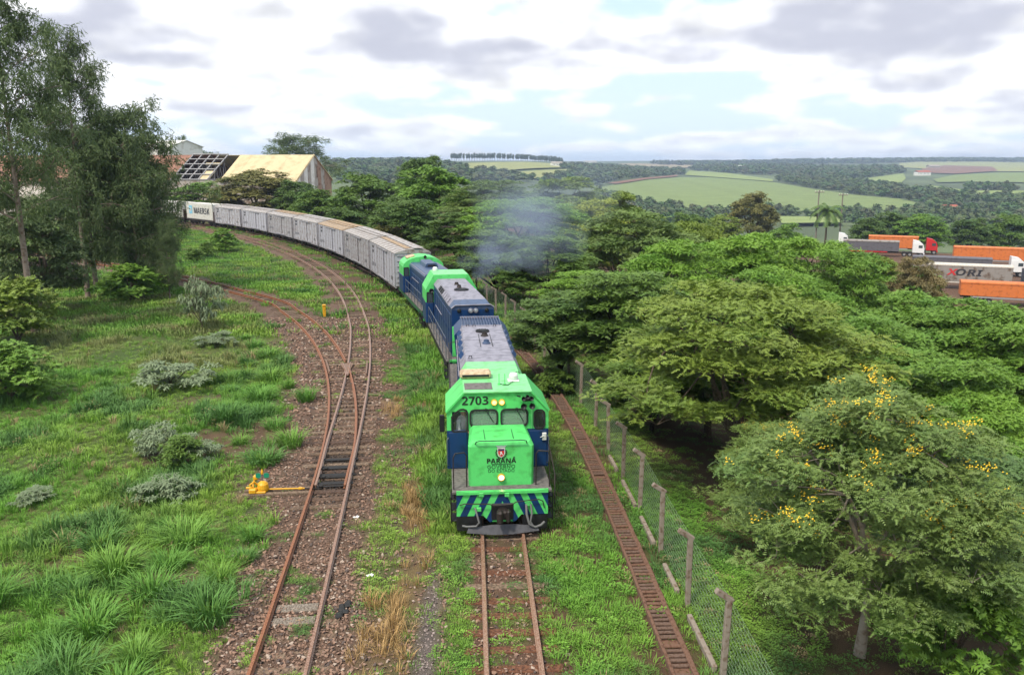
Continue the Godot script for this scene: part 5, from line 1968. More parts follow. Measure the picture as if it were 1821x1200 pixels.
	make_person(pw, t.rotation.y + 0.95, "train driver in a pale shirt sitting behind the cab's narrow door window")


func rear_locomotive(s0: float, length: float, kind: int) -> void:
	# long hood towards the camera, cab at the far end
	var label: String = ["middle blue locomotive with grey hood roof and chamfered green cab at its far end", "rearmost and smallest blue locomotive with rounded green cab, next to the first boxcar"][kind]
	var t := thing("locomotive", label, "locomotive", "green and blue locomotives")
	on_track(t, s0, length)
	var deck := 1.25
	pilot(t, deck)
	coupler(t, 0.15)
	coupler(t, -length + 0.1)
	var mb := MB.new()
	mb.box(Vector3(0, deck - 0.035, -length * 0.5), Vector3(2.6, 0.07, length - 0.1), 0.01)
	part(t, "deck", mb, M.deck_grey)
	mb = MB.new()
	mb.box(Vector3(0, 1.06, -length * 0.5), Vector3(2.56, 0.3, length - 0.2), 0.02)
	part(t, "underframe", mb, M.black_steel if kind == 0 else M.mid_green_trim)
	mb = MB.new()
	mb.box(Vector3(0, 0.7, -length * 0.5), Vector3(2.2, 0.5, 2.6), 0.12)
	part(t, "fuel_tank", mb, M.black_steel)
	bogie(t, -2.6, 3 if kind == 0 else 2, 1.4 if kind == 0 else 1.9)
	bogie(t, -length + 2.6, 3 if kind == 0 else 2, 1.4 if kind == 0 else 1.9)
	var hz := -0.75
	var cz := -9.0 if kind == 0 else -7.3
	var hh := 3.66 if kind == 0 else 3.3
	# hood
	mb = MB.new()
	mb.sweep_z(PackedVector2Array([Vector2(-0.95, deck), Vector2(0.95, deck), Vector2(0.95, hh - 0.3), Vector2(-0.95, hh - 0.3)]), hz, cz)
	part(t, "hood", mb, M.blue_paint)
	if kind == 0:
		# sloping visor at the hood's end
		mb = MB.new()
		var v0 := [Vector3(-0.95, hh - 0.3, hz + 0.001), Vector3(0.95, hh - 0.3, hz + 0.001), Vector3(0.95, hh - 0.22, hz + 0.001), Vector3(0.78, hh - 0.1, hz + 0.001), Vector3(-0.78, hh - 0.1, hz + 0.001), Vector3(-0.95, hh - 0.22, hz + 0.001)]
		var v1 := [Vector3(-0.95, hh - 0.3, hz - 1.0), Vector3(0.95, hh - 0.3, hz - 1.0), Vector3(0.95, hh - 0.27, hz - 1.0), Vector3(0.74, hh, hz - 1.0), Vector3(-0.74, hh, hz - 1.0), Vector3(-0.95, hh - 0.27, hz - 1.0)]
		for k in 6:
			var l := (k + 1) % 6
			mb.quad_out(v0[k], v0[l], v1[l], v1[k], Vector3(0, hh - 0.2, hz - 0.5))
		mb.quad(v0[0], v0[1], v0[2], v0[5])
		mb.quad(v0[5], v0[2], v0[3], v0[4])
		part(t, "visor", mb, M.roof_blue)
		mb = MB.new()
		mb.wire([Vector3(-0.97, hh - 0.22, hz + 0.02), Vector3(-0.79, hh - 0.09, hz + 0.02), Vector3(0.79, hh - 0.09, hz + 0.02), Vector3(0.97, hh - 0.22, hz + 0.02)], 0.03, 6)
		part(t, "visor_edge", mb, M.roof_grey)
		var z := hz - 1.0
		for l in [1.2, 1.4, 1.5, 1.5, cz * -1.0 - 7.36]:
			mb = MB.new()
			mb.sweep_z(PackedVector2Array([Vector2(-0.955, hh - 0.31), Vector2(0.955, hh - 0.31), Vector2(0.955, hh - 0.27), Vector2(0.74, hh), Vector2(-0.74, hh), Vector2(-0.955, hh - 0.27)]), z - 0.008, z - l + 0.008)
			part(t, "roof_plate", mb, M.roof_grey)
			z -= l
		headlamp(t, Vector3(-0.1, hh - 0.34, hz + 0.02), 0.085, M.lens_off, false, M.roof_grey)
		headlamp(t, Vector3(0.13, hh - 0.34, hz + 0.02), 0.085, M.lens_off, false, M.roof_grey)
		for x in [-0.62, 0.62]:
			headlamp(t, Vector3(x, hh - 0.33, hz + 0.02), 0.07, M.lens_dark, false, M.black_steel)
		# lower green part of the end, ribbed door leaves
		for k in 5:
			mb = MB.new()
			mb.box(Vector3(-0.76 + k * 0.38, 1.95, hz + 0.02), Vector3(0.36, 1.36, 0.04), 0.012)
			part(t, "end_panel", mb, M.green_paint)
		for k in 7:
			mb = MB.new()
			var zc := -2.6 - k * 0.62
			mb.box(Vector3(-0.88, hh - 0.11, zc), Vector3(0.05, 0.24, 0.4), 0.01, Basis(Vector3.BACK, -0.65))
			part(t, "air_scoop", mb, M.black_steel if k > 3 else M.roof_grey)
		mb = MB.new()
		mb.lathe(PackedVector2Array([Vector2(0.36, 0.0), Vector2(0.36, 0.06), Vector2(0.3, 0.07), Vector2(0.28, 0.03), Vector2(0.0, 0.03)]), tf(0, hh, -4.7), 18)
		part(t, "roof_fan", mb, M.black_steel)
		for q in [-5.6, -6.6]:
			mb = MB.new()
			mb.lathe(PackedVector2Array([Vector2(0.13, 0.0), Vector2(0.1, 0.06), Vector2(0.09, 0.13), Vector2(0.07, 0.13), Vector2(0.06, 0.04), Vector2(0, 0.04)]), tf(0.0, hh, q), 14)
			part(t, "exhaust_stack", mb, M.dark_steel)
	else:
		mb = MB.new()
		mb.sweep_z(PackedVector2Array([Vector2(-0.96, hh - 0.31), Vector2(0.96, hh - 0.31), Vector2(0.96, hh - 0.16), Vector2(0.8, hh), Vector2(-0.8, hh), Vector2(-0.96, hh - 0.16)]), hz, cz)
		part(t, "hood_roof", mb, M.roof_blue)
		mb = MB.new()
		mb.prism(PackedVector2Array([Vector2(-0.42, 0), Vector2(0.42, 0), Vector2(0.36, 0.2), Vector2(0.28, 0.26), Vector2(-0.28, 0.26), Vector2(-0.36, 0.2)]), tf(0.02, hh, -4.0), 2.4)
		part(t, "fan_housing", mb, M.roof_blue)
		mb = MB.new()
		mb.box(Vector3(0.02, hh + 0.12, -3.985), Vector3(0.5, 0.12, 0.03), 0.01)
		part(t, "grille", mb, M.black_steel)
		for e in [-1.0, 1.0]:
			mb = MB.new()
			mb.box(Vector3(e * 0.9, hh - 0.06, -4.0), Vector3(0.04, 0.04, 6.2), 0.01)
			part(t, "roof_edge", mb, M.roof_grey)
	for e in [-1.0, 1.0]:
		hood_doors(t, e * 0.96, hz - 0.2, cz + 0.2, deck + 0.1, hh - 0.55, 8, M.blue_paint)
		side_rails(t, e * 1.28, -0.3, cz + 0.3, deck, M.rail_blue_steel)
		mb = MB.new()
		mb.wire([Vector3(e * 1.0, 2.2, cz + 0.9), Vector3(e * 1.02, 2.5, cz + 1.6), Vector3(e * 1.02, 2.5, cz + 4.5)], 0.022, 5)
		part(t, "grab_rail", mb, M.roof_grey)
	# cab
	var ce := cz - (2.2 if kind == 0 else 2.1)
	mb = MB.new()
	mb.box(Vector3(0, (deck + 2.4) * 0.5, (cz + ce) * 0.5), Vector3(2.8, 2.4 - deck, cz - ce), 0.03)
	part(t, "cab_lower_wall", mb, M.blue_paint)
	var top := 3.86 if kind == 0 else 3.66
	mb = MB.new()
	if kind == 0:
		mb.sweep_z(chamfer_section(1.4, 3.08, 0.95, top, 2.4), cz, ce)
	else:
		var sec := PackedVector2Array([Vector2(-1.38, 2.4), Vector2(1.38, 2.4)])
		for k in 11:
			var a := PI * k / 10.0
			sec.append(Vector2(cos(a) * 1.38, 3.0 + sin(a) * (top - 3.0)))
		mb.sweep_z(sec, cz, ce)
	part(t, "cab_shell", mb, M.green_paint if kind == 0 else M.green_paint)
	mb = MB.new()
	if kind == 0:
		mb.box(Vector3(0, top + 0.012, (cz + ce) * 0.5), Vector3(1.86, 0.03, cz - ce - 0.1), 0.01)
		part(t, "cab_roof", mb, M.green_faded)
	else:
		mb.box(Vector3(-0.75, top - 0.08, (cz + ce) * 0.5), Vector3(0.6, 0.12, 0.9), 0.04, Basis(Vector3.BACK, 0.25))
		part(t, "air_conditioner", mb, M.cream)
		mb = MB.new()
		mb.lathe(PackedVector2Array([Vector2(0.05, 0), Vector2(0.11, 0.2), Vector2(0.09, 0.2), Vector2(0.0, 0.1)]), Transform3D(Basis(Vector3.RIGHT, PI / 2), Vector3(0.1, top - 0.02, cz + 0.0)), 12)
		part(t, "horn", mb, M.black_steel)
	for e in [-1.0, 1.0]:
		var fr := MB.new()
		var o := rect(e * 1.17, 2.66, 0.36, 0.6, 0.05, 2)
		var i := rect(e * 1.17, 2.66, 0.28, 0.5, 0.04, 2)
		fr.ring(o, i, tf(0, 0, cz + 0.03), 0.04)
		var w := part(t, "cab_window", fr, M.rubber)
		var gl := MB.new()
		gl.prism(i, tf(0, 0, cz + 0.012), 0.006)
		part(w, "pane", gl, M.windscreen)
		mb = MB.new()
		mb.box(Vector3(e * 1.18, 1.82, cz + 0.02), Vector3(0.38, 1.1, 0.04), 0.015)
		part(t, "cab_door", mb, M.blue_paint)
	if kind == 0:
		mb = MB.new()
		mb.lathe(PackedVector2Array([Vector2(0.03, 0), Vector2(0.05, 0.12), Vector2(0.13, 0.22), Vector2(0.1, 0.22), Vector2(0.0, 0.14)]), Transform3D(Basis(Vector3.RIGHT, PI / 2), Vector3(-1.1, 3.05, cz + 0.02)), 12)
		part(t, "horn", mb, M.black_steel)
		mb = MB.new()
		mb.lathe(PackedVector2Array([Vector2(0.14, 0.0), Vector2(0.15, 0.06), Vector2(0.14, 0.16), Vector2(0.1, 0.22), Vector2(0.0, 0.24)]), tf(-0.7, top + 0.02, ce + 0.5), 14)
		part(t, "antenna_dome", mb, M.white_paint)
	# short far nose
	mb = MB.new()
	mb.box(Vector3(0, 1.85, (ce - length + 0.35) * 0.5), Vector3(1.7, 1.2, maxf(0.3, ce + length - 0.35)), 0.08)
	part(t, "nose", mb, M.green_paint)


func make_boxcar(length: float) -> Node3D:
	var t := Node3D.new()
	var l := length - 0.75
	var hw := 1.33
	var y0 := 1.02
	var y1 := 3.42
	var mb := MB.new()
	mb.box(Vector3(0, (y0 + y1) * 0.5, -l * 0.5), Vector3(hw * 2, y1 - y0, l), 0.03)
	part(t, "body", mb, M.wagon_grey)
	# curved roof
	var sec := PackedVector2Array([Vector2(-hw - 0.03, y1 - 0.02), Vector2(hw + 0.03, y1 - 0.02)])
	for k in 9:
		var u := 1.0 - k / 4.0
		sec.append(Vector2(u * (hw + 0.03), y1 + 0.03 + 0.27 * (1.0 - u * u)))
	mb = MB.new()
	mb.sweep_z(sec, 0.04, -l - 0.04)
	part(t, "roof", mb, M.wagon_roof)
	# roof ribs and running board
	for k in 9:
		mb = MB.new()
		var z := -0.5 - (l - 1.0) * k / 8.0
		var q := []
		for j in 9:
			var u := 1.0 - j / 4.0
			q.append(Vector3(u * (hw + 0.02), y1 + 0.05 + 0.27 * (1.0 - u * u), z))
		mb.wire(q, 0.028, 4)
		part(t, "roof_rib", mb, M.wagon_roof)
	for k in 10:
		mb = MB.new()
		mb.box(Vector3(0.45, y1 + 0.36, -0.4 - (l - 0.8) * k / 9.0), Vector3(0.75, 0.05, (l - 0.8) / 9.0 * 0.86), 0.012)
		part(t, "running_board", mb, M.wagon_roof)
	mb = MB.new()
	mb.box(Vector3(-0.25, y1 + 0.325, -l * 0.5), Vector3(0.42, 0.035, l - 0.9), 0.01)
	part(t, "roof_strip", mb, M.wagon_tan)
	# side ribs, sill, door with its rails
	for e in [-1.0, 1.0]:
		for z in [-0.06, -1.15, -2.2, -3.35, -l + 3.35, -l + 2.2, -l + 1.15, -l + 0.06]:
			mb = MB.new()
			mb.box(Vector3(e * (hw + 0.02), (y0 + y1) * 0.5, z), Vector3(0.05, y1 - y0 - 0.04, 0.07 if z < -0.1 and z > -l + 0.1 else 0.14), 0.012)
			part(t, "side_post", mb, M.wagon_rib)
		mb = MB.new()
		mb.box(Vector3(e * (hw + 0.035), (y0 + y1) * 0.5 - 0.03, -l * 0.5 - 0.1), Vector3(0.06, y1 - y0 - 0.22, 2.5), 0.015)
		var door := part(t, "door", mb, M.wagon_grey)
		for z in [-1.25, -0.4, 0.4, 1.25]:
			mb = MB.new()
			mb.box(Vector3(e * (hw + 0.08), (y0 + y1) * 0.5 - 0.03, -l * 0.5 - 0.1 + z), Vector3(0.04, y1 - y0 - 0.24, 0.06), 0.01)
			part(door, "door_rib", mb, M.wagon_rib)
		mb = MB.new()
		mb.box(Vector3(e * (hw + 0.09), y1 - 0.1, -l * 0.5 + 0.6), Vector3(0.06, 0.09, 4.2), 0.015)
		mb.box(Vector3(e * (hw + 0.08), y0 + 0.06, -l * 0.5 + 0.6), Vector3(0.06, 0.08, 4.2), 0.015)
		part(t, "door_track", mb, M.wagon_rib)
		mb = MB.new()
		mb.box(Vector3(e * (hw - 0.06), y0 - 0.06, -l * 0.5), Vector3(0.12, 0.16, l), 0.02)
		part(t, "sill", mb, M.wagon_rib)
		mb = MB.new()
		for k in 7:
			mb.rod(Vector3(e * (hw + 0.09), 1.0 + k * 0.34, -l + 0.18), Vector3(e * (hw + 0.09), 1.0 + k * 0.34, -l + 0.6), 0.014, 4)
		mb.rod(Vector3(e * (hw + 0.09), 0.8, -l + 0.18), Vector3(e * (hw + 0.09), 3.3, -l + 0.18), 0.014, 4)
		mb.rod(Vector3(e * (hw + 0.09), 0.8, -l + 0.6), Vector3(e * (hw + 0.09), 3.3, -l + 0.6), 0.014, 4)
		part(t, "ladder", mb, M.wagon_rib)
	# slanted mark, number line and small plates on the left flank
	var side := Transform3D(Basis(Vector3.UP, -PI / 2), Vector3(-hw - 0.004, 0, 0))
	var lg := MB.new()
	for q in [[[0, 0.62], [0.75, 0.62], [0.68, 0.45], [0.25, 0.45]], [[0.12, 0.34], [0.62, 0.34], [0.52, 0.16], [0.2, 0.16], [0.1, -0.3], [-0.05, -0.3]]]:
		var pl := PackedVector2Array()
		for w in q:
			pl.append(Vector2(-l + 0.85 + w[0] * 1.9, 2.42 + w[1] * 1.25))
		lg.prism(pl, side * tf(0, 0, 0.004), 0.004)
	part(t, "company_mark", lg, M.wagon_letter)
	var nb := MB.new()
	for k in 9:
		nb.box(Vector3(-hw - 0.006, 1.68, -l + 0.75 + k * 0.24), Vector3(0.01, 0.26, 0.16))
	for k in 2:
		nb.box(Vector3(-hw - 0.006, 1.5, -l + 0.8 + k * 0.5), Vector3(0.008, 0.06, 0.42))
	part(t, "number_marks", nb, M.wagon_pale_letter)
	var pl2 := MB.new()
	pl2.box(Vector3(-hw - 0.008, 1.5, -1.5), Vector3(0.012, 0.26, 0.2))
	pl2.box(Vector3(-hw - 0.008, 1.5, -1.05), Vector3(0.012, 0.26, 0.2))
	part(t, "notice_plate", pl2, M.wagon_letter)
	# near end: corrugated sheet, ladder rungs
	for k in 6:
		mb = MB.new()
		mb.box(Vector3(0, 1.35 + k * 0.38, 0.02), Vector3(hw * 2 - 0.3, 0.1, 0.06), 0.02)
		part(t, "end_rib", mb, M.wagon_rib)
	mb = MB.new()
	mb.box(Vector3(0, 0.9, -l * 0.5), Vector3(0.5, 0.24, l + 0.4), 0.03)
	mb.box(Vector3(0, 0.72, -l * 0.5), Vector3(1.6, 0.3, 1.4), 0.05)
	part(t, "underframe", mb, M.dark_steel)
	bogie(t, -1.7, 2, 1.5)
	bogie(t, -l + 1.7, 2, 1.5)
	coupler(t, 0.15)
	coupler(t, -l - 0.15)
	return t


func make_container_wagon(length: float, lettered: bool) -> Array:
	var w := Node3D.new()
	var l := length - 0.9
	var mb := MB.new()
	mb.box(Vector3(0, 0.98, -l * 0.5), Vector3(2.5, 0.26, l), 0.03)
	part(w, "flat_bed", mb, M.dark_steel)
	for z in [-0.12, -l + 0.12]:
		mb = MB.new()
		for x in [-1.15, -0.4, 0.4, 1.15]:
			mb.box(Vector3(x, 1.75, z), Vector3(0.14, 1.5, 0.16), 0.02)
		mb.box(Vector3(0, 2.45, z), Vector3(2.5, 0.14, 0.12), 0.02)
		mb.box(Vector3(0, 1.7, z), Vector3(2.46, 1.2, 0.06), 0.01)
		part(w, "end_rack", mb, M.flat_brown)
	bogie(w, -1.9, 2, 1.6)
	bogie(w, -l + 1.9, 2, 1.6)
	coupler(w, 0.2)
	coupler(w, -l - 0.2)
	var c := Node3D.new()
	mb = MB.new()
	var cl := l - 0.9
	mb.box(Vector3(0, 2.4, -l * 0.5), Vector3(2.40, 2.5, cl), 0.03)
	part(c, "shell", mb, M.container_white)
	mb = MB.new()
	mb.box(Vector3(0, 3.66, -l * 0.5), Vector3(2.44, 0.05, cl + 0.04), 0.015)
	part(c, "top", mb, M.container_top)
	for e in [-1.0, 1.0]:
		for z in [-0.5, -l + 0.5]:
			mb = MB.new()
			mb.box(Vector3(e * 1.19, 2.4, z), Vector3(0.1, 2.56, 0.1), 0.02)
			part(c, "corner_post", mb, M.container_white)
		for k in 26:
			mb = MB.new()
			mb.box(Vector3(e * 1.205, 2.4, -0.8 - (cl - 0.5) * k / 25.0), Vector3(0.03, 2.2, 0.16), 0.012)
			part(c, "corrugation", mb, M.container_white)
	if lettered:
		var x := -1.232
		mb = MB.new()
		mb.box(Vector3(x, 2.62, -l + 2.2), Vector3(0.012, 1.35, 1.35), 0.003)
		var sq := part(c, "blue_square", mb, M.container_blue)
		mb = MB.new()
		var st := PackedVector2Array()
		for k in 14:
			var a := TAU * k / 14.0 + PI / 2
			var r := 0.52 if k % 2 == 0 else 0.2
			st.append(Vector2(cos(a) * r, sin(a) * r))
		mb.prism(st, Transform3D(Basis(Vector3.UP, -PI / 2), Vector3(x - 0.012, 2.62, -l + 2.2)), 0.004)
		part(sq, "white_star", mb, M.white_paint)
		text_part(c, "lettering", "MAERSK", 0.95, Vector3(x - 0.006, 2.5, -l + 6.7), -PI / 2, M.container_letter, 1.25)
	return [w, c]


func build_train() -> void:
	var s0 := A.s_at_z(-19.7)
	front_locomotive(s0)
	var s2 := A.s_at_z(-34.75)
	rear_locomotive(s2, 12.6, 0)
	var s3 := A.s_at_z(-47.75)
	rear_locomotive(s3, 10.9, 1)
	var s := A.s_at_z(-59.3)
	var proto := make_boxcar(11.9)
	var nth := ["first grey boxcar, coupled right behind the rearmost locomotive", "second grey boxcar behind the locomotives, with ribbed white roof", "third grey boxcar behind the locomotives, with a tan rusted roof", "fourth grey boxcar counted from the locomotives", "fifth grey boxcar counted from the locomotives, with a tan roof edge", "sixth grey boxcar, second from the white containers", "seventh grey boxcar, next to the lettered white container"]
	for k in 7:
		var o: Node3D = proto if k == 0 else proto.duplicate()
		o.name = numbered("boxcar")
		add_child(o)
		meta(o, nth[k], "boxcar", "grey boxcars of the train")
		on_track(o, s, 11.15)
		if k in [2, 4]:
			for ch in o.get_children():
				if ch.name.begins_with("running_board") or (k == 2 and ch.name == "roof"):
					ch.material_override = M.wagon_tan
		if k in [1, 3, 4, 6]:
			for ch in o.get_children():
				if ch.name == "body" or ch.name.begins_with("door") and not ch.name.begins_with("door_"):
					ch.material_override = M.wagon_grey_b if k in [1, 4] else M.wagon_grey_c
		if k != 0 and not k in [2, 4]:
			o.get_node("roof_strip").material_override = M.wagon_roof
		s += 11.9
	var labels := [["brown flat wagon carrying the first lettered white container", "first white container behind the boxcars, with dark lettering beside a blue square"], ["brown flat wagon behind the first container wagon", "second white container, its lettering half hidden by eucalyptus leaves"], ["flat wagon behind the eucalyptus crowns", "white container behind the eucalyptus trees, third from the boxcars"], ["flat wagon at the left end, second last", "white container behind the leftmost trees, fourth from the boxcars"], ["flat wagon at the train's visible end", "white container with blue square at the left picture edge"]]
	for k in 5:
		var two := make_container_wagon(12.5, true)
		for j in 2:
			var o: Node3D = two[j]
			o.name = numbered(["flat_wagon", "shipping_container"][j])
			add_child(o)
			meta(o, labels[k][j], ["wagon", "container"][j], ["container flat wagons", "white containers on flat wagons"][j])
			on_track(o, s, 11.6)
		s += 12.5


func build_switch_stand() -> void:
	var sp := B.s_at_z(-22.9)
	var d := B.dir(sp)
	var b := Basis(Vector3(-d.z, 0, d.x), Vector3.UP, -d)
	var o := B.pos(sp)
	var t := thing("switch_stand", "yellow track switch stand with green target discs beside the turnout", "switch stand", "", o)
	t.basis = b * Basis.from_scale(Vector3.ONE * 0.78)
	var mb := MB.new()
	for k in 2:
		mb = MB.new()
		mb.box(Vector3(-1.95, 0.05, 0.16 - k * 0.42), Vector3(2.6, 0.15, 0.22), 0.02)
		part(t, "timber", mb, M.sleeper_2)
	mb = MB.new()
	mb.box(Vector3(-2.62, 0.16, -0.05), Vector3(0.5, 0.08, 0.5), 0.02)
	mb.lathe(PackedVector2Array([Vector2(0.2, 0.0), Vector2(0.22, 0.1), Vector2(0.2, 0.26), Vector2(0.13, 0.34), Vector2(0.06, 0.38), Vector2(0, 0.38)]), tf(-2.5, 0.16, -0.05), 16)
	part(t, "gear_housing", mb, M.yellow_paint)
	mb = MB.new()
	mb.box(Vector3(-2.85, 0.22, 0.1), Vector3(0.28, 0.2, 0.26), 0.04)
	mb.wire([Vector3(-2.85, 0.3, 0.1), Vector3(-2.95, 0.46, 0.12), Vector3(-2.8, 0.56, 0.05), Vector3(-2.72, 0.42, -0.02)], 0.045, 8)
	mb.box(Vector3(-3.0, 0.34, 0.1), Vector3(0.2, 0.08, 0.08), 0.02)
	part(t, "lever_weight", mb, M.yellow_paint)
	mb = MB.new()
	mb.wire([Vector3(-2.86, 0.18, 0.0), Vector3(-2.9, 0.4, -0.25), Vector3(-2.8, 0.62, -0.3)], 0.03, 8)
	mb.lathe(PackedVector2Array([Vector2(0.05, -0.05), Vector2(0.1, 0.0), Vector2(0.1, 0.1), Vector2(0.05, 0.15), Vector2(0, 0.15)]), tf(-2.8, 0.55, -0.3), 12)
	part(t, "throw_lever", mb, M.yellow_paint)
	mb = MB.new()
	mb.rod(Vector3(-2.5, 0.5, -0.05), Vector3(-2.5, 0.82, -0.05), 0.02)
	part(t, "target_mast", mb, M.hose)
	for e in [-1.0, 1.0]:
		mb = MB.new()
		mb.prism(rect(e * 0.15, 0, 0.2, 0.2, 0.07), tf(-2.5, 0.76, -0.04), 0.012)
		part(t, "target_disc", mb, M.target_green)
	mb = MB.new()
	mb.lathe(PackedVector2Array([Vector2(0.045, 0), Vector2(0.05, 0.08), Vector2(0.025, 0.16), Vector2(0, 0.22)]), tf(-2.5, 0.82, -0.05), 10)
	part(t, "mast_tip", mb, M.yellow_paint)
	mb = MB.new()
	mb.rod(Vector3(-2.35, 0.2, -0.05), Vector3(-0.95, 0.17, -0.05), 0.03, 8)
	mb.box(Vector3(-1.1, 0.175, -0.05), Vector3(0.16, 0.09, 0.09), 0.02)
	part(t, "throw_rod", mb, M.yellow_paint)
	mb = MB.new()
	mb.rod(Vector3(-1.0, 0.17, -0.05), Vector3(-0.35, 0.08, -0.15), 0.026, 8)
	part(t, "rod_end", mb, M.oily)
	# short yellow clearance post between the two tracks
	var c := Vector3(-12.3, 0, -52.6)
	mb = MB.new()
	mb.box(Vector3(0, 0.3, 0), Vector3(0.2, 0.75, 0.2), 0.03)
	var post := thing("marker_post", "short yellow post standing between the two diverging tracks", "post", "", c, 0.3)
	part(post, "shaft", mb, M.yellow_paint)
	mb = MB.new()
	mb.box(Vector3(0, 0.72, 0), Vector3(0.24, 0.1, 0.24), 0.03)
	part(post, "cap", mb, M.yellow_paint)


func sheet(mb: MB, a: Vector3, b: Vector3, c: Vector3, d: Vector3, th := 0.08) -> void:
	# a slab of thickness th with the corners a b c d, normal towards the viewer's side given by their order
	var n := (c - a).cross(d - b).normalized() * th
	var lo := [a - n, b - n, c - n, d - n]
	var hi := [a, b, c, d]
	mb.quad(a, b, c, d)
	mb.quad(lo[3], lo[2], lo[1], lo[0])
	for k in 4:
		var l := (k + 1) % 4
		mb.quad(hi[l], hi[k], lo[k], lo[l])


func build_warehouse() -> void:
	var t := thing("warehouse", "long warehouse with cream and red roof, bare trusses in the gap between", "warehouse", "", Vector3(-45.2, -0.9, -190), -0.15)
	var w := 10.5
	var e := 7.6
	var rg := 13.2
	var ln := 92.0
	var mb := MB.new()
	# side walls
	for s in [-1.0, 1.0]:
		mb = MB.new()
		mb.box(Vector3(-ln * 0.5, e * 0.5, s * (w - 0.15)), Vector3(ln, e, 0.3), 0.0)
		part(t, "wall", mb, M.wall_sheet)
	# gable with sheets of different age and a dark loading door
	var gab := func(z0: float, z1: float, m: Material, called: String) -> void:
		var g := MB.new()
		var y0 := e + (rg - e) * (1.0 - absf(z0) / w)
		var y1 := e + (rg - e) * (1.0 - absf(z1) / w)
		sheet(g, Vector3(0.02, 0, z1), Vector3(0.02, 0, z0), Vector3(0.02, y0 - 0.1, z0), Vector3(0.02, y1 - 0.1, z1), 0.2)
		part(t, called, g, m)
	var zs := [-10.4, -8.2, -6.0, -4.0, -2.0, 0.0, 2.0, 4.0, 6.0, 8.2, 10.4]
	for k in 10:
		gab.call(zs[k], zs[k + 1], [M.wall_rust, M.wall_rust, M.wall_sheet, M.wall_rust, M.wall_sheet, M.wall_white, M.wall_sheet, M.wall_white, M.wall_sheet, M.wall_white][k], "gable_sheet")
	mb = MB.new()
	mb.box(Vector3(0.12, 9.4, -1.6), Vector3(0.06, 2.4, 0.7))
	part(t, "gable_hatch", mb, M.wall_rust)
	for q in [0.0, -ln]:
		mb = MB.new()
		for s in [-1.0, 1.0]:
			mb.rod(Vector3(q + 0.1, rg + 0.05, 0), Vector3(q + 0.1, e, s * (w + 0.3)), 0.14, 5)
		part(t, "verge", mb, M.roof_cream)
	# roof sheets in strips, each strip its own part; the stretch between x = -21 and -29 is open
	var x := 0.3
	var n := 0
	while x > -ln:
		var x1 := maxf(x - 3.0, -ln)
		for s in [-1.0, 1.0]:
			var open := x1 < -20.5 and x > -29.5
			var lo := 0.0
			if open and s > 0.0:
				# a few purlin-wide remnants near the ridge and at the cream edge
				lo = 1.0
			elif x1 < -16.0 and x > -29.5 and s > 0.0:
				lo = 0.0
			if lo > 0.9:
				continue
			mb = MB.new()
			var zz: float = s * (w + 0.4)
			var ye := e - 0.25
			var j := 0.02 * (n % 3)
			if s > 0.0:
				sheet(mb, Vector3(x1, ye + j, zz), Vector3(x, ye + j, zz), Vector3(x, rg + j, 0), Vector3(x1, rg + j, 0), 0.1)
			else:
				sheet(mb, Vector3(x, ye + j, zz), Vector3(x1, ye + j, zz), Vector3(x1, rg + j, 0), Vector3(x, rg + j, 0), 0.1)
			part(t, "roof_sheet", mb, M.roof_cream if x > -21.5 else M.roof_red)
			n += 1
		x = x1
	# two cream strips still lying across part of the gap
	for r in [[0.30, 0.38, -24.5], [0.62, 1.0, -23.2]]:
		mb = MB.new()
		sheet(mb, Vector3(r[2], lerpf(rg, e, r[1]) - 0.1, w * r[1]), Vector3(-20.6, lerpf(rg, e, r[1]) - 0.1, w * r[1]), Vector3(-20.6, lerpf(rg, e, r[0]) - 0.1, w * r[0]), Vector3(r[2], lerpf(rg, e, r[0]) - 0.1, w * r[0]), 0.08)
		part(t, "roof_sheet", mb, M.roof_cream)
	for k in 5:
		var xx := -20.8 - k * 2.15
		mb = MB.new()
		for s in [-1.0, 1.0]:
			mb.rod(Vector3(xx, rg, 0), Vector3(xx, e, s * w), 0.16, 5)
			for q in 4:
				var f := 0.2 + q * 0.2
				mb.rod(Vector3(xx, lerpf(rg, e, f), s * w * f), Vector3(xx, e, s * w * (f - 0.1)), 0.07, 4)
		mb.rod(Vector3(xx, e, -w), Vector3(xx, e, w), 0.14, 5)
		part(t, "truss", mb, M.truss)
	for k in 6:
		var f := k / 5.0
		mb = MB.new()
		mb.rod(Vector3(-20.6, lerpf(rg, e, f) + 0.18, w * f), Vector3(-29.4, lerpf(rg, e, f) + 0.18, w * f), 0.15, 5)
		part(t, "purlin", mb, M.truss)
	mb = MB.new()
	mb.box(Vector3(-25, 3.2, -w + 1.0), Vector3(8, 6.4, 0.5))
	part(t, "back_wall", mb, M.wall_sheet)
	# white gabled building behind
	var g := thing("gabled_building", "white gabled building rising behind the red warehouse roof", "building", "", Vector3(-93.5, -0.6, -240), -0.55)
	mb = MB.new()
	mb.box(Vector3(-7, 8.0, 0), Vector3(14, 16.0, 11), 0.0)
	part(g, "wall", mb, M.wall_white)
	mb = MB.new()
	mb.prism(PackedVector2Array([Vector2(-5.5, 16.0), Vector2(5.5, 16.0), Vector2(0, 17.6)]), Transform3D(Basis(Vector3.UP, PI / 2), Vector3(0, 0, 0)), 14.0)
	part(g, "gable", mb, M.wall_white)
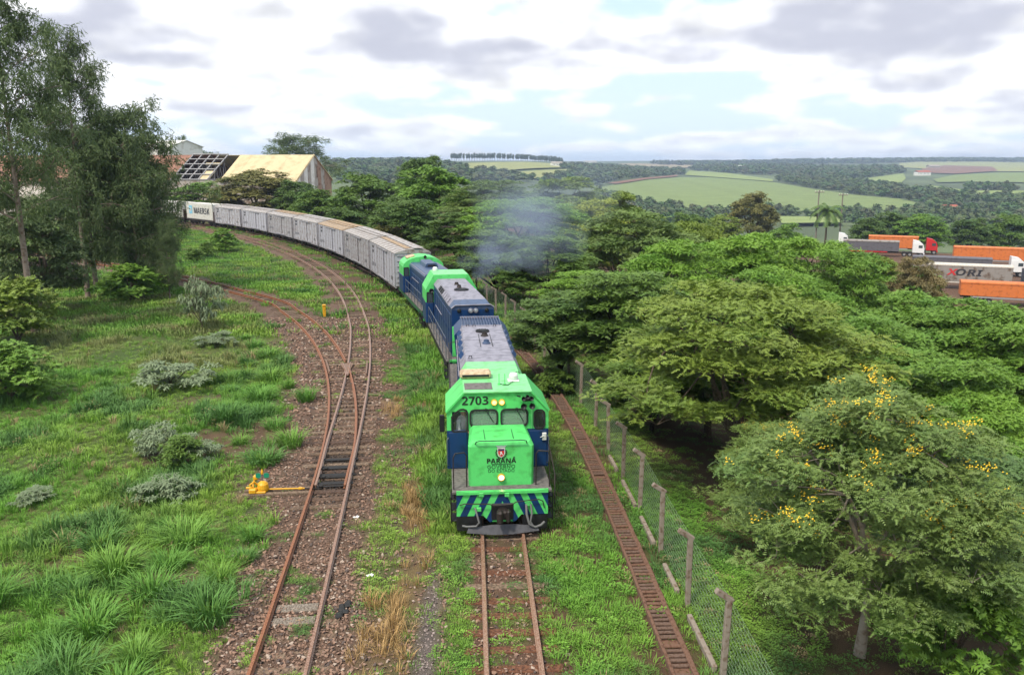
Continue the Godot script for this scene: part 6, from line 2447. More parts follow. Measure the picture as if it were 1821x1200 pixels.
	for s in [-1.0, 1.0]:
		mb = MB.new()
		if s > 0:
			sheet(mb, Vector3(-14.4, 15.9, 5.9), Vector3(0.4, 15.9, 5.9), Vector3(0.4, 17.75, 0), Vector3(-14.4, 17.75, 0), 0.12)
		else:
			sheet(mb, Vector3(0.4, 15.9, -5.9), Vector3(-14.4, 15.9, -5.9), Vector3(-14.4, 17.75, 0), Vector3(0.4, 17.75, 0), 0.12)
		part(g, "roof", mb, M.wall_white)
	# lower grey roofed shed in front, at the left edge
	var sh := thing("shed", "low shed with rusty grey roof at the left edge behind the containers", "shed", "", Vector3(-96, -0.8, -172), -0.1)
	mb = MB.new()
	mb.box(Vector3(0, 2.0, 0), Vector3(26, 4.0, 9))
	part(sh, "wall", mb, M.wall_sheet)
	for s in [-1.0, 1.0]:
		mb = MB.new()
		if s > 0:
			sheet(mb, Vector3(-13.4, 3.9, 5.2), Vector3(13.4, 3.9, 5.2), Vector3(13.4, 6.4, 0), Vector3(-13.4, 6.4, 0), 0.12)
		else:
			sheet(mb, Vector3(13.4, 3.9, -5.2), Vector3(-13.4, 3.9, -5.2), Vector3(-13.4, 6.4, 0), Vector3(13.4, 6.4, 0), 0.12)
		part(sh, "roof", mb, M.wall_sheet if s > 0 else M.roof_red)


func road_wheel(parent: Node3D, p: Vector3) -> void:
	if not M.has("tyre_mesh"):
		var mb := MB.new()
		mb.lathe(PackedVector2Array([Vector2(0.28, -0.16), Vector2(0.5, -0.15), Vector2(0.52, -0.1), Vector2(0.52, 0.1), Vector2(0.5, 0.15), Vector2(0.28, 0.16)]), Transform3D(Basis(Vector3.RIGHT, PI / 2), Vector3.ZERO), 18)
		M.tyre_mesh = mb.mesh()
		mb = MB.new()
		mb.lathe(PackedVector2Array([Vector2(0.29, -0.1), Vector2(0.29, 0.1), Vector2(0.12, 0.06), Vector2(0.1, 0.13), Vector2(0, 0.13)]), Transform3D(Basis(Vector3.RIGHT, PI / 2), Vector3.ZERO), 14)
		M.rim_mesh = mb.mesh()
	var w := Node3D.new()
	w.name = "wheel"
	parent.add_child(w, true)
	w.position = p
	part(w, "tyre", M.tyre_mesh, M.rubber)
	part(w, "rim", M.rim_mesh, M.truss)


func trailer(label: String, at: Vector3, turn: float, l: float, side: Material, top: Material, skirt: Material, hh := 3.2) -> Node3D:
	var t := thing("truck_trailer", label, "trailer", "trailers parked in the truck yard", at, turn)
	var mb := MB.new()
	mb.box(Vector3(l * 0.5, (1.25 + hh) * 0.5, 0), Vector3(l, hh - 1.25, 2.5), 0.04)
	part(t, "body", mb, side)
	mb = MB.new()
	mb.prism(PackedVector2Array([Vector2(-1.3, -0.18), Vector2(1.3, -0.18), Vector2(1.3, 0.0), Vector2(0.7, 0.16), Vector2(0, 0.22), Vector2(-0.7, 0.16), Vector2(-1.3, 0.0)]), Transform3D(Basis(Vector3.UP, PI / 2), Vector3(l + 0.03, hh + 0.02, 0)), l + 0.06)
	part(t, "tarpaulin", mb, top)
	for k in int(l / 1.3):
		for s in [-1.0, 1.0]:
			mb = MB.new()
			mb.box(Vector3(0.6 + k * 1.3, (1.25 + hh) * 0.5 - 0.1, s * 1.265), Vector3(0.07, hh - 1.5, 0.04), 0.01)
			part(t, "side_post", mb, side)
	mb = MB.new()
	mb.box(Vector3(l * 0.5, 1.1, 0), Vector3(l - 0.2, 0.26, 1.1), 0.03)
	part(t, "chassis", mb, M.black_steel)
	for s in [-1.0, 1.0]:
		mb = MB.new()
		mb.box(Vector3(l * 0.45, 1.1, s * 1.22), Vector3(l * 0.7, 0.22, 0.05), 0.01)
		part(t, "side_guard", mb, skirt)
		for k in 3:
			road_wheel(t, Vector3(1.2 + k * 1.25, 0.52, s * 1.0))
	return t


func truck_cab(label: String, at: Vector3, turn: float, m: Material) -> void:
	# front towards +x
	var t := thing("truck", label, "truck", "trucks parked in the yard", at, turn)
	var mb := MB.new()
	mb.prism(PackedVector2Array([Vector2(-1.1, 0.95), Vector2(1.2, 0.95), Vector2(1.25, 1.9), Vector2(0.95, 2.8), Vector2(0.7, 3.0), Vector2(-1.1, 3.05)]), Transform3D(Basis(), Vector3(0, 0, 1.22)), 2.44)
	part(t, "cab", mb, m)
	mb = MB.new()
	mb.prism(PackedVector2Array([Vector2(-1.1, 3.05), Vector2(0.65, 3.02), Vector2(0.2, 3.45), Vector2(-1.1, 3.7)]), Transform3D(Basis(), Vector3(0, 0, 1.1)), 2.2)
	part(t, "roof_fairing", mb, m)
	mb = MB.new()
	sheet(mb, Vector3(1.27, 1.95, 1.1), Vector3(1.27, 1.95, -1.1), Vector3(0.99, 2.78, -1.0), Vector3(0.99, 2.78, 1.0), 0.02)
	part(t, "windscreen", mb, M.windscreen)
	for s in [-1.0, 1.0]:
		mb = MB.new()
		mb.box(Vector3(0.45, 2.3, s * 1.23), Vector3(0.8, 0.6, 0.03), 0.01)
		part(t, "side_window", mb, M.windscreen)
		mb = MB.new()
		mb.box(Vector3(1.24, 1.2, s * 0.85), Vector3(0.06, 0.2, 0.35), 0.02)
		part(t, "headlight", mb, M.lens_off)
		mb = MB.new()
		mb.box(Vector3(1.2, 2.3, s * 1.38), Vector3(0.1, 0.4, 0.2), 0.03)
		part(t, "mirror", mb, M.black_steel)
		for x in [0.6, -1.6, -2.7]:
			road_wheel(t, Vector3(x, 0.52, s * 1.0))
	mb = MB.new()
	mb.box(Vector3(1.2, 0.75, 0), Vector3(0.3, 0.4, 2.4), 0.06)
	part(t, "bumper", mb, m)
	mb = MB.new()
	mb.box(Vector3(-1.4, 0.85, 0), Vector3(3.6, 0.25, 0.9), 0.03)
	part(t, "chassis", mb, M.black_steel)


func build_yard() -> void:
	var y := -10.0
	var turn := -0.40
	var t1 := trailer("nearest orange tarpaulin trailer in the truck yard, cut by the picture edge", Vector3(66.0, y, -119), turn, 13.5, M.tarp_orange, M.tarp_orange, M.truss)
	var t2 := trailer("grey lettered trailer with cream top between the two orange trailers", Vector3(67.0, y, -136.5), turn, 14.8, M.trailer_grey, M.tarp_pale, M.tarp_pale, 3.9)
	text_part(t2, "lettering", "X", 1.0, Vector3(6.2, 2.75, 1.3), 0.0, M.letter_red, 1.6, true, 0.25)
	text_part(t2, "lettering", "ORI", 1.0, Vector3(8.55, 2.75, 1.3), 0.0, M.letter_dark, 1.6, true, 0.25)
	trailer("dark blue grey trailer at the right edge beside the lettered one", Vector3(82.6, y, -131.0), turn, 13.0, M.tarp_blue, M.tarp_grey, M.tarp_pale, 3.4)
	trailer("low dark grey trailer behind the lettered grey trailer", Vector3(75.6, y, -153.5), turn, 13.0, M.tarp_grey, M.tarp_grey, M.truss, 3.2)
	truck_cab("white truck between the dark grey trailer and the right edge", Vector3(92.0, y, -148.0), turn, M.truck_white)
	trailer("far orange trailer below the bushy trees at the right edge", Vector3(91.0, y, -168.0), turn, 17.0, M.tarp_orange, M.tarp_orange, M.truss, 3.6)
	trailer("grey trailer with red end, half hidden by the grove", Vector3(75.5, y, -186.0), turn, 11.5, M.tarp_grey, M.trailer_grey, M.truck_red, 3.4)
	truck_cab("white truck cab facing right between grey trailer and red truck", Vector3(90.6, y, -182.0), turn, M.truck_white)
	trailer("orange trailer pulled by the red truck", Vector3(84.0, y, -192.5), turn - 0.02, 10.5, M.tarp_orange, M.tarp_orange, M.truss, 3.8)
	truck_cab("red truck at the orange trailer's front", Vector3(96.2, y, -187.2), turn, M.truck_red)
	truck_cab("white truck cab peeping over the bright grove", Vector3(82.5, y, -203.5), turn, M.truck_white)


func build_far_houses() -> void:
	for h in [[-227.0, -1597.0, 34.0, 12.0, 5.0, "truck_white", "wall_white", "long white shed on the ridge right of the warehouse"], [856.0, -1733.0, 30.0, 14.0, 6.0, "house_red", "wall_white", "farm building with red roof beyond the wood belt"], [380.0, -716.0, 13.0, 9.0, 4.5, "house_red", "wall_white", "small red roofed house in the valley scrub at the right"], [80.0, -1494.0, 20.0, 10.0, 6.0, "wall_sheet", "wall_white", "farmhouse below the right plantation block"], [1168.0, -2308.0, 34.0, 14.0, 5.0, "wall_sheet", "wall_sheet", "pale farm building on the far right slope"], [603.0, -1063.0, 12.0, 9.0, 5.0, "house_red", "wall_white", "white house beside the rectangular plantation"], [284.0, -3020.0, 44.0, 16.0, 6.0, "wall_sheet", "wall_white", "pale buildings on the ridge right of the plantation blocks"], [648.0, -2340.0, 30.0, 12.0, 6.0, "wall_white", "wall_white", "white farmhouse amid the upper wood belt"]]:
		var t := thing("farm_building", h[7], "building", "", Vector3(h[0], ground(h[0], h[1]) + 1.5, h[1]), 0.2)
		var mb := MB.new()
		mb.box(Vector3(0, h[4] * 0.5 - 1.5, 0), Vector3(h[2], h[4] + 3.0, h[3]))
		part(t, "wall", mb, M[h[6]])
		for s in [-1.0, 1.0]:
			mb = MB.new()
			var l: float = h[2] * 0.5 + 0.5
			var w: float = h[3] * 0.5 + 0.6
			if s > 0:
				sheet(mb, Vector3(-l, h[4] - 0.3, w), Vector3(l, h[4] - 0.3, w), Vector3(l, h[4] + w * 0.4, 0), Vector3(-l, h[4] + w * 0.4, 0), 0.2)
			else:
				sheet(mb, Vector3(l, h[4] - 0.3, -w), Vector3(-l, h[4] - 0.3, -w), Vector3(-l, h[4] + w * 0.4, 0), Vector3(l, h[4] + w * 0.4, 0), 0.2)
			part(t, "roof", mb, M[h[5]])
		for k in 3:
			mb = MB.new()
			mb.box(Vector3((k - 1) * h[2] * 0.28, h[4] * 0.5, h[3] * 0.5 + 0.05), Vector3(1.4, 1.4, 0.1))
			part(t, "window", mb, M.windscreen)


func build_poles() -> void:
	for p in [[79.5, -214.0, 14.9, "left utility pole with crossarm beside the palm"], [86.5, -216.0, 14.5, "right utility pole with crossarm, behind the palm"]]:
		var g := ground(p[0], p[1])
		var t := thing("utility_pole", p[3], "utility pole", "utility poles behind the yard", Vector3(p[0], g, p[1]), 0.25)
		var mb := MB.new()
		mb.tube(PackedVector3Array([Vector3(0, -0.5, 0), Vector3(0, p[2], 0)]), PackedFloat32Array([0.22, 0.15]), 8)
		part(t, "shaft", mb, M.pole_wood)
		mb = MB.new()
		mb.box(Vector3(0, p[2] - 0.5, 0.2), Vector3(2.8, 0.2, 0.16), 0.02)
		part(t, "crossarm", mb, M.pole_wood)
		for x in [-1.2, -0.4, 0.5, 1.2]:
			mb = MB.new()
			mb.lathe(PackedVector2Array([Vector2(0.05, 0), Vector2(0.1, 0.1), Vector2(0.06, 0.25), Vector2(0, 0.27)]), tf(x, p[2] - 0.4, 0.2), 8)
			part(t, "insulator", mb, M.wall_white)
	# palm beside the left pole
	var px := 82.0
	var pz := -214.0
	var t := thing("palm_tree", "feather palm with drooping fronds between the two utility poles", "tree", "", Vector3(px, ground(px, pz), pz))
	var mb := MB.new()
	mb.tube(PackedVector3Array([Vector3(0, -0.3, 0), Vector3(0.1, 4, 0), Vector3(0, 9.5, 0)]), PackedFloat32Array([0.32, 0.24, 0.2]), 8)
	part(t, "trunk", mb, M.bark)
	mb = MB.new()
	var g2 := RandomNumberGenerator.new()
	g2.seed = 5
	for k in 34:
		var a := g2.randf() * TAU
		var up := g2.randf_range(-0.35, 1.2)
		var d := Vector3(cos(a) * cos(up), sin(up), sin(a) * cos(up))
		var p := Vector3(0, 9.5, 0)
		for j in 11:
			var q := p + d * 0.48
			d = (d + Vector3.DOWN * 0.2).normalized()
			var sd := d.cross(Vector3.UP).normalized()
			for e in [-1.0, 1.0]:
				var s := g2.randf_range(0.8, 1.2)
				mb.col = Color(s, s, s)
				mb.tri(p, q, p + sd * e * 0.85 + Vector3.DOWN * 0.45 + d * 0.25)
			p = q
	part(t, "crown", mb, M.leaf_dark)


# leaf faces of one frond: a midrib with leaflets on both sides
func frond(mb: MB, p: Vector3, d: Vector3, l: float, pairs: int, lw: float, ll: float, droop: float, g: RandomNumberGenerator, shade := 1.0) -> void:
	var step := l / pairs
	var roll := g.randfn() * 0.5
	var tone := g.randf_range(0.85, 1.15) * shade
	for k in pairs:
		var side := d.cross(Vector3(roll, 1.0, -roll))
		if side.length_squared() < 0.01:
			side = d.cross(Vector3.RIGHT)
		side = side.normalized()
		var s := tone * g.randf_range(0.9, 1.1)
		mb.col = Color(s * hue, s, s * 0.97)
		var taper := 1.0 - 0.55 * float(k) / pairs
		var q := p + d * step
		var lift := Vector3.UP * g.randf_range(-0.3, 0.2) * ll
		var a := p + side * ll * taper + d * ll * 0.45 + lift
		var b := p - side * ll * taper + d * ll * 0.45 + lift
		# upward facing
		leaf(mb, p - d * lw * 0.5, p + d * lw, a)
		leaf(mb, p - d * lw * 0.5, p + d * lw, b)
		p = q
		d = (d + Vector3.DOWN * droop * g.randf_range(0.5, 1.5)).normalized()


var hue := 1.0


func leaf(mb: MB, a: Vector3, b: Vector3, c: Vector3) -> void:
	if (b - a).cross(c - a).y < 0.0:
		mb.tri(a, c, b)
	else:
		mb.tri(a, b, c)


func limb(mb: MB, a: Vector3, b: Vector3, r0: float, r1: float, bend: float, g: RandomNumberGenerator, sides := 5) -> PackedVector3Array:
	var q := PackedVector3Array()
	var r := PackedFloat32Array()
	var m := 5
	var off := Vector3(g.randfn(), g.randfn() * 0.4, g.randfn()) * bend
	for k in m + 1:
		var u := float(k) / m
		q.append(a.lerp(b, u) + off * sin(u * PI) + Vector3.UP * bend * 0.5 * sin(u * PI))
		r.append(lerpf(r0, r1, u))
	mb.tube(q, r, sides, false)
	return q


# kind: crown height, width and how the leaves are set; returns [trunk mesh, crown mesh, flower mesh or null]
func grow(kind: String, seed_: int) -> Array:
	var g := RandomNumberGenerator.new()
	g.seed = seed_
	var spec: Dictionary = {
		"umbrella": {"boughs": 34, "br": 0.135, "h": 7.0, "w": 9.0, "base": 0.34, "fork": 0.2, "n": 360, "fronds": 62, "fl": 0.28, "pairs": 6, "lw": 0.028, "ll": 0.068, "droop": 0.1, "r": 0.17, "flat": 0.42, "cr": 0.62, "limbs": 9, "shell": 0.55},
		"spread": {"boughs": 34, "br": 0.14, "h": 6.5, "w": 7.5, "base": 0.2, "fork": 0.16, "n": 350, "fronds": 58, "fl": 0.29, "pairs": 5, "lw": 0.034, "ll": 0.08, "droop": 0.12, "r": 0.15, "flat": 0.55, "cr": 0.55, "limbs": 8, "shell": 0.5},
		"yellow": {"boughs": 46, "br": 0.13, "h": 5.5, "w": 6.2, "base": 0.24, "fork": 0.22, "n": 560, "fronds": 62, "fl": 0.21, "pairs": 6, "lw": 0.018, "ll": 0.045, "droop": 0.1, "r": 0.11, "flat": 0.5, "cr": 0.42, "limbs": 7, "shell": 0.5},
		"round": {"boughs": 34, "br": 0.14, "h": 8.0, "w": 10.0, "base": 0.06, "fork": 0.15, "n": 360, "fronds": 30, "fl": 0.5, "pairs": 5, "lw": 0.065, "ll": 0.15, "droop": 0.2, "r": 0.2, "flat": 0.7, "cr": 0.75, "limbs": 7, "shell": 0.62},
		"bush": {"boughs": 18, "br": 0.2, "h": 2.2, "w": 3.4, "base": 0.02, "fork": 0.05, "n": 150, "fronds": 16, "fl": 0.3, "pairs": 5, "lw": 0.045, "ll": 0.10, "droop": 0.14, "r": 0.05, "flat": 0.8, "cr": 0.3, "limbs": 6, "shell": 0.55},
		"silver": {"boughs": 12, "br": 0.15, "h": 1.6, "w": 3.0, "base": 0.05, "fork": 0.1, "n": 90, "fronds": 13, "fl": 0.36, "pairs": 3, "lw": 0.06, "ll": 0.17, "droop": 0.34, "r": 0.03, "flat": 0.5, "cr": 0.2, "limbs": 9, "shell": 0.35}}[kind]
	var h: float = spec.h
	var w: float = spec.w
	var tr := MB.new()
	var cr := MB.new()
	var fl := MB.new()
	var fork := Vector3(g.randf_range(-0.1, 0.1), h * spec.fork, g.randf_range(-0.1, 0.1))
	tr.tube(PackedVector3Array([Vector3(0, -0.4, 0), Vector3(0, 0.05, 0), Vector3(0.02, h * spec.fork * 0.5, 0.03), fork]), PackedFloat32Array([spec.r * 1.6, spec.r * 1.25, spec.r, spec.r * 0.9]), 8, false)
	# main limbs fan out from the fork
	var tips := []
	var nl: int = spec.limbs
	for k in nl:
		var a := TAU * (k + g.randf_range(-0.3, 0.3)) / nl
		var rr := w * 0.5 * g.randf_range(0.3, 0.62) * (0.35 if k % 4 == 3 else 1.0)
		var tip := Vector3(cos(a) * rr, h * g.randf_range(0.55, 0.78), sin(a) * rr)
		var q := limb(tr, fork, tip, spec.r * 0.62, spec.r * 0.2, h * 0.05, g, 6)
		tips.append(q)
	var y0: float = h * spec.base
	var rise := h - y0
	# boughs: flattened pads set over a lumpy dome, with gaps between them
	var boughs := []
	var nb: int = spec.boughs
	for k in nb:
		var a := k * 2.39996 + g.randf_range(-0.35, 0.35)
		var u := (k + 0.5) / nb
		var ph := acos(lerpf(0.97, -0.22, u))
		var lump := 0.9 + 0.13 * sin(a * 3.0 + seed_) + 0.07 * sin(a * 7.0 + seed_ * 2.0)
		var rad := g.randf_range(0.35 if kind == "silver" else 0.7, 1.0)
		var hd: float = sin(ph) * rad * lump * (w * 0.5 - w * spec.br * 0.6)
		var hy := y0 + rise * (0.26 + 0.66 * cos(ph) * g.randf_range(0.45 if kind == "silver" else 0.8, 1.05))
		boughs.append([Vector3(cos(a) * hd, hy, sin(a) * hd), w * spec.br * g.randf_range(0.75, 1.25), g.randf_range(0.82, 1.18)])
	# a branch from the nearest limb into each bough
	for bo in boughs:
		var into: Vector3 = bo[0] - Vector3.UP * bo[1] * 0.15
		var best: Vector3 = fork
		var bd := 99.0
		for q in tips:
			for j in [1, 2, 3, 4, 5]:
				var e: float = q[j].distance_squared_to(into)
				if e < bd:
					bd = e
					best = q[j]
		limb(tr, best, into, spec.r * 0.24, spec.r * 0.09, sqrt(bd) * 0.12, g, 4)
		bo.append(into)
	for k in int(spec.n):
		var bo: Array = boughs[k % nb]
		var ang := g.randf() * TAU
		var rr: float = sqrt(g.randf()) * bo[1]
		var c: Vector3 = bo[0] + Vector3(cos(ang) * rr, (1.0 - pow(rr / bo[1], 2.0)) * bo[1] * spec.flat * 0.6 + g.randf_range(-0.3, 0.1) * bo[1] * spec.flat, sin(ang) * rr)
		var yy := c.y
		var tone: float = bo[2] * g.randf_range(0.85, 1.15)
		hue = 1.0 + (bo[2] - 1.0) * 0.6 + g.randf_range(-0.06, 0.1)
		if k % 3 == 0 or kind == "silver":
			limb(tr, bo[3], c, spec.r * 0.1, spec.r * 0.045, rr * 0.1, g, 3)
		var out := Vector3(c.x, 0, c.z)
		out = out.normalized() if out.length() > 0.1 else Vector3.RIGHT
		var crr: float = spec.cr * g.randf_range(0.7, 1.2)
		if kind == "silver":
			# a rosette of long drooping leaves
			for j in 22:
				var b := g.randf() * TAU
				var d := Vector3(cos(b), g.randf_range(0.1, 0.9), sin(b)).normalized()
				var sd := Vector3(-d.z, 0, d.x).normalized() * g.randf_range(0.02, 0.034)
				var l := g.randf_range(0.16, 0.3)
				var p := c + Vector3(g.randfn(), g.randfn(), g.randfn()) * 0.04
				var m := p + d * l * 0.55
				var t := m + (d + Vector3.DOWN * 1.3).normalized() * l * 0.6
				var sh := g.randf_range(0.75, 1.25)
				cr.col = Color(sh, sh, sh)
				leaf(cr, p, m + sd, m - sd)
				leaf(cr, m - sd, m + sd, t)
			continue
		for j in int(spec.fronds):
			var b := g.randf() * TAU
			var ro := sqrt(g.randf()) * crr
			var p := c + Vector3(cos(b) * ro, (1.0 - pow(ro / crr, 2.0)) * crr * spec.flat * 0.6 + g.randf_range(-0.1, 0.1) * crr, sin(b) * ro)
			var b2 := g.randf() * TAU
			var d := (Vector3(cos(b2), g.randf_range(-0.3, 0.8), sin(b2)) + out * 0.22).normalized()
			frond(cr, p, d, spec.fl * g.randf_range(0.6, 1.35), spec.pairs, spec.lw, spec.ll, spec.droop, g, tone)
		if kind == "yellow" and yy > h * 0.55 and g.randf() < 0.3:
			# a spike of small yellow flowers on top of the clump
			for s in g.randi_range(1, 2):
				var base := c + Vector3(g.randf_range(-0.25, 0.25), crr * 0.35, g.randf_range(-0.25, 0.25))
				for j in 12:
					var p := base + Vector3(g.randfn() * 0.07, j * 0.012, g.randfn() * 0.07)
					var s1 := 0.017
					fl.col = Color(1, g.randf_range(0.75, 1.0), 1)
					leaf(fl, p + Vector3(-s1, 0, 0), p + Vector3(s1 * 0.6, 0.01, s1), p + Vector3(s1 * 0.6, 0.02, -s1))
	return [tr.mesh(), cr.mesh(), fl.mesh() if kind == "yellow" else null, h, w]


func grow_eucalyptus(tall: bool, seed_: int) -> Array:
	var g := RandomNumberGenerator.new()
	g.seed = seed_
	var h := 19.0 if tall else 13.0
	var w := 7.5 if tall else 8.0
	var tr := MB.new()
	var cr := MB.new()
	var sway := Vector3(g.randf_range(-0.8, 0.8), 0, g.randf_range(-0.5, 0.5))
	var q := PackedVector3Array()
	var r := PackedFloat32Array()
	for k in 9:
		var u := k / 8.0
		q.append(Vector3(0, u * h * 0.94 - 0.3, 0) + sway * u * u)
		r.append(lerpf(0.24, 0.03, u))
	tr.tube(q, r, 8, false)
	var n := 26 if tall else 24
	for k in n:
		var u := lerpf(0.36 if tall else 0.2, 0.97, float(k) / (n - 1))
		var base := Vector3(0, u * h * 0.94 - 0.3, 0) + sway * u * u
		var a := k * 2.4 + g.randf_range(-0.4, 0.4)
		var reach := w * 0.5 * (sin(clampf((u - 0.15) / 0.85, 0, 1) * PI * 0.93 + 0.14) * 0.9 + 0.1) * g.randf_range(0.65, 1.15)
		var tip := base + Vector3(cos(a) * reach, h * g.randf_range(0.03, 0.1), sin(a) * reach)
		var l := limb(tr, base, tip, 0.09 * (1.15 - u), 0.02, 0.3, g, 5)
		var clumps := 7 if tall else 8
		for j in clumps:
			var p: Vector3 = l[clampi(2 + j % 4, 0, 5)] + Vector3(g.randfn(), g.randfn() * 0.6, g.randfn()) * (0.5 + reach * 0.12)
			limb(tr, l[3], p, 0.02, 0.008, 0.1, g, 3)
			for s in 46:
				# drooping sprays of long narrow leaves
				var o := Vector3(g.randfn() * 0.33, g.randfn() * 0.26 + 0.1, g.randfn() * 0.33)
				var d := Vector3(g.randfn() * 0.5, g.randf_range(-0.9, 0.2), g.randfn() * 0.5).normalized()
				for m in 5:
					var ld := (d + Vector3(g.randfn(), -0.9 + g.randfn() * 0.5, g.randfn()) * 0.6).normalized()
					var sd := ld.cross(Vector3(g.randfn(), g.randfn(), g.randfn())).normalized() * 0.03
					var b := p + o + d * 0.1 * m
					var sh := g.randf_range(0.75, 1.3)
					cr.col = Color(sh, sh, sh)
					leaf(cr, b - sd, b + sd, b + ld * g.randf_range(0.2, 0.34))
	return [tr.mesh(), cr.mesh(), null, h, w]


func build_trees() -> void:
	var protos := {}
	for k in ["umbrella", "spread", "round"]:
		protos[k] = [grow(k, 3 + k.length()), grow(k, 41 + k.length())]
		if k != "round":
			protos[k].append(grow(k, 77 + k.length()))
	protos["yellow"] = [grow("yellow", 12)]
	protos["bush"] = [grow("bush", 21), grow("bush", 22)]
	protos["silver"] = [grow("silver", 31), grow("silver", 34)]
	protos["eucalyptus"] = [grow_eucalyptus(false, 51), grow_eucalyptus(false, 52)]
	protos["euctall"] = [grow_eucalyptus(true, 61)]
	var ym := mat("blossom", lin(0.78, 0.58, 0.02), 0.7)
	ym.vertex_color_use_as_albedo = true
	var n := 0
	for a in TREES:
		var list: Array = protos[a[0]]
		var pr: Array = list[n % list.size()]
		var x: float = a[2]
		var z: float = a[3]
		var t := thing(a[6], a[8], a[7], "", Vector3(x, fine_ground(x, z), z), fmod(n * 2.399, TAU))
		var sw: float = a[5] / pr[4]
		var sh: float = a[4] / pr[3]
		var bark: Material = M.bark
		if a[0] == "yellow":
			bark = M.bark_pale
		elif a[1] == "euc":
			bark = M.bark_eucalyptus
		elif a[1] in ["bluish", "dark", "deep"]:
			bark = M.bark_dark
		var tr := part(t, "trunk", pr[0], bark)
		var cr := part(t, "crown", pr[1], M["leaf_" + a[1]])
		tr.scale = Vector3(sw, sh, sw)
		cr.scale = tr.scale
		if pr[2]:
			var f := part(t, "blossoms", pr[2], ym)
			f.scale = tr.scale
		n += 1


const ORD := ["one", "two", "three", "four", "five", "six", "seven", "eight", "nine", "ten", "eleven", "twelve", "thirteen", "fourteen", "fifteen", "sixteen", "seventeen", "eighteen", "nineteen", "twenty", "twenty-one", "twenty-two", "twenty-three", "twenty-four", "twenty-five", "twenty-six", "twenty-seven", "twenty-eight", "twenty-nine", "thirty", "thirty-one", "thirty-two", "thirty-three", "thirty-four", "thirty-five", "thirty-six", "thirty-seven", "thirty-eight", "thirty-nine", "forty", "forty-one", "forty-two", "forty-three", "forty-four", "forty-five", "forty-six", "forty-seven", "forty-eight", "forty-nine"]


func tuft_mesh(seed_: int, blades: int, h: float, spread: float, wd: float, lean: float) -> ArrayMesh:
	var g := RandomNumberGenerator.new()
	g.seed = seed_
	var mb := MB.new()
	for k in blades:
		var a := g.randf() * TAU
		var r := sqrt(g.randf()) * spread
		var p := Vector3(cos(a) * r, -0.03, sin(a) * r)
		var b := a + g.randf_range(-0.8, 0.8)
		var out := Vector3(cos(b), 0, sin(b))
		var l := h * g.randf_range(0.55, 1.1)
		var ln := lean * g.randf_range(0.3, 1.2)
		var m := p + Vector3.UP * l * 0.55 + out * l * ln * 0.35
		var t := p + Vector3.UP * l * (1.0 - 0.35 * ln) + out * l * ln
		var s := Vector3(-out.z, 0, out.x).rotated(Vector3.UP, g.randf_range(-0.6, 0.6)) * wd * g.randf_range(0.7, 1.3)
		var sh := g.randf_range(0.75, 1.25)
		mb.col = Color(sh, sh * g.randf_range(0.97, 1.05), sh * 0.95)
		leaf(mb, p - s, p + s, m + s * 0.8)
		leaf(mb, p - s, m + s * 0.8, m - s * 0.8)
		leaf(mb, m - s * 0.8, m + s * 0.8, t)
	return mb.mesh()


func weed_mesh(seed_: int) -> ArrayMesh:
	var g := RandomNumberGenerator.new()
	g.seed = seed_
	var mb := MB.new()
	for k in 52:
		var a := g.randf() * TAU
		var r := sqrt(g.randf()) * 0.2
		var p := Vector3(cos(a) * r, g.randf_range(0.0, 0.16) * (1.2 - r * 4.0), sin(a) * r)
		p.y = maxf(p.y, 0.01)
		var d := Vector3(cos(a), g.randf_range(0.0, 0.6), sin(a)).normalized() * g.randf_range(0.035, 0.07)
		var s := Vector3(-d.z, 0, d.x).normalized() * 0.017
		var sh := g.randf_range(0.75, 1.25)
		mb.col = Color(sh, sh, sh * 0.95)
		leaf(mb, p, p + d * 0.5 + s, p + d)
		leaf(mb, p, p + d, p + d * 0.5 - s)
	return mb.mesh()


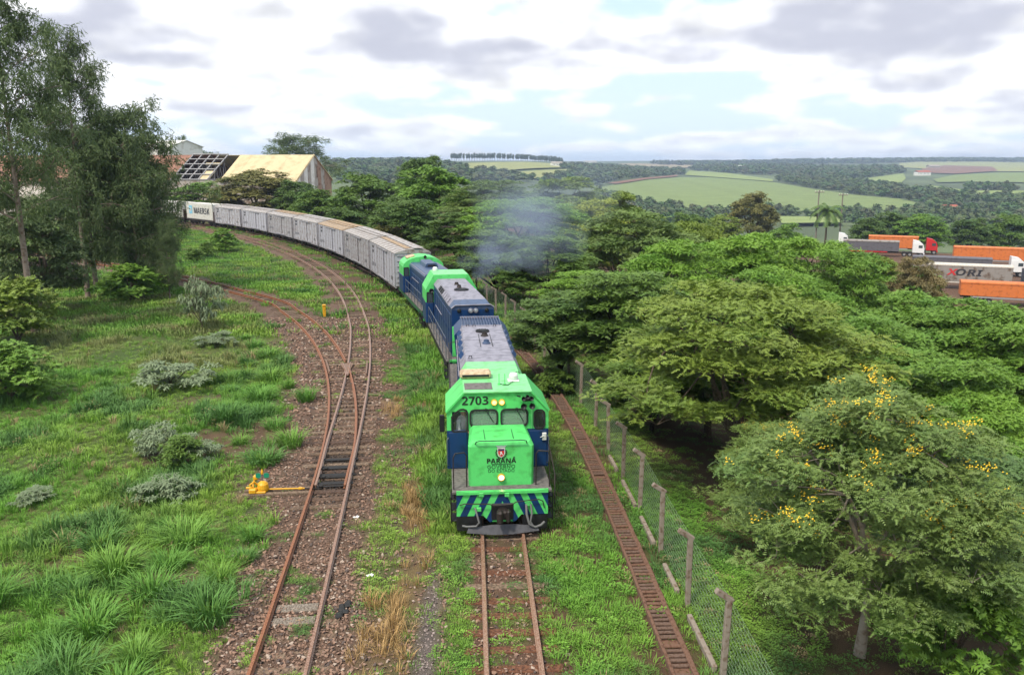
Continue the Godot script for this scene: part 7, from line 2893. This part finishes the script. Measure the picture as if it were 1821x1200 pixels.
func build_grass() -> void:
	var tall := tuft_mesh(1, 34, 0.42, 0.13, 0.009, 0.7)
	var lawn := tuft_mesh(2, 30, 0.2, 0.2, 0.008, 0.8)
	var far := tuft_mesh(3, 26, 0.34, 0.42, 0.022, 0.7)
	var straw := tuft_mesh(4, 26, 0.36, 0.12, 0.006, 0.6)
	var weed := weed_mesh(5)
	var bag := {"tall": [[], []], "lawn": [[], []], "far": [[], []], "straw": [[], []], "weed": [[], []]}
	var put := func(kind: String, x: float, z: float, s: float, c: Color) -> void:
		bag[kind][0].append(Transform3D(Basis(Vector3.UP, rng.randf() * TAU).scaled(Vector3(s, s * rng.randf_range(0.8, 1.25), s)), Vector3(x, fine_ground(x, z), z)))
		bag[kind][1].append(c)
	# cells that grow with distance, so that far grass is coarser
	var d := 10.5
	while d < 135.0:
		var cell := 0.145 if d < 24.0 else (0.2 if d < 40.0 else (0.34 if d < 70.0 else 0.6))
		var z0 := -d
		var half := d * 0.68 + 3.0
		var x := -half
		while x < minf(half, look(tabA, z0) + 22.0):
			var px := x + rng.randf_range(-0.5, 0.5) * cell
			var pz := z0 + rng.randf_range(-0.5, 0.5) * cell
			x += cell
			var k := cover(px, pz)
			var da := lat(tabA, cosA, px, pz)
			var db := lat(tabB, cosB, px, pz)
			var n := nz2.get_noise_2d(px * 2.0, pz * 2.0)
			var n1 := nz.get_noise_2d(px * 5.0 + 90.0, pz * 5.0)
			var u := rng.randf()
			var green := Color(0.135, 0.31, 0.03).lerp(Color(0.22, 0.36, 0.045), clampf(0.45 + n * 1.6, 0, 1))
			green = green.lerp(Color(0.065, 0.165, 0.04), clampf(n1 * 2.0, 0, 0.85))
			if d > 38.0 and db < -6.0 and d < 62.0:
				green = green.lerp(Color(0.25, 0.24, 0.09), clampf(0.35 + n1 * 1.5, 0, 0.7))
			green = green * rng.randf_range(0.85, 1.18)
			if rng.randf() < 0.035:
				green = Color(0.32, 0.25, 0.12)
			green.a = 1.0
			if u < k.y * 0.55 * clampf(0.55 + n1 * 2.0, 0.1, 1.0):
				put.call("straw", px, pz, rng.randf_range(0.7, 1.3), Color(0.42, 0.27, 0.11) * rng.randf_range(0.8, 1.2))
			elif u < k.x * (0.92 if d < 40.0 else 0.85):
				if d > 46.0:
					put.call("far", px, pz, rng.randf_range(0.7, 1.2), green)
				elif da > 4.0:
					put.call("weed", px, pz, rng.randf_range(0.6, 1.0), green * 0.95)
				elif absf(db) < 1.2 or absf(da) < 0.8:
					put.call("weed" if rng.randf() < 0.5 else "lawn", px, pz, rng.randf_range(0.4, 0.8), green)
				elif db > 1.2 and da < -0.8:
					# lush between the tracks, tallest beside the train
					var lush := ss(-3.4, -1.6, da) * ss(19.0, 22.0, d)
					if rng.randf() < 0.25:
						put.call("weed", px, pz, rng.randf_range(0.5, 1.0), green)
					else:
						put.call("tall" if lush > 0.3 else "lawn", px, pz, 0.6 + 0.75 * lush + rng.randf_range(-0.1, 0.3), green)
				elif da > 0.0:
					put.call("lawn" if rng.randf() < 0.82 else "weed", px, pz, rng.randf_range(0.6, 1.3), green)
				else:
					put.call("lawn" if rng.randf() < 0.55 else ("tall" if rng.randf() < 0.55 else "weed"), px, pz, rng.randf_range(0.6, 1.2) * clampf(0.95 + n1 * 1.3, 0.55, 1.7), green)
		d += cell
	scatter("grass", tall, M.grass, bag.tall[0], bag.tall[1], "tall lush grass between the tracks and on the slope")
	scatter("grass", lawn, M.grass, bag.lawn[0], bag.lawn[1], "short green grass on the slope and along the rails")
	scatter("grass", far, M.grass, bag.far[0], bag.far[1], "meadow grass further up the slope and inside the curve")
	scatter("dry_grass", straw, M.dry_grass, bag.straw[0], bag.straw[1], "dry straw coloured grass strip between the two tracks")
	scatter("weeds", weed, M.grass, bag.weed[0], bag.weed[1], "low leafy ground weeds among rails and under trees")
	# large bunch grass tussocks on the left slope, each a thing of its own
	var big := [tuft_mesh(11, 230, 0.62, 0.30, 0.011, 0.85), tuft_mesh(12, 230, 0.55, 0.34, 0.011, 0.95), tuft_mesh(13, 230, 0.7, 0.27, 0.011, 0.8)]
	var spots := [[-8.2, -17.0], [-6.85, -17.5], [-9.6, -18.0], [-8.9, -15.6], [-7.5, -14.6], [-8.36, -18.3], [-6.8, -19.8], [-8.55, -19.8], [-7.4, -16.2], [-6.5, -15.9], [-9.3, -20.6], [-9.6, -16.6], [-10.4, -17.4], [-10.6, -19.4], [-8.6, -14.0], [-6.6, -18.6], [-8.2, -25.6], [-9.6, -27.4], [-8.9, -29.2], [-9.8, -31.0], [-10.6, -33.0], [-9.9, -34.8], [-11.2, -36.6], [-12.0, -38.6], [-12.6, -41.0], [-11.4, -40.0], [-14.0, -43.2], [-15.2, -45.6], [-10.9, -29.8], [-11.6, -31.8], [-12.4, -34.6], [-13.0, -36.8], [-7.3, -13.6], [-10.9, -15.2], [-11.8, -16.8], [-7.75, -27.1], [-8.6, -32.8]]
	spots.sort_custom(func(a, b): return a[1] > b[1])
	var gm := []
	for c in [lin(0.115, 0.27, 0.035), lin(0.15, 0.30, 0.04), lin(0.095, 0.225, 0.04)]:
		var m: StandardMaterial3D = M.grass.duplicate()
		m.albedo_color = c
		gm.append(m)
	var k := 0
	for p in spots:
		var o := MeshInstance3D.new()
		o.name = numbered("grass_tussock")
		o.mesh = big[k % 3]
		o.material_override = gm[(k * 7 / 3) % 3]
		add_child(o)
		var s := 1.0 + 0.35 * sin(k * 1.7)
		o.transform = Transform3D(Basis(Vector3.UP, k * 1.1).scaled(Vector3(s * 1.15, s, s * 1.15)), Vector3(p[0], fine_ground(p[0], p[1]), p[1]))
		meta(o, "%s grass bunch left of the siding, number %s from the lower edge" % [["mid green", "yellowish green", "dark green"][(k * 7 / 3) % 3], ORD[k]], "grass tussock", "grass tussocks on the slope")
		k += 1


func stone_mesh(seed_: int) -> ArrayMesh:
	var g := RandomNumberGenerator.new()
	g.seed = seed_
	var mb := MB.new()
	var v := []
	for q in [Vector3(1, 0, 0), Vector3(-1, 0, 0), Vector3(0, 1, 0), Vector3(0, -1, 0), Vector3(0, 0, 1), Vector3(0, 0, -1), Vector3(0.7, 0.6, 0.6), Vector3(-0.7, 0.6, 0.5), Vector3(0.6, 0.5, -0.7), Vector3(-0.6, 0.6, -0.6)]:
		v.append(q * g.randf_range(0.75, 1.2) * Vector3(1.2, 0.75, 0.95))
	for f in [[2, 6, 8], [2, 7, 6], [2, 9, 7], [2, 8, 9], [6, 0, 8], [6, 4, 0], [7, 4, 6], [7, 1, 4], [9, 1, 7], [9, 5, 1], [8, 5, 9], [8, 0, 5]]:
		var a: Vector3 = v[f[0]]
		var b: Vector3 = v[f[1]]
		var c: Vector3 = v[f[2]]
		if (b - a).cross(c - a).dot(a + b + c) < 0.0:
			mb.tri(a, c, b)
		else:
			mb.tri(a, b, c)
	return mb.mesh()


func build_stones() -> void:
	var lists := [[[], []], [[], []]]
	var d := 10.5
	while d < 52.0:
		var cell := 0.075 if d < 19.0 else (0.105 if d < 30.0 else 0.17)
		var z0 := -d
		var x0 := look(tabB, z0) - (3.8 if d > 22.0 else 3.2) - maxf(0.0, look(tabB, z0) - look(tabC, z0))
		var x := x0
		while x < look(tabA, z0) + 1.2:
			var px := x + rng.randf_range(-0.5, 0.5) * cell
			var pz := z0 + rng.randf_range(-0.5, 0.5) * cell
			x += cell
			var k := cover(px, pz)
			var rest := clampf(1.0 - k.x - k.y - k.z - k.w, 0, 1)
			if rng.randf() < k.z * 0.95 + rest * 0.95 + k.w * 0.12:
				var s := rng.randf_range(0.022, 0.052) * (1.0 if d < 30.0 else 1.5)
				var c := Color(0.30, 0.185, 0.128).lerp(Color(0.21, 0.135, 0.10), rng.randf())
				var t := rng.randf()
				if t < 0.12:
					c = Color(0.38, 0.30, 0.24)
				elif t < 0.24:
					c = Color(0.10, 0.075, 0.065)
				if rest > 0.4:
					c = Color(0.25, 0.20, 0.18) * rng.randf_range(0.6, 1.3)
					s *= 0.7
				var db := lat(tabB, cosB, px, pz)
				if absf(db) < 0.8 and d > 22.0 and d < 33.0:
					c = c.lerp(Color(0.02, 0.018, 0.016), clampf(exp(-pow((d - 25.0) / 2.4, 2.0)) * 1.2 + 0.5 * exp(-pow((d - 31.5) / 1.2, 2.0)), 0, 0.93))
				c.a = 1.0
				var o: Array = lists[rng.randi() % 2]
				o[0].append(Transform3D(Basis(Vector3(rng.randfn(), rng.randfn(), rng.randfn()).normalized(), rng.randf() * TAU).scaled(Vector3(s, s, s)), Vector3(px, fine_ground(px, pz) + s * 0.35, pz)))
				o[1].append(c)
		d += cell
	scatter("ballast_stones", stone_mesh(1), M.stone, lists[0][0], lists[0][1], "angular reddish brown ballast stones round the rails")
	scatter("ballast_stones", stone_mesh(2), M.stone, lists[1][0], lists[1][1], "loose rounded brown ballast stones round the rails")


func build_smoke() -> void:
	var t := Node3D.new()
	t.name = "smoke"
	add_child(t)
	meta(t, "thin blue grey exhaust smoke drifting up from the middle locomotive", "", "", "stuff")
	var g := RandomNumberGenerator.new()
	g.seed = 77
	var a := Vector3(-1.9, 3.7, -42.5)
	var b := Vector3(2.6, 6.6, -60.0)
	var mats := []
	for k in 3:
		var m := FogMaterial.new()
		m.albedo = Color(0.76, 0.83, 0.94)
		m.density = [0.10, 0.034, 0.014][k]
		mats.append(m)
	for k in 44:
		var u := (k + g.randf()) / 44.0
		var p := a.lerp(b, u) + Vector3(g.randfn() * (0.3 + u * 2.2), g.randfn() * (0.2 + u * 0.9), g.randfn() * u * 2.0)
		p += Vector3(0, sin(u * PI) * 0.6, 0)
		var f := FogVolume.new()
		f.name = "smoke_puff"
		f.shape = RenderingServer.FOG_VOLUME_SHAPE_ELLIPSOID
		var s := 0.6 + u * 4.4
		f.size = Vector3(s * g.randf_range(0.8, 1.5), s * g.randf_range(0.6, 1.0), s * g.randf_range(0.8, 1.3))
		f.material = mats[0 if u < 0.3 else (1 if u < 0.65 else 2)]
		f.position = p
		f.rotation = Vector3(g.randf() * 0.6, g.randf() * 3.0, g.randf() * 0.6)
		t.add_child(f, true)


func build_bits() -> void:
	# discarded dark rag beside the siding rail and small pale litter
	var mb := MB.new()
	for k in 7:
		mb.box(Vector3(rng.randf_range(-0.08, 0.08), 0.03, -0.28 + k * 0.09), Vector3(0.16, 0.06, 0.13), 0.025, Basis(Vector3(0.3, 1, 0.2).normalized(), rng.randf() * 2.0))
	var o := solo("rubber_scrap", mb, M.rubber, "crumpled black rubber scrap lying beside the siding's right rail", "scrap")
	o.position = Vector3(-3.72, 0.02, -16.3)
	var litter := MB.new()
	litter.box(Vector3.ZERO, Vector3(0.16, 0.02, 0.1), 0.006, Basis(Vector3.UP, 0.6))
	litter.box(Vector3(0.05, 0.02, 0.04), Vector3(0.09, 0.015, 0.08), 0.004, Basis(Vector3(0.2, 1, 0.1).normalized(), 1.2))
	for p in [[-3.4, -17.9, "scrap of pale litter on the ballast near the rubber scrap"], [-4.35, -21.2, "scrap of pale litter beside the rail just before the switch points"]]:
		var l := solo("paper_scrap", litter, M.white_paint, p[2], "litter", "", "pale litter")
		l.position = Vector3(p[0], fine_ground(p[0], p[1]) + 0.03, p[1])
	# stub of a sleeper-end kerb under the right trees, by the road
	var kb := MB.new()
	kb.box(Vector3.ZERO, Vector3(3.4, 0.16, 0.14), 0.02, Basis(Vector3.UP, -0.75))
	var kk := solo("kerb", kb, M.concrete, "pale concrete kerb glimpsed beneath the bluish tree at the right edge", "kerb")
	kk.position = Vector3(12.6, fine_ground(12.6, -19.8) + 0.06, -19.8)
